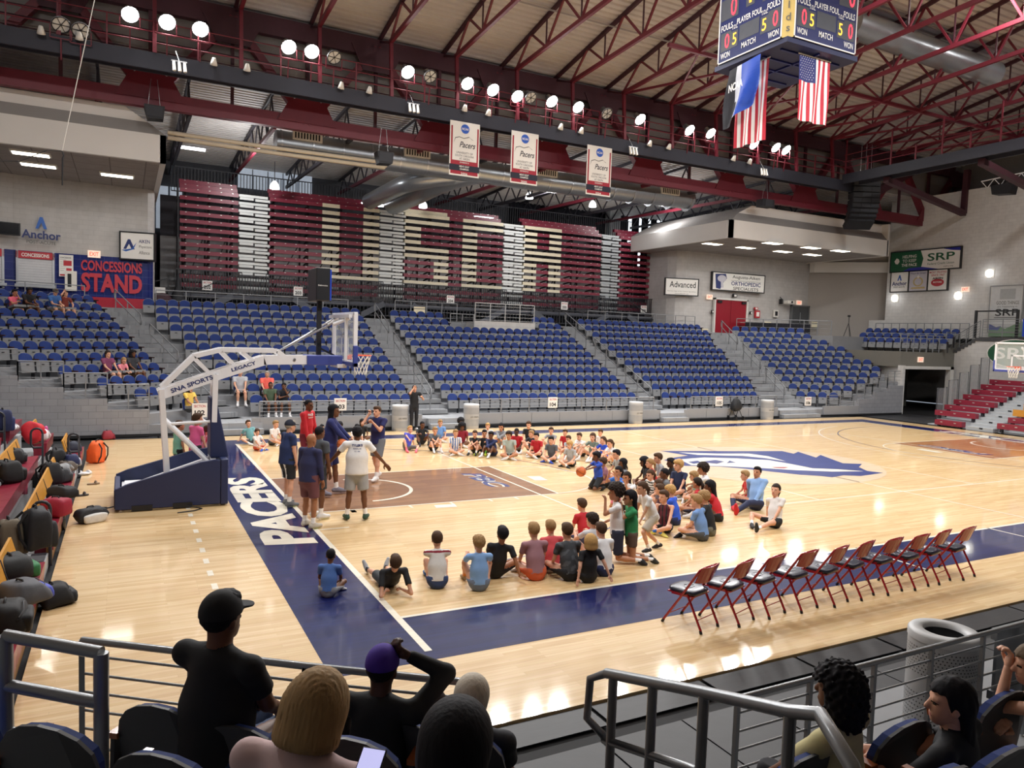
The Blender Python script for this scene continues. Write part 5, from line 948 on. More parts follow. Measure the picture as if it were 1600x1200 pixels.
# ================================================================== bench rows at the near end of the hall
M_BEN = mat('maroon_bench', '8a2438', .35, var=.08, coat=.2); M_YEL = mat('yellow_board', 'c98f34', .4, var=.12, scale=5, stretch=(8, 1, 8)); M_DECKG = mat('grey_deck', 'a9adb0', .5, var=.08); M_BRK = mat('dark_bracket', '2d2f35', .5)
bl = thing('bench_stand_base', 'grey stepped decks under the maroon benches at the baseline', 'stand', kind='structure')
for r in range(1, 7): MB().box(-14 if r == 6 else -4.75-.66*r, -4.09-.66*(r-1), -8, 13.4, -.02, .005+.37*(r-1)).build('deck_step', M_DECKG, bl)
MB().box(-4.12, -4.06, 3.9, 9.3, 0, .3).box(-4.12, -4.06, -5, 2.6, 0, .3).build('kick_board', mat('brown_kick', '8a6238', .5), bl)
def bench(label, r, v0, v1, back, supports=True):
    u = -4.02-.66*(r-1); z = .43+.37*(r-1); t = thing('bench', label, 'bench', group='maroon benches at the baseline')
    n = max(1, int((v1-v0)/.46)); L = (v1-v0)/n
    for i in range(n): MB().hexa([(u-.27, v0+i*L+.004, z-.05), (u-.02, v0+i*L+.004, z-.26), (u-.02, v0+(i+1)*L-.004, z-.26), (u-.27, v0+(i+1)*L-.004, z-.05), (u-.28, v0+i*L+.004, z-.02), (u, v0+i*L+.004, z), (u, v0+(i+1)*L-.004, z), (u-.28, v0+(i+1)*L-.004, z-.02)]).build('seat_panel', M_BEN, t)
    MB().box(u-.26, u-.04, v0, v0+.03, z-.3, z-.04).box(u-.26, u-.04, v1-.03, v1, z-.3, z-.04).build('end_cap', M_BEN, t)
    if back:
        MB().hexa([(u-.33, v0, z+.1), (u-.30, v0, z+.1), (u-.30, v1, z+.1), (u-.33, v1, z+.1), (u-.4, v0, z+.36), (u-.37, v0, z+.36), (u-.37, v1, z+.36), (u-.4, v1, z+.36)]).build('back_board', M_YEL, t)
        for v in np.arange(v0+.25, v1, 1.2): MB().bar((u-.24, v, z-.3), (u-.31, v, z+.1), .05).bar((u-.31, v, z+.1), (u-.38, v, z+.34), .04).build('bracket', M_BRK, t)
    for v in np.arange(v0+.3, v1, 1.4): MB().box(u-.22, u-.16, v-.02, v+.02, z-.43, z-.05).build('support', M_BRK, t)
SN = ['nearest the viewer', 'in the long middle bank', 'in the short bank by the wall']
for r in range(1, 5):
    bench('maroon bench %s, %s row from the court' % (SN[0], ORD[r-1]), r, -3.5+.0*r, 2.55, r < 3)
    bench('maroon bench %s, %s row from the court' % (SN[1], ORD[r-1]), r, 4.05-.12*(r-1), 9.1+.2*(r-1), r < 3); bench('maroon bench %s, %s row from the court' % (SN[2], ORD[r-1]), r, 11.45-.35*(r-1), 12.95, r < 3)
for i, (v0, v1, lab) in enumerate(((2.6, 4.0, 'between the near and middle bench banks'), (9.3, 11.0, 'between the middle and far bench banks'))):
    t = thing('bench_aisle_steps', 'grey steps with black treads '+lab, 'steps', kind='structure')
    for r in range(1, 6): MB().box(-4.35-.66*r, -4.09-.66*(r-1), v0+.1, v1-.1, 0, .18+.37*(r-1)).build('step', M_DECKG, t); MB().box(-4.3-.66*(r-1), -4.11-.66*(r-1), v0+.1, v1-.1, .18+.37*(r-1), .187+.37*(r-1)).build('tread_strip', M_BRK, t)
def loop_rail(label, u, v, z0, h, w=.22):
    t = thing('aisle_rail', label, 'handrail', group='dark looped rails beside the benches')
    P = [(u, v, z0), (u, v, z0+h-.1)]+[(u-w/2+w/2*math.cos(a), v, z0+h-.1+w/2*math.sin(a)) for a in np.linspace(0, PI, 7)]+[(u-w, v, z0+h-.35), (u-w*.8, v, z0+h-.42), (u-.02, v, z0+h-.42)]
    MB().tube(P, .024, 7).build('rail_tube', M_RAILD, t)
for i, (u, v, z, h) in enumerate(((-4.05, 11.25, 0, .98), (-4.72, 10.6, .2, 1.0), (-5.4, 10.4, .6, 1.0), (-4.06, 3.85, 0, .95))): loop_rail('dark looped tube rail %s' % ['at the far bench aisle, by the court', 'at the far bench aisle, second row', 'at the far bench aisle, third row', 'at the near end of the middle bench'][i], u, v, z, h)
# ================================================================== bags and bottles
def sup(mb, c, r, e=.55, n=20, k=12, m=0, rot=None, amp=.06, seed=0, drop=0.):
    """soft bulging bag volume"""
    rs = np.random.RandomState(seed); ph = rs.rand(6)*6; vs = []
    sg = lambda x, p: math.copysign(abs(x)**p, x)
    for i in range(k+1):
        t = -PI/2+PI*i/k
        for j in range(n):
            a = 2*PI*j/n; x, y, z = sg(math.cos(t), e)*sg(math.cos(a), e), sg(math.cos(t), e)*sg(math.sin(a), e), sg(math.sin(t), e)
            f = 1+amp*(math.sin(3*x+ph[0]+2*z)+math.sin(4*y+ph[1]-2*z)+.6*math.sin(7*x+5*y+ph[2]))
            p = np.array((x*r[0]*f*(1-drop*max(0, z)), y*r[1]*f*(1-drop*max(0, z)), z*r[2]*(1+amp*math.sin(3*x+2*y+ph[3]))))
            if rot is not None: p = rot@p
            vs.append(p+np.array(c))
    mb.add(vs, [(i*n+j, i*n+(j+1) % n, (i+1)*n+(j+1) % n, (i+1)*n+j) for i in range(k) for j in range(n)], m, True); return mb
def bagcol(h): return mat('bag_'+h, h, .7, var=.18, scale=14, bump=.15)
def backpack(p, lab, size, col, pc=None, rz=0, tilt=0., cat='bag', name='backpack', seed=1, straps=True, lie=False):
    w, d, h = size; t = thing(name, lab, cat, tuple(p), rz); t.rotation_euler = (tilt, 0, rz)
    sup(MB(), (0, 0, h*.5), (w/2, d/2, h/2), .38, seed=seed, drop=.22, amp=.07).build('bag_body', bagcol(col), t)
    sup(MB(), (0, d*.42, h*.33), (w*.40, d*.24, h*.32), .4, seed=seed+3).build('pocket', bagcol(pc or col), t)
    mb = MB()
    if straps:
        for s in (-1, 1): mb.tube([(s*w*.22, -d*.42, h*.92), (s*w*.3, -d*.75, h*.7), (s*w*.34, -d*.7, h*.35), (s*w*.36, -d*.45, h*.08)], .018, 6)
    mb.tube([(-.06, -.02, h*.97), (-.05, -.02, h*1.08), (.05, -.02, h*1.08), (.06, -.02, h*.97)], .012, 6).build('strap', bagcol('1c1d20'), t)
    mb = MB().tube([(-w*.4, d*.3, h*.62), (-w*.3, d*.42, h*.8), (0, d*.4, h*.93), (w*.3, d*.42, h*.8), (w*.4, d*.3, h*.62)], .006, 5); mb.build('zip', bagcol('55575c'), t)
    return t
def bottle(p, lab, body, cap, r=.04, h=.24):
    t = thing('water_bottle', lab, 'bottle', tuple(p)); MB().lathe([(0, 0), (r, 0), (r, h*.72), (r*.9, h*.78), (0, h*.78)], 14).build('flask', mat('bottle_'+body, body, .3, coat=.3), t)
    MB().lathe([(0, h*.78), (r*.85, h*.78), (r*.85, h*.93), (r*.4, h*.95), (r*.4, h), (0, h)], 12).build('cap', mat('bottle_'+cap, cap, .4), t)
def on(px, py, z): return at(px, py, z=z)
z1, z2, z3 = .435, .805, 1.175
B = [((58, 856), z1, 'big black backpack with white print at the near end of the bench', (.42, .34, .56), '1c1e24', '202329', .4), ((88, 806), z1, 'crimson sports bag beside the big black backpack', (.42, .3, .3), '9c1f38', '8a1a30', 1.1),
     ((97, 778), z1, 'slumped black bag with loose straps on the bench', (.5, .3, .22), '1d1e21', '1d1e21', .9), ((80, 756), z1, 'black backpack leaning on the yellow board', (.36, .3, .42), '191b20', '24262c', .5), ((99, 752), z1, 'charcoal bag hanging over the bench edge', (.3, .24, .26), '3a3c40', '3a3c40', .2),
     ((112, 728), z1, 'navy and white drawstring bag on the far part of the bench', (.34, .26, .26), '232b55', 'b9bac2', .3), ((104, 735), z1, 'brown and grey bag near the basketball', (.34, .26, .2), '5a5048', '6d6a66', .8), ((90, 727), z1, 'black backpack at the far end of the middle bench', (.34, .28, .36), '17181c', '202126', .2),
     ((112, 705), z1, 'dark navy bag on the short bench by the wall', (.4, .3, .24), '1e2438', '1e2438', .3), ((6, 673), z3, 'navy backpack with white trim on the third bench', (.34, .3, .46), '1f2850', '2a3462', .3), ((12, 752), z2, 'large black backpack lying on the second bench', (.5, .36, .36), '17181c', '1e2024', .6),
     ((24, 722), z2, 'black bag behind the yellow back board of the second bench', (.4, .3, .26), '1a1b1f', '1a1b1f', .2), ((16, 868), .37, 'olive brown backpack standing on the deck behind the bench', (.34, .3, .5), '6d6353', '5e5547', .3), ((56, 762), .2, 'small black bag on the deck behind the first bench', (.28, .24, .3), '18191c', '18191c', 1.),
     ((18, 905), z1, 'black bag with green stripes on the nearest bench', (.5, .4, .3), '1a1c1e', '2f7a4a', .5), ((34, 940), z1, 'grey and violet blue drawstring bag on the nearest bench', (.5, .4, .24), '54565c', '4a55b8', .7), ((12, 985), z1, 'black box bag at the end of the nearest bench', (.5, .34, .3), '141518', '141518', .1),
     ((151, 723), 0, 'bright orange and black backpack standing on the court corner', (.4, .3, .56), 'f0662a', 'f57a3a', 2.6), ((168, 686), 0, 'dark red bag lying at the foot of the stepped wall', (.46, .3, .26), '8e2130', '7c1c2a', .2), ((142, 815), 0, 'black and white duffel lying beside the goal base', (.5, .28, .26), '26282c', 'd9d9d6', -1.0), ((83, 943), 0, 'black drawstring bag with white stripes on the floor mat', (.44, .36, .26), '15161a', '1d1f26', .4)]
for i, ((px, py), z, lab, sz, c, pc, rz) in enumerate(B):
    backpack(on(px, py, z), lab, sz, c, pc, rz-1.6, 0, 'bag', 'backpack' if sz[2] > .33 else 'sports_bag', i+1, sz[2] > .3)
for (px, py), z, lab, b_, c_ in (((46, 846), z1, 'clear red bottle with orange cap on the near bench end', 'c4584e', 'ef7a3c'), ((39, 772), .37, 'pink bottle with orange cap on the deck behind the bench', 'd0607a', 'f08a6a'), ((98, 828), 0, 'black bottle with red base hanging below the bench', '24262b', '2a2c30'), ((24, 897), z1, 'pale bottle with orange cap on the nearest bench', 'd8c9c4', 'f0642c'), ((72, 683), z2, 'magenta bottle on the short second bench', 'd8429a', 'e46ab2')): bottle(on(px, py, z), lab, b_, c_, .045, .27)
def jacket(p, lab, col, s, seed):
    t = thing('folded_jacket', lab, 'jacket', tuple(p)); sup(MB(), (0, 0, s[2]*.5), (s[0]/2, s[1]/2, s[2]/2), .8, 24, 14, amp=.1, seed=seed).build('cloth', bagcol(col), t); mb = MB()
    for a in (-1, 1): mb.tube([(a*s[0]*.3, s[1]*.2, s[2]*.7), (a*s[0]*.5, s[1]*.5, s[2]*.4), (a*s[0]*.35, s[1]*.7, .06)], [.06, .05, .04], 8)
    mb.build('sleeve', bagcol(col), t)
jacket(on(52, 693, z2), 'shiny red jacket heaped on the short second bench', 'c41f2c', (.42, .4, .5), 3); jacket(on(66, 690, z2), 'white towel beside the red jacket', 'dcd6dc', (.24, .3, .3), 4); jacket(on(99, 742, z1), 'grey sweater beside the basketball on the bench', '8b8e92', (.28, .3, .24), 5); jacket(on(17, 672, z3), 'white paper bundle on the third bench', 'e8e6ea', (.2, .24, .12), 6)
jacket(on(131, 742, 0), 'small white cloth on the mat by the bench', 'd9d9dc', (.24, .2, .07), 8)
pb = on(86, 742, z1); ball((pb[0], pb[1], z1+.12), 'basketball resting among the bags on the bench')
for (px, py), lab, c_ in (((146, 757), 'tan slide sandal on the court edge', '8a7660'), ((128, 775), 'dark slide sandal on the mat', '3c3a3a')):
    p = on(px, py, 0); t = thing('sandal', lab, 'sandal', tuple(p), .3); mb = MB(); k = [(.13*math.cos(a)*(1.0), .05*math.sin(a)*(1+.2*math.cos(a))) for a in np.linspace(0, 2*PI, 18, False)]; mb.prism(k, 0, .03, 'z').build('sole', bagcol(c_), t); MB().tube([(.04, -.055, .02), (.05, -.03, .07), (.05, .03, .07), (.04, .055, .02)], .02, 6).build('band', bagcol(c_), t)
# ================================================================== red bench rows at the far end
rbn = thing('bench_stand_base', 'grey stepped stand under the red benches at the far baseline', 'stand', kind='structure')
for r in range(9): MB().box(31.45+.72*r, 31.45+.72*(r+1) if r < 8 else 39.9, -6, 13.75, 0, .05+.25*r).build('deck_step', M_DECKG, rbn)
def rbench(label, u, v0, v1, z, back):
    t = thing('bench', label, 'bench', group='red benches at the far baseline'); n = max(1, int((v1-v0)/.5)); mb = MB()
    MB().box(u, u+.3, v0, v1, z-.24, z).build('seat_panel', M_BEN, t)
    for i in range(n): v = v0+(i+.5)*(v1-v0)/n; mb.box(u-.006, u, v-.05, v+.05, z-.11, z-.07)
    mb.build('bolt_plate', M_BOLT, t)
    MB().box(u+.05, u+.2, v0+.1, v0+.2, z-.4, z-.24).box(u+.05, u+.2, v1-.2, v1-.1, z-.4, z-.24).build('support', M_BRK, t)
    if back: MB().box(u+.34, u+.38, v0-.1, v1, z+.06, z+.36).build('back_board', M_YEL, t)
for r in range(8):
    u, z = 31.3+.72*r, .44+.25*r
    if r: rbench('red bench of the bank by the exit passage, %s row' % ORD[r], u, 11.85, 13.8, z, False)
    if r < 7: rbench('red bench of the central far bank, %s row' % ORD[r], u, 3.5, 10.45-.05*r, z, 0 < r < 4)
rbench('short low red bench at the corner of the far stand', 31.28, 12.0, 13.3, .3, False)
st = thing('bench_aisle_steps', 'grey aisle steps between the two red bench banks', 'steps', kind='structure')
for r in range(8):
    for h in (0, 1): MB().box(31.2+.72*r+.36*h, 31.6+.72*r+.36*h, 10.55, 11.75, 0, .17+.25*r+.125*h).build('step', M_DECKG, st)
    MB().box(31.19+.72*r, 31.21+.72*r, 11.0, 11.15, .1+.25*r, .16+.25*r).build('tread_mark', M_BLKM, st)
for i in range(5):
    u = 32.2+.85*i; t = thing('guard_rail', 'picket guard panel beside the exit passage, %s up' % ORD[i], 'railing', group='picket guards of the red stand'); z0, z1_ = .5+.3*i, 1.75+.38*i; mb = MB()
    for j in range(8): mb.bar((u+.1*j, 13.85, z0-.4), (u+.1*j, 13.85, z1_), .02)
    mb.build('pickets', M_RAIL, t)['kind'] = 'stuff'; MB().tube([(u, 13.85, z0-.4), (u, 13.85, z1_), (u+.72, 13.85, z1_+.04), (u+.72, 13.85, z0-.4)], .022, 6).build('frame', M_BRK, t)
# ================================================================== folding chairs
M_RM = mat('red_enamel', '9c1420', .22, .15, var=.06, coat=.6); M_VIN = mat('navy_vinyl', '1d2233', .32, var=.08, coat=.25); M_TIP = mat('black_rubber', '121316', .6)
def folding_chair():
    t = thing('folding_chair', 'x', 'chair', group='red folding chairs along the sideline')
    for s in (-1, 1):
        x = s*.215
        MB().tube([(x, .27, .03), (x, .02, .40), (x, -.20, .74), (x*.96, -.225, .785), (x*.7, -.235, .80), (0, -.237, .803)], .016, 8).build('front_leg', M_RM, t)
        MB().tube([(x*.9, -.27, .03), (x*.9, -.05, .44)], .016, 8).build('rear_leg', M_RM, t)
        MB().tube([(x, .285, 0), (x, .262, .04)], .019, 8).tube([(x*.9, -.274, 0), (x*.9, -.262, .04)], .019, 8).build('foot_tip', M_TIP, t)
        MB().bar((x*.94, .17, .41), (x*.94, -.06, .42), .012, .03).build('seat_bracket', M_RM, t)
    sup(MB(), (0, .055, .445), (.20, .205, .035), .45, 20, 8, amp=.0).build('seat_pad', M_VIN, t); MB().box(-.19, .19, -.13, .24, .405, .42).build('seat_frame', M_RM, t)
    mb = MB(); rows = []
    for i in range(7):
        a = i/6; x = -.205+.41*a; y = -.205-.035*(1-(2*a-1)**2); rows.append((x, y))
    A = [(x, y+(.012 if zz else 0)+.0, .60+.0*zz) for zz in (0,) for x, y in rows]
    bot = [(x, y+.04+.012, .61-.025*math.sin(PI*i/6)) for i, (x, y) in enumerate(rows)]; top = [(x, y-.03, .815) for x, y in rows]; bot2 = [(x, y-.018, z) for x, y, z in bot]; top2 = [(x, y-.018, z) for x, y, z in top]
    vs = bot+top+bot2+top2; fs = []
    for i in range(6): fs += [(i, i+1, i+8, i+7), (i+14, i+21, i+22, i+15), (i+7, i+8, i+22, i+21), (i, i+14, i+15, i+1)]
    fs += [(0, 7, 21, 14), (6, 20, 27, 13)]
    mb.add(vs, fs, 0, False).build('back_panel', M_RM, t, bevel=.006)
    for y, z in ((.2, .13), (-.22, .16)): MB().tube([(-.2, y, z), (.2, y, z)], .006, 6).build('stretcher', M_RM, t)
    lg = MB(); n = 26
    for dr, z in ((.085, .4815), (.075, .482)): pass
    lg.tube([(.085*math.cos(2*PI*i/n), .05+.06*math.sin(2*PI*i/n), .484) for i in range(n)], .004, 4, closed=True)
    lg.add([(-.055, .03, .485), (-.02, .06, .485), (.0, .09, .485), (.04, .08, .485), (.06, .05, .485), (.02, .055, .485), (.0, .03, .485)], [tuple(range(7))]).build('seat_emblem', mat('seat_print', 'c9ccd6', .5), t)
    return t
fc = folding_chair(); tips = [(1037, 972), (1531, 906)]
for i in range(10):
    o = fc if i == 0 else copy_tree(fc)
    f = i/9; o.location = (3.30+.598*i, -1.64+.0*f-.02*math.sin(i*2.1), .003); o.rotation_euler.z = math.radians(16-9*f+3*math.sin(i*1.7))
    o['label'] = 'red folding chair with navy pad, %s' % ('at the open end nearest the aisle mats' if i == 0 else 'last at the far end of the row' if i == 9 else ORD[i]+' from the near end of the row')
# ================================================================== bins, stroller and other things by the far wall
M_BIN = mat('grey_bin', 'b4b6b8', .5, var=.05)
def bin_(p, lab, r, h, holes=False, txt=None):
    t = thing('trash_can', lab, 'trash can', tuple(p)); n = 32
    MB().lathe([(r*.96, 0), (r, .02), (r, h*.93)], n).build('drum', M_BIN, t); MB().lathe([(r*1.02, h*.92), (r*1.02, h*.98), (r*.97, h), (r*.62, h*1.0), (r*.58, h*.96)], n).build('lid', mat('bin_lid', 'c3c5c6', .45), t); MB().lathe([(0, h*.8), (r*.6, h*.8), (r*.6, h*.97)], n).build('opening', M_BLKM, t)
    mb = MB()
    if holes:
        for band in ((.62, .86), (.1, .42)):
            nr = 9
            for i in range(nr):
                z = h*(band[0]+(band[1]-band[0])*i/(nr-1))
                for j in range(56):
                    a = 2*PI*(j+.5*(i % 2))/56; c, s = math.cos(a), math.sin(a); q = .0078; R = r+.002
                    mb.add([(R*c-q*s, R*s+q*c, z), (R*c, R*s, z-q), (R*c+q*s, R*s-q*c, z), (R*c, R*s, z+q)], [(0, 1, 2, 3)])
        mb.build('perforations', M_BLKM, t)['kind'] = 'stuff'
    else:
        mb.lathe([(r+.004, h*.12), (r+.004, h*.4)], n).lathe([(r+.004, h*.6), (r+.004, h*.86)], n).build('perforated_band', mat('bin_band', '9a9c9e', .6), t)
        tx = MB(); put_text(tx, 'USC AIKEN', (-.0, -r-.006, h*.5), (1, 0, 0), (0, 0, 1), r*1.1, .06, bold=.02); tx.build('lettering', MATS['grey_print'], t)
    return t
for i, (px, py) in enumerate(((625, 664), (736, 661), (993, 655), (1198, 651))):
    p = at(px, py, y=17.35); bin_((p[0], 17.35, -.012), 'grey perforated trash can before the low wall, %s from the hoop' % ORD[i], .3, .95)
bin_((3.72, -4.62, -.012), 'pale grey perforated trash can behind the near railing', .30, .98, True)
sr = thing('stroller', 'black folded stroller parked before section one-oh-five', 'stroller', tuple(at(1149, 650, y=17.4))); s0 = sr.location.copy(); sr.location.z = 0
sup(MB(), (0, 0, .72), (.24, .22, .32), .7, seed=4, drop=.3).build('fabric_seat', bagcol('1b1d22'), sr)
for s in (-1, 1):
    MB().tube([(s*.22, -.25, .1), (s*.2, .05, .6), (s*.18, .2, 1.05)], .016, 6).tube([(s*.22, .22, .1), (s*.2, -.1, .7)], .014, 6).build('frame_tube', M_BLKM, sr)
    for y in (-.25, .22): MB().tube([(s*.24-.02, y, .1), (s*.24+.02, y, .1)], .1, 14).build('wheel', M_TIP, sr)
tr = thing('camera_tripod', 'thin black tripod at the back of the balcony seats', 'tripod', (38.6, 24.2, 4.27))
for a in (0, 2.1, 4.2): MB().tube([(.28*math.cos(a), .28*math.sin(a), 0), (0, 0, .9)], .02, 5).build('leg', M_BLKM, tr)
MB().tube([(0, 0, .85), (0, 0, 1.35)], .022, 6).box(-.08, .08, -.05, .05, 1.3, 1.42).build('head', M_BLKM, tr)
fr_ = thing('barrier_frame', 'black rectangular barrier frame at the end of the balcony seats', 'barrier', (41.2, 0, 0)); MB().bar((0, 17.6, 4.4), (0, 17.6, 6.0), .12).bar((0, 15.3, 4.4), (0, 15.3, 6.0), .12).bar((0, 17.6, 5.95), (0, 15.3, 5.95), .08).build('frame', M_BLKM, fr_)
ug = thing('equipment_rack', 'cluttered red and black rack in the corner beside the concession tiles', 'rack', tuple(at(250, 470, y=29.5)), 0); MB().bar((-.35, 0, -.4), (-.35, 0, 1.2), .05).bar((.35, 0, -.4), (.35, 0, 1.2), .05).bar((-.5, 0, .8), (.5, 0, 1.1), .04).bar((-.35, 0, .3), (.35, 0, .3), .05).build('frame', M_BLKM, ug); sup(MB(), (0, 0, .0), (.5, .3, .35), .7, seed=9).build('folded_nets', bagcol('3a1f28'), ug); MB().box(-.22, .22, -.05, .0, .35, .62).build('notice_plate', M_SIGN, ug)
cn = thing('floor_broom', 'dark broom head with red handle leaning by the closed bleachers', 'broom', tuple(at(278, 466, y=29.6))); MB().lathe([(.35, -.2), (.3, .1), (.12, .5), (.06, 1.1), (0, 1.1)], 10).build('bristles', bagcol('1c1d22'), cn); MB().box(-.3, .3, -.06, .06, -.42, -.2).build('head', M_RED, cn)
for i, (px, py) in enumerate(((1100, 523-5), (1199, 507), (1272, 507), (655, 485), (410, 487))):
    p = at(px, py, y=27.45); t = thing('paper_notice', '%s cream paper notice tied to the railing behind the seats' % ORD[i], 'notice', (p[0], 27.42, p[2]), group='paper notices on the back railing'); MB().box(-.3, .3, -.01, 0, -.18, .18).build('sheet', mat('cream_paper', 'ece2c4', .6), t); MB().box(-.3, .3, -.014, -.01, .06, .1).build('print', M_GREYP, t)
# ================================================================== near stand: railings, seats
M_RDK = mat('near_rail_paint', '8d9093', .34, .45, var=.06, coat=.15)
nr_ = railing('long grey railing in front of the near seats beside the trash can', [(.75, -5.0, 0), (9.5, -5.0, 0)], 1.08, 6, .74, M_RDK, base=.2, r=.022)
gt = thing('folded_table_leaf', 'grey folding shelf panel fixed to the near railing', 'panel', (4.35, -4.93, .8)); MB().box(-.32, .32, 0, .03, -.38, .2).build('panel_sheet', M_RAIL, gt); MB().box(-.36, .36, -.01, .045, .14, .24).box(-.36, .36, -.01, .045, -.42, -.34).build('panel_frame', M_RDK, gt)
ln = [(-3.35, -3.0, .45), (-2.05, -4.0, .45), (-1.15, -4.65, .45)]
railing('dark thin-barred railing in front of the nearest spectators', ln, .95, 6, .9, M_RDK, base=.12, r=.024)
a_, b_ = atd(8, 993, 3.5), atd(158, 1020, 3.45)
tk = thing('aisle_guard', 'thick grey three-bar guard rail at the left of the near seats', 'railing')
for dz in (0, -.24, -.47): MB().tube([a_+np.array((0, 0, dz)), b_+np.array((0, 0, dz))], .03, 10).build('bar', M_RDK, tk)
for q in (a_, b_): MB().tube([q, q+np.array((0, 0, -1.4))], .033, 10).build('post', M_RDK, tk)
hr = thing('aisle_handrail', 'thick grey handrail descending the aisle between the near seats', 'handrail')
e0, e1, e2, e3 = atd(948, 1052, 3.9), atd(1100, 1082, 3.25), atd(1235, 1112, 2.75), atd(1330, 1195, 2.4)
e4 = e3+np.array((.02, -.2, -.35))
MB().tube([e0, e1, e2, (e2+e3)/2+np.array((.05, .04, .05)), e3, e4], .027, 12).build('top_rail', M_RDK, hr)
d_ = np.array((0, 0, -.36)); MB().tube([e0, e0+np.array((-.04, .09, -.06)), e0+np.array((-.045, .10, -.28)), e0+d_*.95, e0+d_, e1+d_, e1+(e2-e1)*.55+d_], .022, 10).build('loop', M_RDK, hr)
for q in (e0+(e1-e0)*.08, e0+(e1-e0)*.52, e1, e2): MB().tube([q, q+np.array((0, 0, -1.5))], .024, 10).build('post', M_RDK, hr)
# tiers under the near seats
M_NT = mat('near_tier', '6f7174', .8, var=.1)
LD = np.array((.8, -.6)); LF = np.array((.6, .8))
O0 = np.array((-2.55, -4.45))
for k in range(7):
    q = O0-LF*(.1+.80*k); a, b = q-LD*6, q+LD*1.15-LF*0; c, d = b-LF*(6-.8*k), a-LF*(6-.8*k); struct('floor_near_tier', MB().prism([tuple(a), tuple(b), tuple(c), tuple(d)], -.05 if k == 0 else .36+.355*(k-1), .45+.355*k, 'z'), M_NT, 'concrete tier %d of the near corner seats' % (k+1))
for k in range(6):
    struct('floor_near_side_tier', MB().box(.2, 14, -12, -5.55-.78*k, -.05, .36+.355*k), M_NT, 'concrete tier %d of the near side seats' % (k+1))
NPARTS = [(n, mb.mesh('near_'+n, m)) for n, mb, m in seat_parts(True)]
NS = [(70, 1128, 3.05, 53, 'nearest grey-edged seat at the lower corner'), (245, 1098, 3.75, 53, 'empty seat behind the man in the black cap'), (372, 1130, 3.6, 53, 'empty seat between the black cap and the pink blouse'), (245, 1172, 3.0, 53, 'seat below the wooden armrest, at the frame edge'), (-80, 1105, 3.3, 53, 'seat cut by the frame edge'), (545, 1148, 3.1, 53, 'seat beside the pink blouse'), (640, 1128, 3.9, 53, 'seat under the purple cap'), (720, 1140, 3.7, 53, 'seat under the white hair'),
      (1420, 1124, 3.9, 90, 'seat between the yellow shirt and the long black hair'), (1575, 1078, 4.35, 90, 'seat beside the trash can with blue jeans before it'), (1262, 1175, 3.6, 90, 'seat under the yellow shirt'), (1575, 1165, 3.3, 90, 'blue seat at the bottom corner'), (1480, 1195, 3.2, 90, 'seat under the long black hair')]
for px, py, dst, fa, lab in NS:
    p = atd(px, py, dst); t = thing('stadium_seat', 'charcoal-backed blue near seat, '+lab, 'seat', (p[0], p[1], p[2]-.82), math.radians(fa-90), 'near spectator seats')
    for n, me in NPARTS: o = bpy.data.objects.new(n, me); COL.objects.link(o); o.parent = t
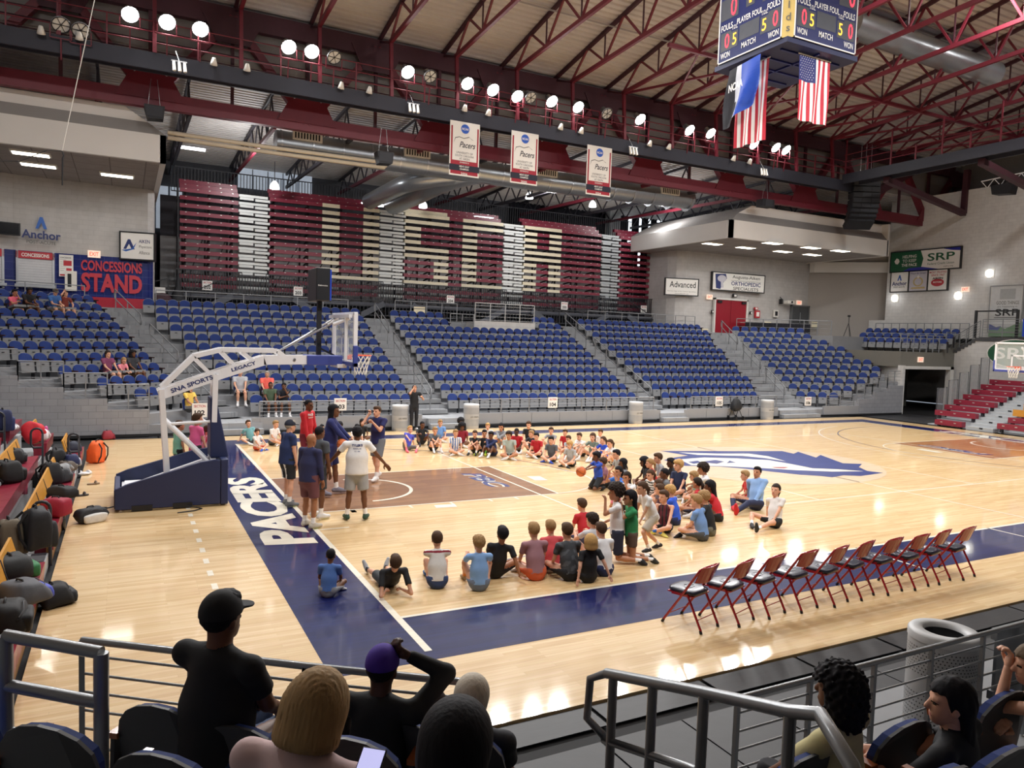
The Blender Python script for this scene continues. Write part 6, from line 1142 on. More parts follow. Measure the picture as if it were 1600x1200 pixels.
# ================================================================== people: one continuous surface per body, grown from a posed skeleton
def nrm(v): v = np.array(v, float); return v/(np.linalg.norm(v)+1e-9)
def cap_d(P, a, b, ra, rb):
    ab = b-a; L = float(ab@ab)+1e-9; t = np.clip((P-a)@ab/L, 0, 1); return np.linalg.norm(P-a-t[:, None]*ab, axis=1)-(ra+(rb-ra)*t)
def ell_d(P, c, R, r):
    q = (P-c)@R; r = np.array(r); k = np.linalg.norm(q/r, axis=1); k2 = np.linalg.norm(q/(r*r), axis=1)+1e-9; return k*(k-1)/k2
def smin(a, b, k):
    h = np.clip(.5+.5*(b-a)/k, 0, 1); return b*(1-h)+a*h-k*h*(1-h)
def surf_nets(fn, lo, hi, h):
    lo = np.array(lo)-2*h; n = np.ceil((np.array(hi)+2*h-lo)/h).astype(int)+1
    ax = [lo[i]+h*np.arange(n[i]) for i in range(3)]; G = np.stack(np.meshgrid(*ax, indexing='ij'), -1).reshape(-1, 3)
    D = np.concatenate([fn(G[i:i+60000]) for i in range(0, len(G), 60000)]).reshape(n)
    S = D < 0; c = np.zeros(n-1, int)
    for i in (0, 1):
        for j in (0, 1):
            for k in (0, 1): c += S[i:n[0]-1+i, j:n[1]-1+j, k:n[2]-1+k]
    act = (c > 0) & (c < 8); idx = -np.ones(n-1, int); idx[act] = np.arange(act.sum()); I = np.argwhere(act)
    acc = np.zeros((len(I), 3)); cnt = np.zeros(len(I)); E = [(a, b) for a in range(8) for b in range(8) if a < b and bin(a ^ b).count('1') == 1]
    off = np.array([[(a >> 2) & 1, (a >> 1) & 1, a & 1] for a in range(8)])
    for a, b in E:
        pa, pb = I+off[a], I+off[b]; da = D[pa[:, 0], pa[:, 1], pa[:, 2]]; db = D[pb[:, 0], pb[:, 1], pb[:, 2]]; m = (da < 0) != (db < 0)
        t = np.where(m, da/(da-db+1e-12), 0); acc += np.where(m[:, None], off[a]+(off[b]-off[a])*t[:, None], 0); cnt += m
    V = lo+h*(I+acc/np.maximum(cnt, 1)[:, None]); F = []
    for axn in range(3):
        s0 = [slice(None)]*3; s1 = [slice(None)]*3; s0[axn] = slice(0, -1); s1[axn] = slice(1, None); ch = S[tuple(s0)] != S[tuple(s1)]
        o1, o2 = [(1, 2), (2, 0), (0, 1)][axn]; Q = np.argwhere(ch); Q = Q[(Q[:, o1] > 0) & (Q[:, o2] > 0) & (Q[:, o1] < n[o1]-1) & (Q[:, o2] < n[o2]-1)]
        e1 = np.zeros(3, int); e1[o1] = 1; e2 = np.zeros(3, int); e2[o2] = 1
        q = [idx[tuple((Q-x).T)] for x in (0*e1, e1, e1+e2, e2)]; fl = S[tuple(Q.T)]
        A = np.stack(q, 1); A[~fl] = A[~fl][:, ::-1]; F.append(A)
    F = np.concatenate(F); F = F[(F >= 0).all(1)]
    return V, F
def ik(a, t, l1, l2, pole):
    a = np.array(a, float); t = np.array(t, float); d = t-a; L = min(np.linalg.norm(d), (l1+l2)*.998); d = nrm(d); t = a+d*L
    c = (l1*l1+L*L-l2*l2)/(2*L); h = math.sqrt(max(l1*l1-c*c, 0)); p = np.array(pole, float); p = nrm(p-d*(p@d)); return a+d*c+p*h, t
def rotm(f, u):
    f = nrm(f); s = nrm(np.cross(f, u)); return np.stack([s, f, np.cross(s, f)], 1)     # columns: right, forward, up
# poses in adult units: hip height, spine lean (x right, y forward), head look (yaw right, pitch up), hands, feet (ankle), poles, toe directions
POSES = {
 'cross': dict(h=.13, lean=(0, .22), look=(0, -.05), hands=[(-.16, .34, .2), (.14, .36, .2)], ep=(0, -.6, -.2), feet=[(.12, .36, .07), (-.13, .42, .06)], kp=[(-1, .3, .35), (1, .3, .35)], toe=[(.8, .3, -.1), (-.8, .3, -.1)], grip=1),
 'cross2': dict(h=.13, lean=(.05, .05), look=(.35, .0), hands=[(-.22, .40, .16), (.1, .3, .16)], ep=(0, -.6, -.2), feet=[(.1, .4, .07), (-.13, .36, .06)], kp=[(-1, .25, .4), (1, .3, .3)], toe=[(.8, .3, -.1), (-.8, .3, -.1)], grip=1),
 'knees': dict(h=.13, lean=(0, .3), look=(0, 0), hands=[(.05, .5, .36), (-.06, .47, .33)], ep=(0, -.3, -.6), feet=[(-.13, .58, .08), (.13, .6, .08)], kp=[(-.2, 0, 1), (.2, 0, 1)], toe=[(-.15, 1, 0), (.15, 1, 0)], grip=1),
 'knees2': dict(h=.13, lean=(0, .12), look=(-.3, 0), hands=[(-.16, .44, .5), (.16, .46, .48)], ep=(0, -.5, -.5), feet=[(-.17, .52, .08), (.17, .56, .08)], kp=[(-.3, 0, 1), (.35, 0, 1)], toe=[(-.3, 1, 0), (.3, 1, 0)], grip=1),
 'kneel': dict(h=.27, lean=(0, .05), look=(0, 0), hands=[(-.14, .22, .32), (.14, .22, .32)], ep=(0, -.6, 0), feet=[(-.1, -.2, .07), (.1, -.2, .07)], kp=[(-.2, 1, -.3), (.2, 1, -.3)], toe=[(0, -1, -.15), (0, -1, -.15)], grip=1),
 'armsup': dict(h=.27, lean=(0, .05), look=(0, .1), hands=[(-.1, .28, .86), (.1, .28, .86)], ep=(0, .3, -1), feet=[(-.1, -.2, .07), (.1, -.2, .07)], kp=[(-.2, 1, -.3), (.2, 1, -.3)], toe=[(0, -1, -.15), (0, -1, -.15)], grip=0),
 'kneelup': dict(h=.5, lean=(0, .04), look=(0, -.1), hands=[(-.08, .22, 1.02), (.16, .2, .6)], ep=(-.3, .2, -1), feet=[(-.11, -.4, .07), (.11, -.4, .07)], kp=[(0, 1, 0), (0, 1, 0)], toe=[(0, -.9, -.4), (0, -.9, -.4)], grip=1),
 'leanback': dict(h=.13, lean=(0, -.42), look=(0, .1), hands=[(-.26, -.38, .05), (.28, -.36, .05)], ep=(0, -1, .2), feet=[(-.1, .84, .09), (.13, .8, .09)], kp=[(0, 0, 1), (0, .2, 1)], toe=[(-.2, .3, 1), (.2, .3, 1)], grip=2),
 'leanone': dict(h=.13, lean=(.16, -.25), look=(-.2, .05), hands=[(-.1, .2, .2), (.38, -.3, .05)], ep=(0, -1, .2), feet=[(-.12, .82, .09), (.22, .48, .07)], kp=[(0, 0, 1), (1, .1, .4)], toe=[(-.2, .3, 1), (-.6, .6, .1)], grip=2),
 'lounge': dict(h=.13, lean=(-.35, -.2), look=(.3, .1), hands=[(-.46, -.14, .05), (.2, .44, .42)], ep=(0, -1, .2), feet=[(.04, .62, .07), (.34, .45, .08)], kp=[(-1, .2, .35), (.3, .1, 1)], toe=[(.7, .7, 0), (.2, 1, 0)], grip=2),
 'recline': dict(h=.12, lean=(0, -.95), look=(0, .75), hands=[(-.24, -.5, .06), (.24, -.5, .06)], ep=(0, -1, -.5), feet=[(-.22, .8, .08), (.12, .83, .09)], kp=[(0, 0, 1), (0, 0, 1)], toe=[(-.4, .2, 1), (.4, .2, 1)], grip=1, elb=1),
 'propped': dict(h=.13, lean=(0, -.06), look=(0, .05), hands=[(-.36, -.22, .04), (.36, -.26, .04)], ep=(-.2, -1, .2), feet=[(.12, .36, .07), (-.13, .42, .06)], kp=[(-1, .3, .35), (1, .3, .35)], toe=[(.8, .3, -.1), (-.8, .3, -.1)], grip=2),
 'ballboy': dict(h=.36, lean=(0, .12), look=(.0, -.05), hands=[(-.1, .5, .64), (.06, .5, .60)], ep=(0, -.5, -1), feet=[(-.12, -.1, .1), (.15, -.2, .09)], kp=[(-.25, 1, .05), (.2, 1, -.4)], toe=[(0, .6, -.4), (0, .5, -.6)], grip=0),
 'stand': dict(h=.93, lean=(0, .02), look=(0, 0), hands=[(-.27, .06, .80), (.27, .06, .80)], ep=(0, -1, 0), feet=[(-.13, .03, .09), (.13, -.03, .09)], kp=[(0, 1, 0), (0, 1, 0)], toe=[(-.25, 1, 0), (.25, 1, 0)], grip=0),
 'hips': dict(h=.93, lean=(0, .05), look=(.2, .02), hands=[(-.2, .16, .86), (.2, .16, .86)], ep=(-.3, -1, 0), feet=[(-.12, -.05, .09), (.15, .1, .09)], kp=[(0, 1, 0), (0, 1, 0)], toe=[(-.2, 1, 0), (.3, 1, 0)], grip=1),
 'armsout': dict(h=.93, lean=(0, .0), look=(-.2, .02), hands=[(-.58, .22, .92), (.56, .10, .96)], ep=(0, -.6, -1), feet=[(-.16, .0, .09), (.17, .0, .09)], kp=[(0, 1, 0), (0, 1, 0)], toe=[(-.3, 1, 0), (.3, 1, 0)], grip=0),
 'holdball': dict(h=.93, lean=(0, .06), look=(.1, 0), hands=[(.02, .42, 1.02), (.2, .40, .98)], ep=(.3, -.6, -1), feet=[(-.13, .12, .09), (.15, -.12, .09)], kp=[(0, 1, 0), (0, 1, 0)], toe=[(-.2, 1, 0), (.3, 1, 0)], grip=0),
 'mic': dict(h=.92, lean=(0, .04), look=(0, .04), hands=[(-.08, .30, 1.36), (.16, .16, 1.5)], ep=(0, .1, -1), feet=[(-.1, .16, .09), (.12, -.2, .12)], kp=[(0, 1, 0), (0, 1, 0)], toe=[(-.1, 1, 0), (.1, 1, -.4)], grip=1),
 'phone': dict(h=.93, lean=(0, 0), look=(0, 0), hands=[(-.24, .2, 1.3), (.1, .24, 1.62)], ep=(.3, .1, -1), feet=[(-.1, 0, .09), (.1, .03, .09)], kp=[(0, 1, 0), (0, 1, 0)], toe=[(-.2, 1, 0), (.2, 1, 0)], grip=1),
 'crouch': dict(h=.74, lean=(0, .42), look=(0, .25), hands=[(-.12, .36, .64), (.16, .34, .66)], ep=(0, -1, 0), feet=[(-.12, .12, .09), (.14, -.28, .09)], kp=[(-.1, 1, 0), (.1, 1, 0)], toe=[(-.1, 1, 0), (.2, 1, -.2)], grip=1),
 'chair': dict(h=.5, lean=(0, .0), look=(0, 0), hands=[(-.12, .34, .60), (.14, .32, .60)], ep=(0, -1, -.2), feet=[(-.13, .46, .09), (.13, .44, .09)], kp=[(0, .4, 1), (0, .4, 1)], toe=[(-.15, 1, 0), (.15, 1, 0)], grip=1),
 'chairfwd': dict(h=.5, lean=(.05, .38), look=(.2, -.2), hands=[(-.05, .5, .66), (.1, .5, .64)], ep=(0, -1, -.2), feet=[(-.16, .44, .09), (.16, .4, .09)], kp=[(0, .4, 1), (0, .4, 1)], toe=[(-.15, 1, 0), (.15, 1, 0)], grip=1),
 'chairchin': dict(h=.5, lean=(.05, .25), look=(-.1, .0), hands=[(.04, .3, 1.1), (-.02, .3, .78)], ep=(0, .3, -1), feet=[(-.14, .45, .09), (.16, .42, .09)], kp=[(0, .4, 1), (0, .4, 1)], toe=[(-.15, 1, 0), (.15, 1, 0)], grip=1),
 'handface': dict(h=.5, lean=(0, .12), look=(-.05, .0), hands=[(-.14, .32, .6), (.13, .16, 1.22)], ep=(.5, .2, -1), feet=[(-.13, .46, .09), (.13, .44, .09)], kp=[(0, .4, 1), (0, .4, 1)], toe=[(-.15, 1, 0), (.15, 1, 0)], grip=1),
 'kneeup_chair': dict(h=.5, lean=(-.05, .05), look=(-.55, .0), hands=[(-.24, .40, .72), (.0, .42, .74)], ep=(0, -1, -.2), feet=[(-.05, .5, .40), (.14, .46, .09)], kp=[(-.5, .2, 1), (0, .4, 1)], toe=[(-.5, .6, 0), (.15, 1, 0)], grip=1),
}
def frame(pose, kid):
    p = POSES[pose]; J = {}; hip = np.array((0, 0, p['h'])); lx, ly = p['lean']
    up = nrm((math.sin(lx), math.sin(ly)*math.cos(lx), math.cos(lx)*math.cos(ly))); fw = nrm(np.array((0, 1, 0))-up*up[1]); sd = np.cross(fw, up); J['R'] = np.stack([sd, fw, up], 1)
    sc = .93 if kid else 1; J['hip'] = hip; curve = np.array((0, .03, 0)); neck = hip+up*.53*sc; J['neck'] = neck; J['mid'] = hip+up*.26*sc-fw*.015
    hw = (.178 if kid else .20); yaw, pit = p['look']; hf = nrm(fw*math.cos(yaw)*math.cos(pit)+sd*math.sin(yaw)+np.array((0, 0, 1.))*math.sin(pit)) if ly > -.6 else nrm((0, .95, .25))
    hf = nrm(np.array((hf[0], hf[1], hf[2]*.5))); J['HR'] = rotm(hf, np.array((0, 0, 1.))); hs = 1.13 if kid else 1.; J['hs'] = hs; J['head'] = neck+nrm(up+np.array((0, 0, .6)))*(.128*hs+.005)+hf*.03
    for i, s in enumerate((-1, 1)):
        sh = neck-up*.055+sd*s*hw; J['sh', i] = sh; la, lb = .27*sc, .24*sc; ep = np.array(p['ep'], float)*(np.array((1, 1, 1)) if s > 0 else np.array((-1, 1, 1))); ep = ep+np.array((s*.35, 0, 0)); J['el', i], J['ha', i] = ik(sh, p['hands'][i], la, lb, ep)
        if p.get('elb'): J['el', i] = np.array((s*.24, -.56, .06)); J['ha', i] = J['el', i]+np.array((-s*.12, .2, .02))
        hj = hip+sd*s*.09; J['hj', i] = hj; J['kn', i], J['an', i] = ik(hj, p['feet'][i], .43*sc, .41*sc, p['kp'][i])
        J['toe', i] = nrm(p['toe'][i]); 
    J['grip'] = p['grip']; return J
def hand_fn(grip):
    """right hand, wrist at origin, fingers along +y, back of the hand +z, thumb at -x"""
    C = [((0, 0, 0), (0, .05, 0), .021, .026)]; P = []
    for k, (x, L) in enumerate(((-.028, .072), (-.009, .082), (.010, .076), (.028, .058))):
        a = np.array((x*.9, .078, .0)); C.append(((x*.5, .03, 0), tuple(a), .014, .0115)); c = {0: .25, 1: .95, 2: .05}[grip]*(1+.06*k); d = np.array((x*1.2, 1, 0)); d /= np.linalg.norm(d); th = 0
        for s in (.45, .3, .25):
            th += c*.75; q = a+L*s*(d*math.cos(th)-np.array((0, 0, 1))*math.sin(th)); C.append((tuple(a), tuple(q), .0105-.001*s, .009)); a = q
    a = np.array((-.024, .022, -.004)); b = a+np.array((-.030, .026, -.010)); c = b+np.array((-.010 if grip != 1 else .012, .030, -.008 if grip != 1 else -.022)); C += [(tuple(a), tuple(b), .015, .012), (tuple(b), tuple(c), .012, .0095)]
    C = [(np.array(a, float), np.array(b, float), r, s) for a, b, r, s in C]
    def fn(Pn):
        d = cap_d(Pn, *C[0])
        for c in C[1:]: d = smin(d, cap_d(Pn, *c), .006)
        return d
    return fn
_HAND = {}
def hand_mesh(grip, fine):
    if (grip, fine) not in _HAND: _HAND[grip, fine] = surf_nets(hand_fn(grip), (-.085, -.03, -.10), (.06, .18, .035), .0065 if fine else .0095)
    return _HAND[grip, fine]
SLOTS = ['skin', 'shirt', 'bottom', 'sock', 'shoe', 'trim', 'eye', 'lip', 'sole']
def make_body(pose, kid=True, sleeve='short', legs='shorts', h=.02, fat=1., mirror=False, pattern=None, fine=False, loose=1.):
    """vertices, faces and material slots of one posed figure"""
    J = frame(pose, kid); R = J['R']; hip, neck = J['hip'], J['neck']; up = R[:, 2]; lim = .86 if kid else 1.; K = (1/fat if fat < 1 else 1)
    def tor(P, a, b, ra, rb, flat):
        M = R.copy(); S = np.array((1, 1/flat, 1)); return cap_d((P@M)*S, (a@M)*S, (b@M)*S, ra, rb)*.8
    def groups(P):
        o = {}
        f = fat; w = .155*lim*1.02
        skin = tor(P, hip+up*.0, hip+up*.16, .135*f*lim, .125*f*lim, .74); skin = smin(skin, tor(P, hip+up*.28*lim, neck-up*.13, .115*f*lim, .125*lim, .66), .07)
        skin = smin(skin, cap_d(P, neck-up*.06, J['head']-J['HR'][:, 2]*.05, .06*lim, .05*lim+.004), .03)
        shirt = tor(P, hip-up*.04, hip+up*.2, (.150*f+.012)*lim*loose, (.133*f+.012)*lim*loose, .80); shirt = smin(shirt, tor(P, hip+up*.26*lim, neck-up*.125, (.130*f+.016)*lim*loose, .146*lim, .70), .07)
        bottom = tor(P, hip-up*.045, hip+up*.05, .142*f*lim, .148*f*lim, .8); sock = np.full(len(P), 9.); shoe = sock.copy()
        for i in (0, 1):
            sh, el, ha, hj, kn, an, toe = J['sh', i], J['el', i], J['ha', i], J['hj', i], J['kn', i], J['an', i], J['toe', i]
            nk = neck-up*.045; arm = smin(cap_d(P, sh, el, .043*lim*f**.5, .037*lim), cap_d(P, el, ha, .037*lim, .025*lim), .015); skin = smin(skin, smin(arm, cap_d(P, nk, sh-up*.01, .044*lim, .040*lim), .03), .025)
            yoke = cap_d(P, nk-up*.0, sh-up*.008, .060*lim, .056*lim)
            if sleeve == 'short':
                e = sh+(el-sh)*.62; d = nrm(el-sh); sl = np.maximum(cap_d(P, sh-up*.008, sh+(el-sh)*.75, .056*lim, .064*lim), (P-e)@d)
            elif sleeve == 'long': sl = smin(cap_d(P, sh-up*.008, el, .057*lim, .050*lim), cap_d(P, el, el+(ha-el)*.93, .050*lim, .036*lim), .02)
            else: sl = None
            if sleeve != 'tank': shirt = smin(shirt, smin(yoke, sl, .03), .03)
            else: shirt = smin(shirt, cap_d(P, nk-up*.03, nk-up*.03+(sh-nk)*.62, .06*lim, .052*lim), .03)
            leg = smin(cap_d(P, hj, kn, .082*lim*f**.6, .052*lim), cap_d(P, kn, kn+(an-kn)*.35, .05*lim, .052*lim), .02); leg = smin(leg, cap_d(P, kn+(an-kn)*.3, an, .052*lim, .034*lim), .02); skin = smin(skin, leg, .03)
            if legs == 'shorts':
                e = hj+(kn-hj)*.86; d = nrm(kn-hj); b = np.maximum(cap_d(P, hj, hj+(kn-hj)*.95, .098*lim*f**.6, .092*lim*loose), (P-e)@d)
            elif legs == 'brief': e = hj+(kn-hj)*.5; d = nrm(kn-hj); b = np.maximum(cap_d(P, hj, hj+(kn-hj)*.7, .095*lim, .088*lim), (P-e)@d)
            else: b = smin(cap_d(P, hj, kn, .095*lim*f**.6, .068*lim), cap_d(P, kn, an, .066*lim, .05*lim), .02)
            bottom = smin(bottom, b, .04)
            sock = np.minimum(sock, cap_d(P, kn+(an-kn)*(.74 if legs != 'pants' else .9), an, .044*lim, .041*lim))
            dn = np.array((0, 0, -1.)); sdn = nrm(dn-toe*(dn@toe)) if abs(dn@toe) < .9 else nrm(np.cross(np.cross(toe, (0, 1, 0)), toe)); hl = an-toe*.045*lim+sdn*.035*lim; tp = an+toe*.165*lim+sdn*.048*lim
            s_ = smin(cap_d(P, hl, tp, .043*lim, .036*lim), cap_d(P, an+sdn*.0, an+toe*.08*lim+sdn*.035*lim, .045*lim, .042*lim), .03); shoe = np.minimum(shoe, s_)
        o['skin'] = skin; o['shirt'] = np.maximum(shirt, -((P-hip)@up+(.075 if hip[2] > .6 else .03))) if pose not in ('none',) else shirt; o['bottom'] = np.maximum(bottom, (P-hip)@up-.055); o['sock'] = sock; o['shoe'] = shoe
        # neckline
        o['shirt'] = np.maximum(o['shirt'], -cap_d(P, neck+up*.03, neck+up*.13+R[:, 1]*.04, .056*lim, .085*lim))
        return o
    def total(P):
        o = groups(P); d = o['skin']
        for k in ('shirt', 'bottom', 'sock', 'shoe'): d = np.minimum(d, o[k])
        return np.maximum(d, -(P[:, 2]-.003))
    pts = np.array([J[k] for k in J if isinstance(J[k], np.ndarray) and J[k].shape == (3,) and not (isinstance(k, tuple) and k[0] == 'toe')]); lo, hi = pts.min(0)-.2, pts.max(0)+.2; lo[2] = max(lo[2], -.02); hi[2] = max(J['neck'][2]+.1, pts[:, 2].max()+.08)
    V, F = surf_nets(total, lo, hi, h); C = V[F].mean(1); o = groups(C); st = np.stack([o['skin'], o['shirt']-.002, o['bottom']-.001, o['sock']-.0005, o['shoe']-.001], 1); S = st.argmin(1)
    S[(S == 1) & (((C-hip)@up) < (-.07 if hip[2] > .6 else -.02))] = 2
    if pattern:
        loc = (C-hip)@R; m = S == 1
        if pattern == 'hstripe': S[m & (np.sin(loc[:, 2]*100) > .2)] = 5
        elif pattern == 'vstripe': S[m & (np.sin(loc[:, 0]*75+1) > .35)] = 5
        elif pattern == 'side': S[(S == 2) & (np.abs(np.abs(loc[:, 0])-.11) < .022)] = 5
        elif pattern == 'camo': S[m & (np.sin(loc[:, 0]*37+np.sin(loc[:, 2]*31)*1.7)+np.sin(loc[:, 2]*43+np.sin(loc[:, 0]*29+loc[:, 1]*20)*2) > .7)] = 5
        elif pattern == 'yoke': S[m & (loc[:, 2] > .43) & (loc[:, 2] < .465)] = 5
    soles = (S == 4) & (C[:, 2] < .022) if 'stand' in pose else (S == 9); S[soles] = 8
    Vs, Fs, Ss = [V], [F], [S]; n = len(V)
    # head and neck at finer pitch
    HR, hc, hs = J['HR'], J['head'], J['hs']
    def L(p): return hc+HR@(np.array(p)*hs)
    def headf(P):
        d = ell_d(P, L((0, -.012, .032)), HR, np.array((.073, .094, .088))*hs); d = smin(d, ell_d(P, L((0, .022, -.045)), HR, np.array((.054, .066, .068))*hs), .045*hs)
        d = smin(d, cap_d(P, L((0, .058, -.088)), L((0, .062, -.086)), .026*hs, .024*hs), .03*hs)
        for s in (-1, 1): d = smin(d, -(-ell_d(P, L((s*.072, -.012, -.012)), HR, np.array((.012, .02, .03))*hs)), .008*hs); d = np.maximum(d, -ell_d(P, L((s*.03, .098, .006)), HR, np.array((.021, .018, .012))*hs)) if fine else d; d = smin(d, cap_d(P, L((s*.028, .073, .026)), L((s*.045, .064, .022)), .012*hs, .01*hs), .015*hs)
        d = smin(d, cap_d(P, L((0, .083, .008)), L((0, .104, -.028)), .011*hs, .015*hs), .012*hs)
        d = smin(d, cap_d(P, L((-.016, .078, -.063)), L((.016, .078, -.063)), .013*hs, .013*hs), .01*hs)
        return smin(d, cap_d(P, L((0, -.015, -.03)), neck-up*.03, .05*hs**.5*(.92 if kid else 1.05), .054*lim), .03)
    b = .16*hs; V2, F2 = surf_nets(headf, np.minimum(hc-b, neck-.09), np.maximum(hc+b, neck+.09), max(.008, h*.55) if not fine else .008); C2 = (V2[F2].mean(1)-hc)@HR/hs
    S2 = np.zeros(len(F2), int); 
    for s in (-1, 1): S2[(((C2[:, 0]-s*.031)/.016)**2+((C2[:, 2]-.004)/.0085)**2 < 1) & (C2[:, 1] > .03)] = 6
    S2[((C2[:, 0]/.026)**2+((C2[:, 2]+.064)/.009)**2 < 1) & (C2[:, 1] > .05)] = 7
    Vs.append(V2); Fs.append(F2+n); Ss.append(S2); n += len(V2)
    for i in (0, 1):
        v, f = hand_mesh(J['grip'] if not (J['grip'] == 2 and pose in ('leanone', 'lounge') and i == (0 if pose == 'leanone' else 1)) else 1, fine); d = nrm(J['ha', i]-J['el', i]); bk = nrm(np.cross((1., 0, 0), d)+np.array((0, 0, .2)))
        if J['grip'] == 2 and J['ha', i][2] < .1: d = nrm((.3*(-1 if i == 0 else 1), -.8 if J['ha', i][1] < 0 else .8, -.05)); bk = np.array((0, 0, 1.))
        bk = nrm(bk-d*(bk@d)); sx = np.cross(d, bk); M = np.stack([sx, d, bk], 1); v = v*(.86 if kid else 1.08); v = v*np.array((1 if i else -1, 1, 1)); Vs.append(J['ha', i]-d*.012+v@M.T); Fs.append((f if i else f[:, ::-1])+n); Ss.append(np.zeros(len(f), int)); n += len(v)
    V, F, S = np.concatenate(Vs), np.concatenate(Fs), np.concatenate(Ss)
    if mirror: V = V*np.array((-1, 1, 1)); F = F[:, ::-1]; J = dict(J); m3 = np.array((-1, 1, 1)); J['head'] = J['head']*m3; H = J['HR']*m3[:, None]; H[:, 0] *= -1; J['HR'] = H; J['neck'] = J['neck']*m3; J['hip'] = J['hip']*m3; J['ha', 0], J['ha', 1] = J['ha', 1]*m3, J['ha', 0]*m3; Rm = J['R']*m3[:, None]; Rm[:, 0] *= -1; J['R'] = Rm
    return V, F, S, J
def np_mesh(name, V, F, S=None, nm=1):
    me = bpy.data.meshes.new(name); me.vertices.add(len(V)); me.vertices.foreach_set('co', V.astype(np.float32).ravel()); me.loops.add(F.size); me.loops.foreach_set('vertex_index', F.astype(np.int32).ravel())
    me.polygons.add(len(F)); me.polygons.foreach_set('loop_start', np.arange(0, F.size, 4, dtype=np.int32)); me.polygons.foreach_set('loop_total', np.full(len(F), 4, np.int32))
    for _ in range(nm): me.materials.append(None)
    if S is not None: me.polygons.foreach_set('material_index', S.astype(np.int32))
    me.polygons.foreach_set('use_smooth', np.ones(len(F), bool)); me.update(calc_edges=True); me.validate(); return me
def hair_fn(style, hs):
    """in head space (right, forward, up), head centre at origin"""
    I = np.eye(3); A = np.array
    rs = np.random.RandomState(len(style)*7); ph = rs.rand(8)*6
    def wob(P, f, a): return a*(np.sin(P[:, 0]*f+ph[0]+np.sin(P[:, 2]*f*.7))*np.sin(P[:, 1]*f*1.1+ph[1])*np.sin(P[:, 2]*f*.9+ph[2]))
    def capz(P, th, front=.062, back=-.07, side=-.015):
        d = ell_d(P, A((0, -.014, .034)), I, (.073+th, .094+th, .088+th)); y = P[:, 1]; line = np.where(y > .035, front, np.where(y > -.03, side+(front-side)*np.clip((y-.0)/.035, 0, 1), back)); line = np.where(y < -.03, back+(side-back)*np.clip((y+.06)/.03, 0, 1), line)
        return np.maximum(d, (line-P[:, 2])*.8)
    def fn(P):
        P = P/hs; s = style
        if s == 'short': d = capz(P, .012)-.0; d = smin(d, ell_d(P, A((0, .045, .095)), I, (.055, .045, .028)), .03)+wob(P, 120, .004)
        elif s == 'buzz': d = capz(P, .006)
        elif s == 'smooth': d = smin(capz(P, .024, .05, -.1, -.055), ell_d(P, A((0, -.05, -.02)), I, (.088, .075, .085)), .03)
        elif s == 'mop': d = capz(P, .02, .045, -.085, -.04); d = smin(d, ell_d(P, A((0, .05, .08)), I, (.07, .05, .035)), .03)+wob(P, 90, .008)
        elif s == 'curly': d = capz(P, .035, .055, -.09, -.05)+wob(P, 95, .016)
        elif s == 'afro': d = smin(capz(P, .05, .06, -.09, -.05), ell_d(P, A((0, -.03, .05)), I, (.125, .12, .115)), .03)+wob(P, 90, .014); d = np.maximum(d, -ell_d(P, A((0, .1, -.03)), I, (.07, .08, .085)))
        elif s == 'bob': d = smin(ell_d(P, A((0, -.018, .02)), I, (.098, .110, .112)), cap_d(P*A((1, 1.12, 1)), A((0, -.045, -.03)), A((0, -.05, -.12)), .104, .122), .06); d = smin(d, d, .001); d = -smin(-d, P[:, 2]+.122, .05); d = np.maximum(d, -ell_d(P, A((0, .10, -.03)), I, (.062, .085, .10))); d = d+.0022*np.sin(np.arctan2(P[:, 0], -P[:, 1]-.02)*46+3*np.sin(P[:, 2]*9))
        elif s in ('long', 'longhair'): d = smin(capz(P, .016, .06, -.09, -.06), cap_d(P*A((1, 1.6, 1)), A((0, -.105, -.02)), A((0, -.13, -.30)), .078, .066), .04)+wob(P*A((1, 1, .25)), 100, .005)
        elif s == 'pony': d = smin(capz(P, .011, .06, -.06, -.03), cap_d(P, A((0, -.105, .03)), A((0, -.135, -.03)), .026, .034), .015); d = smin(d, cap_d(P, A((0, -.135, -.03)), A((0, -.115, -.16)), .034, .016), .02)
        elif s == 'bigcurl': d = smin(capz(P, .04, .055, -.1, -.07), ell_d(P, A((0, -.05, -.06)), I, (.125, .1, .17)), .04); d = np.maximum(d, -ell_d(P, A((0, .12, -.03)), I, (.075, .10, .12)))+wob(P, 110, .014)
        elif s == 'dreads':
            d = capz(P, .014)
            for k in range(13): a = PI*(.62+1.76*k/12)-PI*.5-PI*.0; x, y = .082*math.cos(PI*k/12), -.09*math.sin(PI*k/12)+.01; d = smin(d, cap_d(P, A((x*.8, y*.8, .06)), A((x*1.15, y*1.2-.01, -.12-.02*(k % 3))), .014, .011), .006)
        elif s == 'cap': d = np.maximum(ell_d(P, A((0, -.012, .036)), I, (.090, .111, .103)), .018-P[:, 2]); b = np.maximum(ell_d(P, A((0, .105, .034)), I, (.072, .085, .03)), np.abs(P[:, 2]-.036+.25*(P[:, 1]-.08)*.6)-.006); d = np.minimum(d, b)
        else: d = capz(P, .012)
        if s not in ('bob', 'afro', 'bigcurl', 'cap', 'long', 'dreads', 'pony', 'longhair'): d = np.maximum(d, -ell_d(P, A((0, .1, -.02)), I, (.075, .055, .075)))
        return d*hs
    return fn
_HAIR = {}
def hair_mesh(style, hs, h):
    k = (style, round(hs, 2), h)
    if k not in _HAIR: z = -.42 if style in ('long', 'longhair') else -.26 if style in ('bigcurl', 'bob', 'pony', 'dreads') else -.14; V, F = surf_nets(hair_fn(style, hs), (-.17*hs, -.2*hs, z*hs), (.17*hs, .2*hs, .2*hs), h); _HAIR[k] = np_mesh('hair', V, F)
    return _HAIR[k]
def cloth(h, k='cloth'): return mat(k+'_'+h, h, .8, var=.09, scale=16, bump=.06)
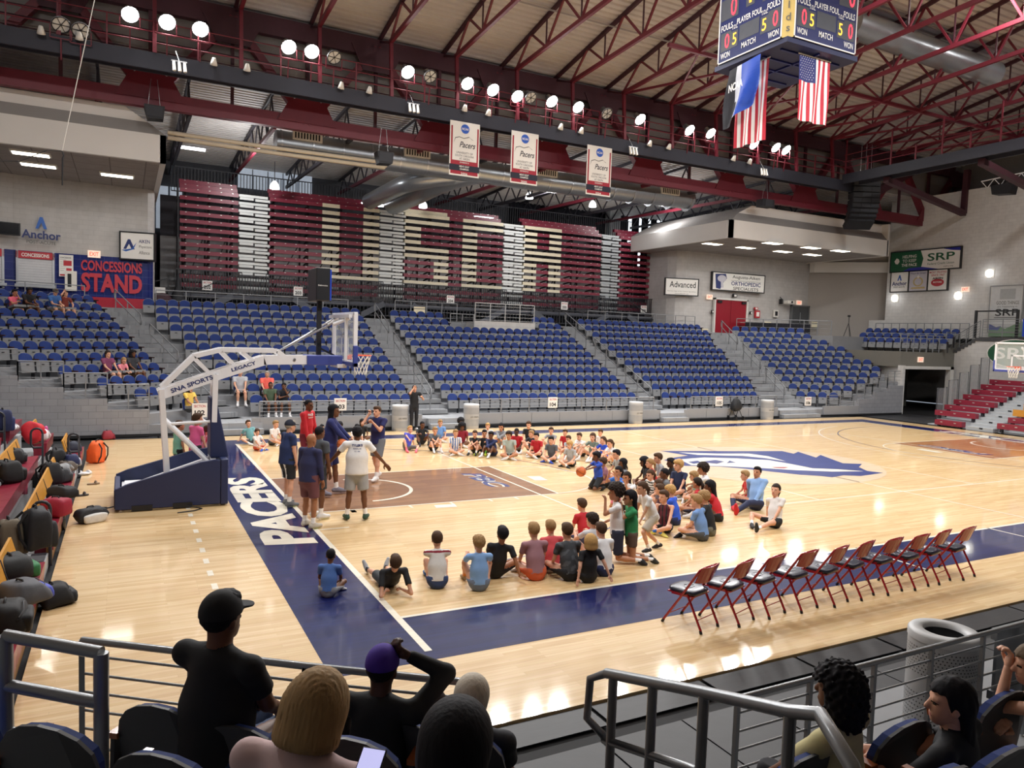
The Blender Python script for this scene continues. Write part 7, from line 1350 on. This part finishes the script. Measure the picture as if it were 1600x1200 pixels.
def skinm(h): return mat('skin_'+h, h, .5, var=.05, scale=10, spec=.4)
SK = {'l': 'd9a488', 'm': 'b98262', 't': 'a06c4c', 'd': '6d4630', 'k': '4c3024'}
HC = {'blond': 'b8925c', 'sand': '9a7a52', 'brown': '4a3526', 'dark': '2b211c', 'black': '17151a', 'white': 'd6cdbd', 'honey': 'a5875f', 'bald': '6d4630'}
_BODY = {}
def person(label, pos, facing, pose, shirt, bottom, hair=('short', 'brown'), skin='l', shoe='d8d8da', sock='eceae8', size=1., kid=True, sleeve='short', legs='shorts', res=.022, fat=1., mirror=False, pattern=None, trim='ffffff', fine=False, group=None, loose=1., cap=None, mat_over=None):
    key = (pose, kid, sleeve, legs, res, fat, mirror, pattern, fine, loose)
    if key not in _BODY: V, F, S, J = make_body(pose, kid, sleeve, legs, res, fat, mirror, pattern, fine, loose); _BODY[key] = (np_mesh('body', V, F, S, 9), J)
    me, J = _BODY[key]
    t = thing('person', label, 'person', tuple(pos), math.radians(facing-90), group); t.scale = (size,)*3
    b = bpy.data.objects.new('body', me); COL.objects.link(b); b.parent = t
    ms = [skinm(SK[skin]), cloth(shirt), cloth(bottom), cloth(sock), cloth(shoe, 'shoe'), cloth(trim), mat('eye_dark', '1d1512', .2), mat('lip_'+skin, {'l': 'b56a60', 'm': '94564a', 't': '7d463c', 'd': '56302a', 'k': '3d221e'}[skin], .45), cloth('c8d63a', 'sole')]
    for i, m in enumerate(ms):
        b.material_slots[i].link = 'OBJECT'; b.material_slots[i].material = m
    st, hc = hair
    def hat(style, m, nm):
        h_ = bpy.data.objects.new(nm, hair_mesh(style, J['hs'], .0075 if fine else max(.011, res*.55))); COL.objects.link(h_); h_.parent = t
        H = J['HR']; c = J['head']; h_.matrix_local = Matrix(((H[0, 0], H[0, 1], H[0, 2], c[0]), (H[1, 0], H[1, 1], H[1, 2], c[1]), (H[2, 0], H[2, 1], H[2, 2], c[2]), (0, 0, 0, 1))); h_.material_slots[0].link = 'OBJECT'; h_.material_slots[0].material = m
    if st not in ('none',): hat(st, mat('hair_'+hc, HC.get(hc, hc), .7, var=.28, scale=22, bump=.2, stretch=(3, 3, .4), spec=.2), 'hair')
    if cap: hat('cap', cloth(cap), 'cap')
    return t, J
# ================================================================== the people in this hall
FOC = np.array((3.4, 7.6))
_JC = {}
def jhead(pose, kid, mirror):
    J = frame(pose, kid); h = J['head'].copy()
    if mirror: h[0] = -h[0]
    return h
def kid(label, hx, hy, pose, size, fo, shirt, bottom, hair, skin='l', kidf=True, face=None, zf=0., **kw):
    """stand a figure so that its head is where it was seen, feet on the floor"""
    h = jhead(pose, kidf, kw.get('mirror', False))*size; Ph = at(hx, hy, z=h[2]+zf); p = Ph[:2].copy()
    for _ in range(4):
        d = FOC-p; f = face if face is not None else math.degrees(math.atan2(d[1], d[0]))+fo; a = math.radians(f-90); p = Ph[:2]-np.array((h[0]*math.cos(a)-h[1]*math.sin(a), h[0]*math.sin(a)+h[1]*math.cos(a)))
    dist = np.linalg.norm(p-CAMP[:2]); kw.setdefault('res', .019 if dist < 17 else .026); kw.setdefault('fat', 1.12 if kidf else 1.0)
    return person(label, (p[0], p[1], zf), f, pose, shirt, bottom, hair, skin, size=size, kid=kidf, group=kw.pop('group', None), **kw)
S_, M_, C_, A_, L_, P_, BC_, D_, B_ = 'short', 'mop', 'curly', 'afro', 'long', 'pony', 'bigcurl', 'dreads', 'buzz'
wh, nv, bk, rd, gy, ch, bl_, lb, gr, mv = 'e4e3e3', '1f2a55', '1b1c20', 'b8202c', '9fa3a5', '4a4d52', '2353c0', '7ba0d8', '2c8a54', '9a6a78'
T_ = [
 # far arc, from the hoop to the ball boy
 ('boy in a teal tee leaning back with one knee up, nearest the goal', 388, 662, 'leanone', .82, -10, '6fa6aa', ch, (S_, 'brown'), 'l', {}),
 ('small boy in a white tee and orange shorts by the baseline', 402, 675, 'cross2', .7, 10, wh, 'd8563a', (M_, 'brown'), 'l', {'shoe': '2a5ad0'}),
 ('boy in a white tee sitting cross-legged before the low wall', 431, 663, 'cross', .86, 20, wh, ch, (S_, 'sand'), 'l', {}),
 ('dark-haired boy in pale blue seen between two coaches', 503, 668, 'cross', .72, 0, 'a9bfe0', gy, (S_, 'black'), 'l', {}),
 ('child in black sitting behind the man holding the ball', 531, 665, 'cross', .8, 0, bk, bk, (C_, 'black'), 'd', {}),
 ('child in a white tee with round glasses behind the speaker', 558, 668, 'cross', .8, 0, wh, bk, (S_, 'black'), 'l', {}),
 ('girl in black with long black hair behind the speaker', 566, 660, 'cross', .84, 0, bk, bk, (L_, 'black'), 'd', {}),
 ('boy in violet blue lounging with pink shoes', 641, 671, 'lounge', .84, 30, '4a4fc0', '6d7076', (S_, 'blond'), 'l', {'shoe': 'f06a80', 'sock': 'f06a80'}),
 ('boy in a black tee and black shorts beside the pink shoes', 660, 664, 'knees2', .84, 10, bk, bk, (B_, 'black'), 'd', {'shoe': '1b1c20', 'sock': '1b1c20'}),
 ('boy in a striped tee with arms folded on his knees', 680, 673, 'knees', .86, 15, '555a62', bk, (S_, 'sand'), 'l', {}),
 ('boy in a light blue tee behind the folded arms', 688, 661, 'cross', .84, 10, '6f9fe0', bk, (S_, 'sand'), 'l', {}),
 ('boy in a blue and white striped jersey sitting cross-legged', 712, 677, 'cross', .86, 20, wh, '8f8f94', (S_, 'sand'), 'l', {'pattern': 'vstripe', 'trim': '3c6ab0'}),
 ('child with black curls in a dark red shirt', 722, 667, 'cross', .86, 10, '8e1f30', bk, (A_, 'black'), 'd', {}),
 ('child with black curls in black, farthest back of the arc', 720, 659, 'cross', .84, 10, bk, bk, (A_, 'black'), 'd', {}),
 ('boy in a black tee looking down, beside the dark red shirt', 742, 678, 'knees', .82, 0, bk, bk, (S_, 'brown'), 'l', {'shoe': '26282c'}),
 ('boy in a black tank top with yellow green shoes', 757, 677, 'knees2', .82, 0, bk, bk, (S_, 'black'), 'm', {'sleeve': 'tank', 'shoe': 'b8d832', 'sock': '6fbf4a'}),
 ('blond boy in white peeking over the back row', 762, 666, 'cross', .8, 0, wh, gy, (S_, 'blond'), 'l', {}),
 ('boy in a navy shirt holding his hand to his face', 767, 680, 'knees', .86, -10, '27325f', nv, (S_, 'black'), 'd', {'sleeve': 'long'}),
 ('child in a grey hoodie with long black hair', 783, 667, 'knees', .9, 0, '8a8d93', '8a8d93', (L_, 'black'), 'm', {'sleeve': 'long', 'legs': 'pants'}),
 ('boy in a pale grey green tee with glasses', 795, 680, 'cross2', .9, 20, 'a3aea6', bk, (M_, 'dark'), 'm', {}),
 ('boy in a red tee in the back row of the arc', 807, 675, 'cross', .84, 0, rd, bk, (B_, 'black'), 'k', {}),
 ('boy in a black tee sitting tallest in the back row', 826, 664, 'cross', .9, 0, bk, bk, (S_, 'brown'), 'l', {}),
 ('sandy-haired boy with knees drawn up beside a red tee', 830, 678, 'knees2', .8, -10, '2a2c33', bk, (S_, 'sand'), 'l', {'mirror': True}),
 ('boy in a red tee with dark hair leaning forward', 838, 682, 'cross', .84, 0, rd, '2b2d33', (S_, 'black'), 'l', {}),
 ('boy in a grey tee in the back row behind the charcoal tee', 861, 673, 'knees2', .84, 0, '8d9197', bk, (S_, 'brown'), 'l', {}),
 ('boy in a charcoal tee with royal blue shoes', 861, 688, 'cross', .84, 10, '575c64', ch, (S_, 'black'), 'l', {'shoe': '2b4db8'}),
 ('boy in a red tee with crossed arms in the back row', 883, 676, 'cross', .8, 0, rd, bk, (S_, 'brown'), 'l', {}),
 ('boy in grey partly hidden by a blond boy', 888, 686, 'knees', .8, 0, 'a2a6aa', gy, (S_, 'brown'), 'l', {}),
 ('blond boy in a grey tee sitting cross-legged at the front of the arc', 890, 695, 'cross', .82, 10, 'a9adb0', bk, (M_, 'blond'), 'l', {'shoe': '2b2d30'}),
 ('boy in a white tee with arms round his knees', 905, 682, 'knees', .84, 0, wh, bk, (S_, 'brown'), 'l', {}),
 ('child in a green grey tee with white shoes', 926, 683, 'knees2', .9, 0, '6f8078', bk, ('longhair', 'brown'), 'l', {}),
 ('child in white at the back behind the blue tee', 938, 676, 'cross', .82, 0, wh, gy, (S_, 'brown'), 'l', {}),
 ('girl in a bright blue tee with her hair tied back', 942, 688, 'knees2', .84, 0, '2a4fc8', bk, (P_, 'brown'), 'l', {'mirror': True}),
 ('girl in a white tee with her hair tied back and knees up', 953, 693, 'knees', .88, 0, wh, bk, (P_, 'brown'), 'l', {}),
 # group by the free-throw arc
 ('boy in a blue tee kneeling with a ball', 932, 713, 'ballboy', .82, 0, '2b4fb8', bk, (M_, 'black'), 'd', {'face': 178, 'sock': '1b1c20', 'shoe': '1b1c20', 'kidf': True}),
 ('child in mauve sitting behind the ball boy', 942, 722, 'cross', .82, 0, mv, bk, (M_, 'brown'), 'm', {}),
 ('boy in grey behind the dreadlocks', 963, 710, 'cross', .9, 0, gy, ch, (S_, 'black'), 'l', {}),
 ('child with black dreadlocks in grey', 973, 724, 'cross', .88, 0, '7d8186', ch, (D_, 'black'), 'd', {}),
 ('girl in a blue top and pink shorts kneeling with hands raised', 966, 737, 'armsup', .86, 0, '3f7ad0', 'e58aa0', (P_, 'black'), 'm', {'legs': 'brief', 'face': 190}),
 ('girl in white kneeling with arms up behind the blue top', 979, 746, 'armsup', .84, 0, wh, bk, (L_, 'dark'), 'm', {'face': 200}),
 ('tall curly-haired girl kneeling upright in white tee and navy shorts', 962, 769, 'kneelup', 1.0, 0, wh, '22263a', (C_, 'dark'), 'm', {'face': 150, 'shoe': '24262a', 'res': .02}),
 ('girl in a green tee with long black hair, kneeling', 984, 778, 'kneelup', .92, 0, gr, '5b4a40', ('longhair', 'black'), 'm', {'face': 160, 'shoe': '30332f', 'legs': 'brief'}),
 ('girl in a white tee and tan shorts rising from a crouch', 1003, 763, 'crouch', .82, 0, wh, 'b9b0a2', (P_, 'brown'), 'l', {'face': 172, 'shoe': '2b2c30', 'loose': 1.1}),
 # near arc, backs to the viewer
 ('small boy in a blue tee sitting alone on the blue corner', 517, 868, 'cross', .7, 0, '4f74b8', '8d8f94', (B_, 'black'), 'd', {'face': 62}),
 ('boy in black reclining on his elbows with grey shoes', 618, 880, 'recline', .86, 0, bk, '3a3c40', (S_, 'brown'), 'l', {'face': 84, 'shoe': 'a9acb0', 'sock': '1b1c20'}),
 ('boy in a white jersey with a dark red shoulder line', 683, 843, 'knees', .86, 5, 'dcdad6', '33456f', (S_, 'brown'), 'l', {'pattern': 'yoke', 'trim': '8a2030', 'shoe': '2c62b0'}),
 ('boy in a light blue tee with blue lettering on the back', 748, 849, 'knees2', .84, 0, '86aee0', '6d7a90', (M_, 'sand'), 'l', {'shoe': 'a08d70', 'sock': 'd98a4a'}),
 ('boy in a black tee leaning on one hand', 785, 835, 'leanone', .9, 0, bk, bk, (S_, 'black'), 't', {}),
 ('boy in a faded mauve tee with orange shorts', 834, 829, 'cross', .92, 0, '9c7179', 'd0603a', (S_, 'sand'), 'l', {}),
 ('sandy-haired boy in a coral red tee with a print', 860, 824, 'cross', .86, 0, 'c94a50', '2b3460', (S_, 'sand'), 'l', {}),
 ('boy in a dark camouflage tee', 886, 830, 'cross', .92, 0, '3a3d42', bk, (S_, 'brown'), 'l', {'pattern': 'camo', 'trim': '54585e'}),
 ('boy in a red tee sitting apart at the middle of the floor', 909, 789, 'cross', .86, 0, rd, '3a3f6a', (S_, 'brown'), 'l', {}),
 ('boy in a pale grey tee with thick dark hair', 925, 813, 'knees2', .88, 0, 'c9cbcf', bk, (M_, 'dark'), 'l', {}),
 ('blond child in black propped on both hands', 922, 845, 'propped', .8, 0, '17181c', bk, ('bob', 'blond'), 'l', {}),
 ('boy in a white tee with neat brown hair at the end of the near row', 939, 828, 'cross', .88, 0, 'dfdfe0', nv, (S_, 'brown'), 'l', {'mirror': True}),
 # cluster beside the centre emblem
 ('girl with black curls in dark clothes at the back of the cluster', 1006, 722, 'cross', .84, 0, '25262c', bk, (BC_, 'black'), 'd', {}),
 ('girl in a red tee with braided sandy hair', 1015, 724, 'cross', .84, 0, rd, bk, (P_, 'sand'), 'l', {}),
 ('boy in a grey tee sitting tall near the emblem', 1028, 716, 'cross', .94, 0, 'a4a8ac', bk, (S_, 'brown'), 'l', {}),
 ('boy in a dark grey tee with a buzz cut', 1038, 740, 'cross', .88, 0, '6d7176', bk, (B_, 'black'), 'd', {}),
 ('boy in black between the navy tee and the grey tee', 1048, 723, 'cross', .86, 0, bk, bk, (S_, 'black'), 'k', {}),
 ('blond boy in a navy tee holding a bottle', 1060, 727, 'cross2', .96, 0, '1c2748', bk, (M_, 'blond'), 'l', {'face': 195}),
 ('girl in a black and white striped top', 1016, 742, 'cross', .86, 0, 'e6e6e2', bk, (P_, 'brown'), 'l', {'pattern': 'hstripe', 'trim': '2f3b3c', 'face': 185}),
 ('girl with braided hair behind the dark-haired boy', 1028, 757, 'cross', .78, 0, '6a5f66', bk, (P_, 'brown'), 'm', {}),
 ('boy in a patterned tee beside the blue tee', 1031, 765, 'cross', .82, 0, '5a3a44', bk, (S_, 'brown'), 'l', {}),
 ('blond boy in a royal blue tee seen from behind', 1047, 767, 'cross', .86, 0, '2d5ad0', nv, (M_, 'blond'), 'l', {}),
 ('boy in a black and red basketball jersey', 1037, 776, 'cross2', .88, 0, '5e1f2c', bk, (S_, 'brown'), 'l', {'sleeve': 'tank', 'pattern': 'vstripe', 'trim': '1b1c20', 'sock': '2b62b8', 'shoe': 'd8cf6a', 'face': 205}),
 ('sandy-haired child in pale green behind the red tee', 1084, 744, 'cross', .8, 0, '8fb0a0', '4f9a86', (M_, 'sand'), 'l', {}),
 ('boy in a white tee with short dark curls near the emblem', 1098, 733, 'knees', .98, 0, 'e2e2e4', bk, (C_, 'dark'), 'm', {}),
 ('girl in a red tee with brown hair in the cluster', 1089, 755, 'cross2', .88, 0, rd, '2b2a3c', (P_, 'dark'), 'm', {}),
 ('girl in a red tee with very long black hair', 1109, 760, 'knees', .92, 0, 'c42633', bk, ('longhair', 'black'), 'd', {}),
 ('blond boy in a black tee at the edge of the cluster', 1100, 777, 'cross', .92, 0, bk, '6d6b5c', (M_, 'sand'), 'l', {}),
 ('boy in a light blue tee hugging his knees, nearest the chairs', 1088, 783, 'cross', .92, 0, '6f93c8', ch, (S_, 'sand'), 'l', {'shoe': '1d1e22'}),
 ('child in red half hidden behind the man in pale blue', 1164, 743, 'cross', .84, 0, 'c8332f', bk, (S_, 'sand'), 'l', {}),
 ('man in a pale blue quarter-zip sitting on the floor', 1183, 738, 'leanone', 1.02, 0, '86a9d8', '1b2242', (S_, 'black'), 'm', {'kidf': False, 'sleeve': 'long', 'legs': 'pants', 'face': 190, 'shoe': 'c42633', 'sock': 'c42633'}),
 ('girl with a ponytail leaning back on one hand, apart from the cluster', 1212, 766, 'leanone', .94, 0, 'dcd9d6', bk, (P_, 'dark'), 'l', {'face': 190, 'legs': 'brief', 'shoe': '2e3034'}),
 # behind the goal base
 ('girl in a mint tee and black skirt standing behind the goal', 281, 665, 'stand', .87, 0, '8fd0b8', bk, (P_, 'brown'), 'm', {'face': 20, 'legs': 'brief'}),
 ('woman in a hot pink tee standing behind the goal', 309, 655, 'hips', .97, 0, 'f06aa0', bk, (S_, 'brown'), 'l', {'face': 30, 'legs': 'pants'}),
 ('boy in a red, white and blue jersey behind the goal', 325, 672, 'stand', .8, 0, 'e2e0e2', '4a6a8a', (S_, 'brown'), 'l', {'face': 20, 'pattern': 'vstripe', 'trim': 'c04050'}),
]
for lab, hx, hy, pose, sz, fo, sh, bo, hr_, sk, kw in T_: kid(lab, hx, hy, pose, sz, fo, sh, bo, hr_, sk, group='campers sitting round the floor' if 'goal' not in lab else None, **kw)
bp_ = at(908, 732, z=.62); ball((bp_[0], bp_[1], .55), 'basketball held out by the boy in the blue tee', .118)
# coaches
ADU = dict(kidf=False, res=.016)
c1, _ = kid('man in a navy tee, black cap and black shorts with white piping', 454, 666, 'stand', 1.02, 0, '1e2f5c', '1d1e22', ('short', 'a09a90'), 'l', face=15, fat=1.38, shoe='6a6c6e', cap='1c2132', pattern='side', trim='e8e8e8', **ADU)
c2, _ = kid('bald man in a navy hooded top and maroon shorts', 487, 688, 'stand', 1.0, 0, '262a52', '6b3f44', ('none', 'bald'), 't', face=35, sleeve='long', fat=1.28, shoe='b9b2a6', **ADU)
c3, _ = kid('man in a charcoal tee half hidden behind the navy hood', 500, 676, 'stand', 1.03, 0, '4c5056', '33363c', ('buzz', 'black'), 'd', face=30, shoe='d9d9da', **ADU)
c4, _ = kid('tall man in a red long-sleeved top standing behind the coaches', 483, 633, 'hips', 1.12, 0, 'd02734', '7c2633', ('buzz', 'black'), 'd', face=-40, sleeve='long', **ADU)
c5, _ = kid('tall man with dreadlocks in navy holding a ball', 522, 642, 'holdball', 1.16, 0, '1f2760', '1f2760', ('dreads', 'black'), 'd', face=-20, sleeve='long', shoe='7d7a86', fat=1.12, **ADU)
c6, _ = kid('man in a white tee and grey shorts, arms spread, back turned', 558, 677, 'armsout', 1.04, 0, 'e6e6e6', '9b9fa4', ('mop', 'black'), 'd', face=75, shoe='2f4a3c', loose=1.1, fat=1.18, **ADU)
c7, _ = kid('man in a navy polo and grey shorts speaking into a microphone', 589, 643, 'mic', 1.06, 0, '23275c', '70757c', ('short', 'brown'), 'l', face=215, shoe='e0dedc', fat=1.12, **ADU)
c8, _ = kid('woman in a black top and wide black trousers filming by the wall', 648, 607, 'phone', .98, 0, '17181c', '1a1b22', ('longhair', 'dark'), 'l', face=-95, legs='pants', res=.02, kidf=False)
kb = at(535, 694, y=c5.location.y-.35); ball(tuple(kb), 'basketball carried by the man with dreadlocks')
mp_ = at(579, 655, y=c7.location.y-.25); mi = thing('microphone', 'black microphone held by the man in the navy polo', 'microphone', tuple(mp_)); MB().tube([(0, 0, 0), (-.16, -.03, -.1)], [.018, .013], 8).build('handle', M_BLKM, mi); MB().ell((.02, 0, .015), .03, .03, .03, 10, 8).build('head', MATS['speaker_grille'], mi)
# lettering on the white tee
from mathutils.bvhtree import BVHTree
def decal(owner, lines, m, side=-1, wth=.3, zc_=.40, hip=.93, gap=.008, size=1.):
    b = [o for o in owner.children if o.name.startswith('body')][0]; bv = BVHTree.FromPolygons([v.co for v in b.data.vertices], [p.vertices[:] for p in b.data.polygons]); mb = MB()
    for s, w, dz, bd in lines:
        v, f, sz = text_verts(s, bd, 0, 1.); h_ = w*sz[1]/sz[0]; P = []
        for x, y in v:
            X, Z = (x/sz[0]-.5)*w*(-side if side < 0 else -1), hip+zc_+dz+(y/sz[1]-.5)*h_
            hit = bv.ray_cast(Vector((X, side*.6, Z)), Vector((0, -side, 0)))[0]; Y = hit.y if hit else side*.1; P.append((X, Y+side*gap, Z))
        mb.add(P, f)
    mb.build('shirt_lettering', m, owner, False)
decal(c6, [("TYLER'S", .19, .06, .04), ('AIKEN, SC', .15, .0, .01), ('EST. 1980', .1, -.045, .01)], M_NAVP)
decal(c4, [('PACERS', .22, .06, .04), ('BASKETBALL', .2, .0, .02)], M_SIGN, 1)
# spectators in the far stand sit on the seats there
def head_seat(label, hx, hy, pose, size, shirt, bottom, hair, skin, fo=0, res=.026, **kw):
    h = jhead(pose, kw.get('kidf', False), kw.get('mirror', False))*size; best = None
    for s in SEATS:
        a = math.radians(s[3]-90); q = (0+h[0], .12+h[1]); P = (s[0]+q[0]*math.cos(a)-q[1]*math.sin(a), s[1]+q[0]*math.sin(a)+q[1]*math.cos(a), s[2]+h[2]-.02); x, y, z = pix(P); e = math.hypot(x-hx, y-hy)
        if best is None or e < best[0]: best = (e, s)
    s = best[1]; a = math.radians(s[3]-90)
    k_ = kw.pop('kidf', False); person(label, (s[0]-.12*math.sin(a), s[1]+.12*math.cos(a), s[2]), s[3]+fo, pose, shirt, bottom, hair, skin, size=size, kid=k_, res=res, group='spectators in the far stand', **kw)
    for o in COL.objects:
        if o.name.startswith('stadium_seat') and o.type == 'EMPTY' and (o.location-Vector(s[:3])).length < .01:
            for c in o.children:
                if c.name.startswith('seat_pan'): c.location = (0, -.02, .30) ; c.rotation_euler = (math.radians(-82), 0, 0); c.location = (0, -.04, .60)
SP = [('boy in a pink tee, chin in hand, in the top row', 27, 455, 'chairchin', .9, 'f07088', ch, (S_, 'black'), 'm'), ('person in black with dark hair in the top row', 51, 462, 'chairfwd', 1., bk, ch, ('longhair', 'black'), 'd'), ('man in a blue tee and grey cap in the top row', 80, 455, 'chairfwd', 1.02, '3f6cae', 'a08a70', (S_, 'brown'), 'l'), ('woman in a rust red top below the top row', 100, 465, 'handface', .96, '7a3228', bk, ('longhair', 'dark'), 'l'),
      ('woman in a plum tee smiling beside a girl', 176, 561, 'chair', .98, '7a3a5c', '4a2438', ('longhair', 'dark'), 'l'), ('girl in a pink tee between two spectators', 191, 566, 'chairfwd', .84, 'f0929e', 'c9a898', (P_, 'sand'), 'l'), ('woman in a dark hoodie with black curls', 207, 561, 'chair', .98, '33343a', '8a6a54', (BC_, 'black'), 'd'),
      ('woman in a pale grey top with a brown shoulder bag', 377, 596, 'chair', 1.05, 'b4b7bd', '1d1f26', (S_, 'a9a39a'), 'l'), ('woman in a coral tee with glasses on the second row', 420, 580, 'chair', 1.0, 'f0695c', 'c9a090', (S_, 'b0a8a0'), 'l'), ('man in an olive green tee in the front row', 418, 608, 'chair', 1.0, '4a5c46', ch, (B_, 'black'), 'd'), ('man in black resting his cheek on his hand in the front row', 446, 610, 'chairchin', 1.0, '20242e', ch, (S_, 'black'), 'd'),
      ('boy in a navy tee beside the yellow top in section one-oh-two', 279, 617, 'chair', .94, '1f2540', ch, (BC_, 'dark'), 'l'), ('woman in a yellow top with long curls in section one-oh-two', 296, 617, 'chair', .96, 'ecc860', '8a8f98', (BC_, 'dark'), 'm')]
for i, (lab, hx, hy, pose, sz, sh, bo, hr_, sk) in enumerate(SP): head_seat('spectator, '+lab, hx, hy, pose, sz, sh, bo, hr_, sk, **({'cap': '5c5a56'} if 'grey cap' in lab else {'kidf': True} if sz < .92 else {}))
# near spectators, seen from behind
def near(label, px, py, dist, pose, face, shirt, bottom, hair, skin, size=1., mirror=False, **kw):
    h = jhead(pose, False, mirror)*size; P = atd(px, py, dist); a = math.radians(face-90)
    pos = (P[0]-(h[0]*math.cos(a)-h[1]*math.sin(a)), P[1]-(h[0]*math.sin(a)+h[1]*math.cos(a)), P[2]-h[2])
    return person(label, pos, face, pose, shirt, bottom, hair, skin, size=size, kid=False, res=kw.pop('res', .0125), fine=True, mirror=mirror, group='spectators in the near seats', **kw)
n1, _ = near('man in a black tee and black cap with jeans, seen from behind', 348, 965, 3.75, 'chair', 40, '131418', '2f4468', ('short', 'black'), 'd', 1.06, cap='15161a', legs='pants', fat=1.25)
n2, _ = near('woman with a blond bob in a pink blouse looking at her phone', 500, 1104, 2.45, 'chairfwd', 48, 'd3b7b8', '33507c', ('bob', 'honey'), 'l', .98, legs='pants', sleeve='long', res=.011)
n3, _ = near('man in a purple cap and black jacket, hand to his head', 598, 1045, 3.95, 'handface', 50, '141519', '1d1e24', ('short', 'black'), 'k', .98, sleeve='long', legs='pants', cap='45239a')
n4, _ = near('woman with dark brown hair beside the purple cap', 676, 1108, 4.35, 'chair', 48, '4a3a40', '1d1e24', ('longhair', '2a1d20'), 'l', .94, legs='pants')
n5, _ = near('person with short white hair', 738, 1092, 3.9, 'chair', 48, '2a2c33', '2b3d5c', ('smooth', 'white'), 'l', .96, legs='pants')
n6, _ = near('person with black hair, nearest the viewer', 714, 1172, 1.95, 'chair', 48, '17181c', '1d1e24', ('smooth', 'black'), 'd', 1.0, res=.011)
n7, _ = near('woman with black curls in a pale yellow tee', 1308, 1078, 3.75, 'chair', 105, 'cfc693', '1b1d26', ('bigcurl', 'black'), 'd', .98, legs='pants')
n8, _ = near('woman in a black tee with long straight black hair, knee raised', 1484, 1098, 3.75, 'kneeup_chair', 105, '121318', '121318', ('longhair', 'black'), 'l', 1.0, legs='brief')
n9, _ = near('person resting chin on hand at the frame edge', 1614, 1040, 4.35, 'chairchin', 125, 'b9a18e', '2f4468', ('longhair', '6b5a48'), 'l', .98, sleeve='tank', legs='pants')
ph = atd(572, 1212, 2.15); pt = thing('mobile_phone', 'phone with a lit screen in the hands of the blond woman', 'phone', tuple(ph), math.radians(-40)); pt.rotation_euler = (math.radians(35), 0, math.radians(-40)); MB().box(-.038, .038, -.08, .08, -.005, .004).build('casing', M_BLKM, pt, bevel=.003); MB().box(-.034, .034, -.075, .075, .004, .0055).build('phone_screen', mat('phone_screen', 'b9b9e6', .3, emit=.9), pt)
fp = at(641, 617, y=c8.location.y-.25); pt = thing('mobile_phone', 'dark phone held up by the woman in black', 'phone', tuple(fp)); MB().box(-.04, .04, -.005, .005, -.08, .08).build('casing', M_BLKM, pt, bevel=.003); MB().tube([(0, 0, -.08), (0, .02, -.22)], .012, 6).build('phone_grip', M_BLKM, pt)
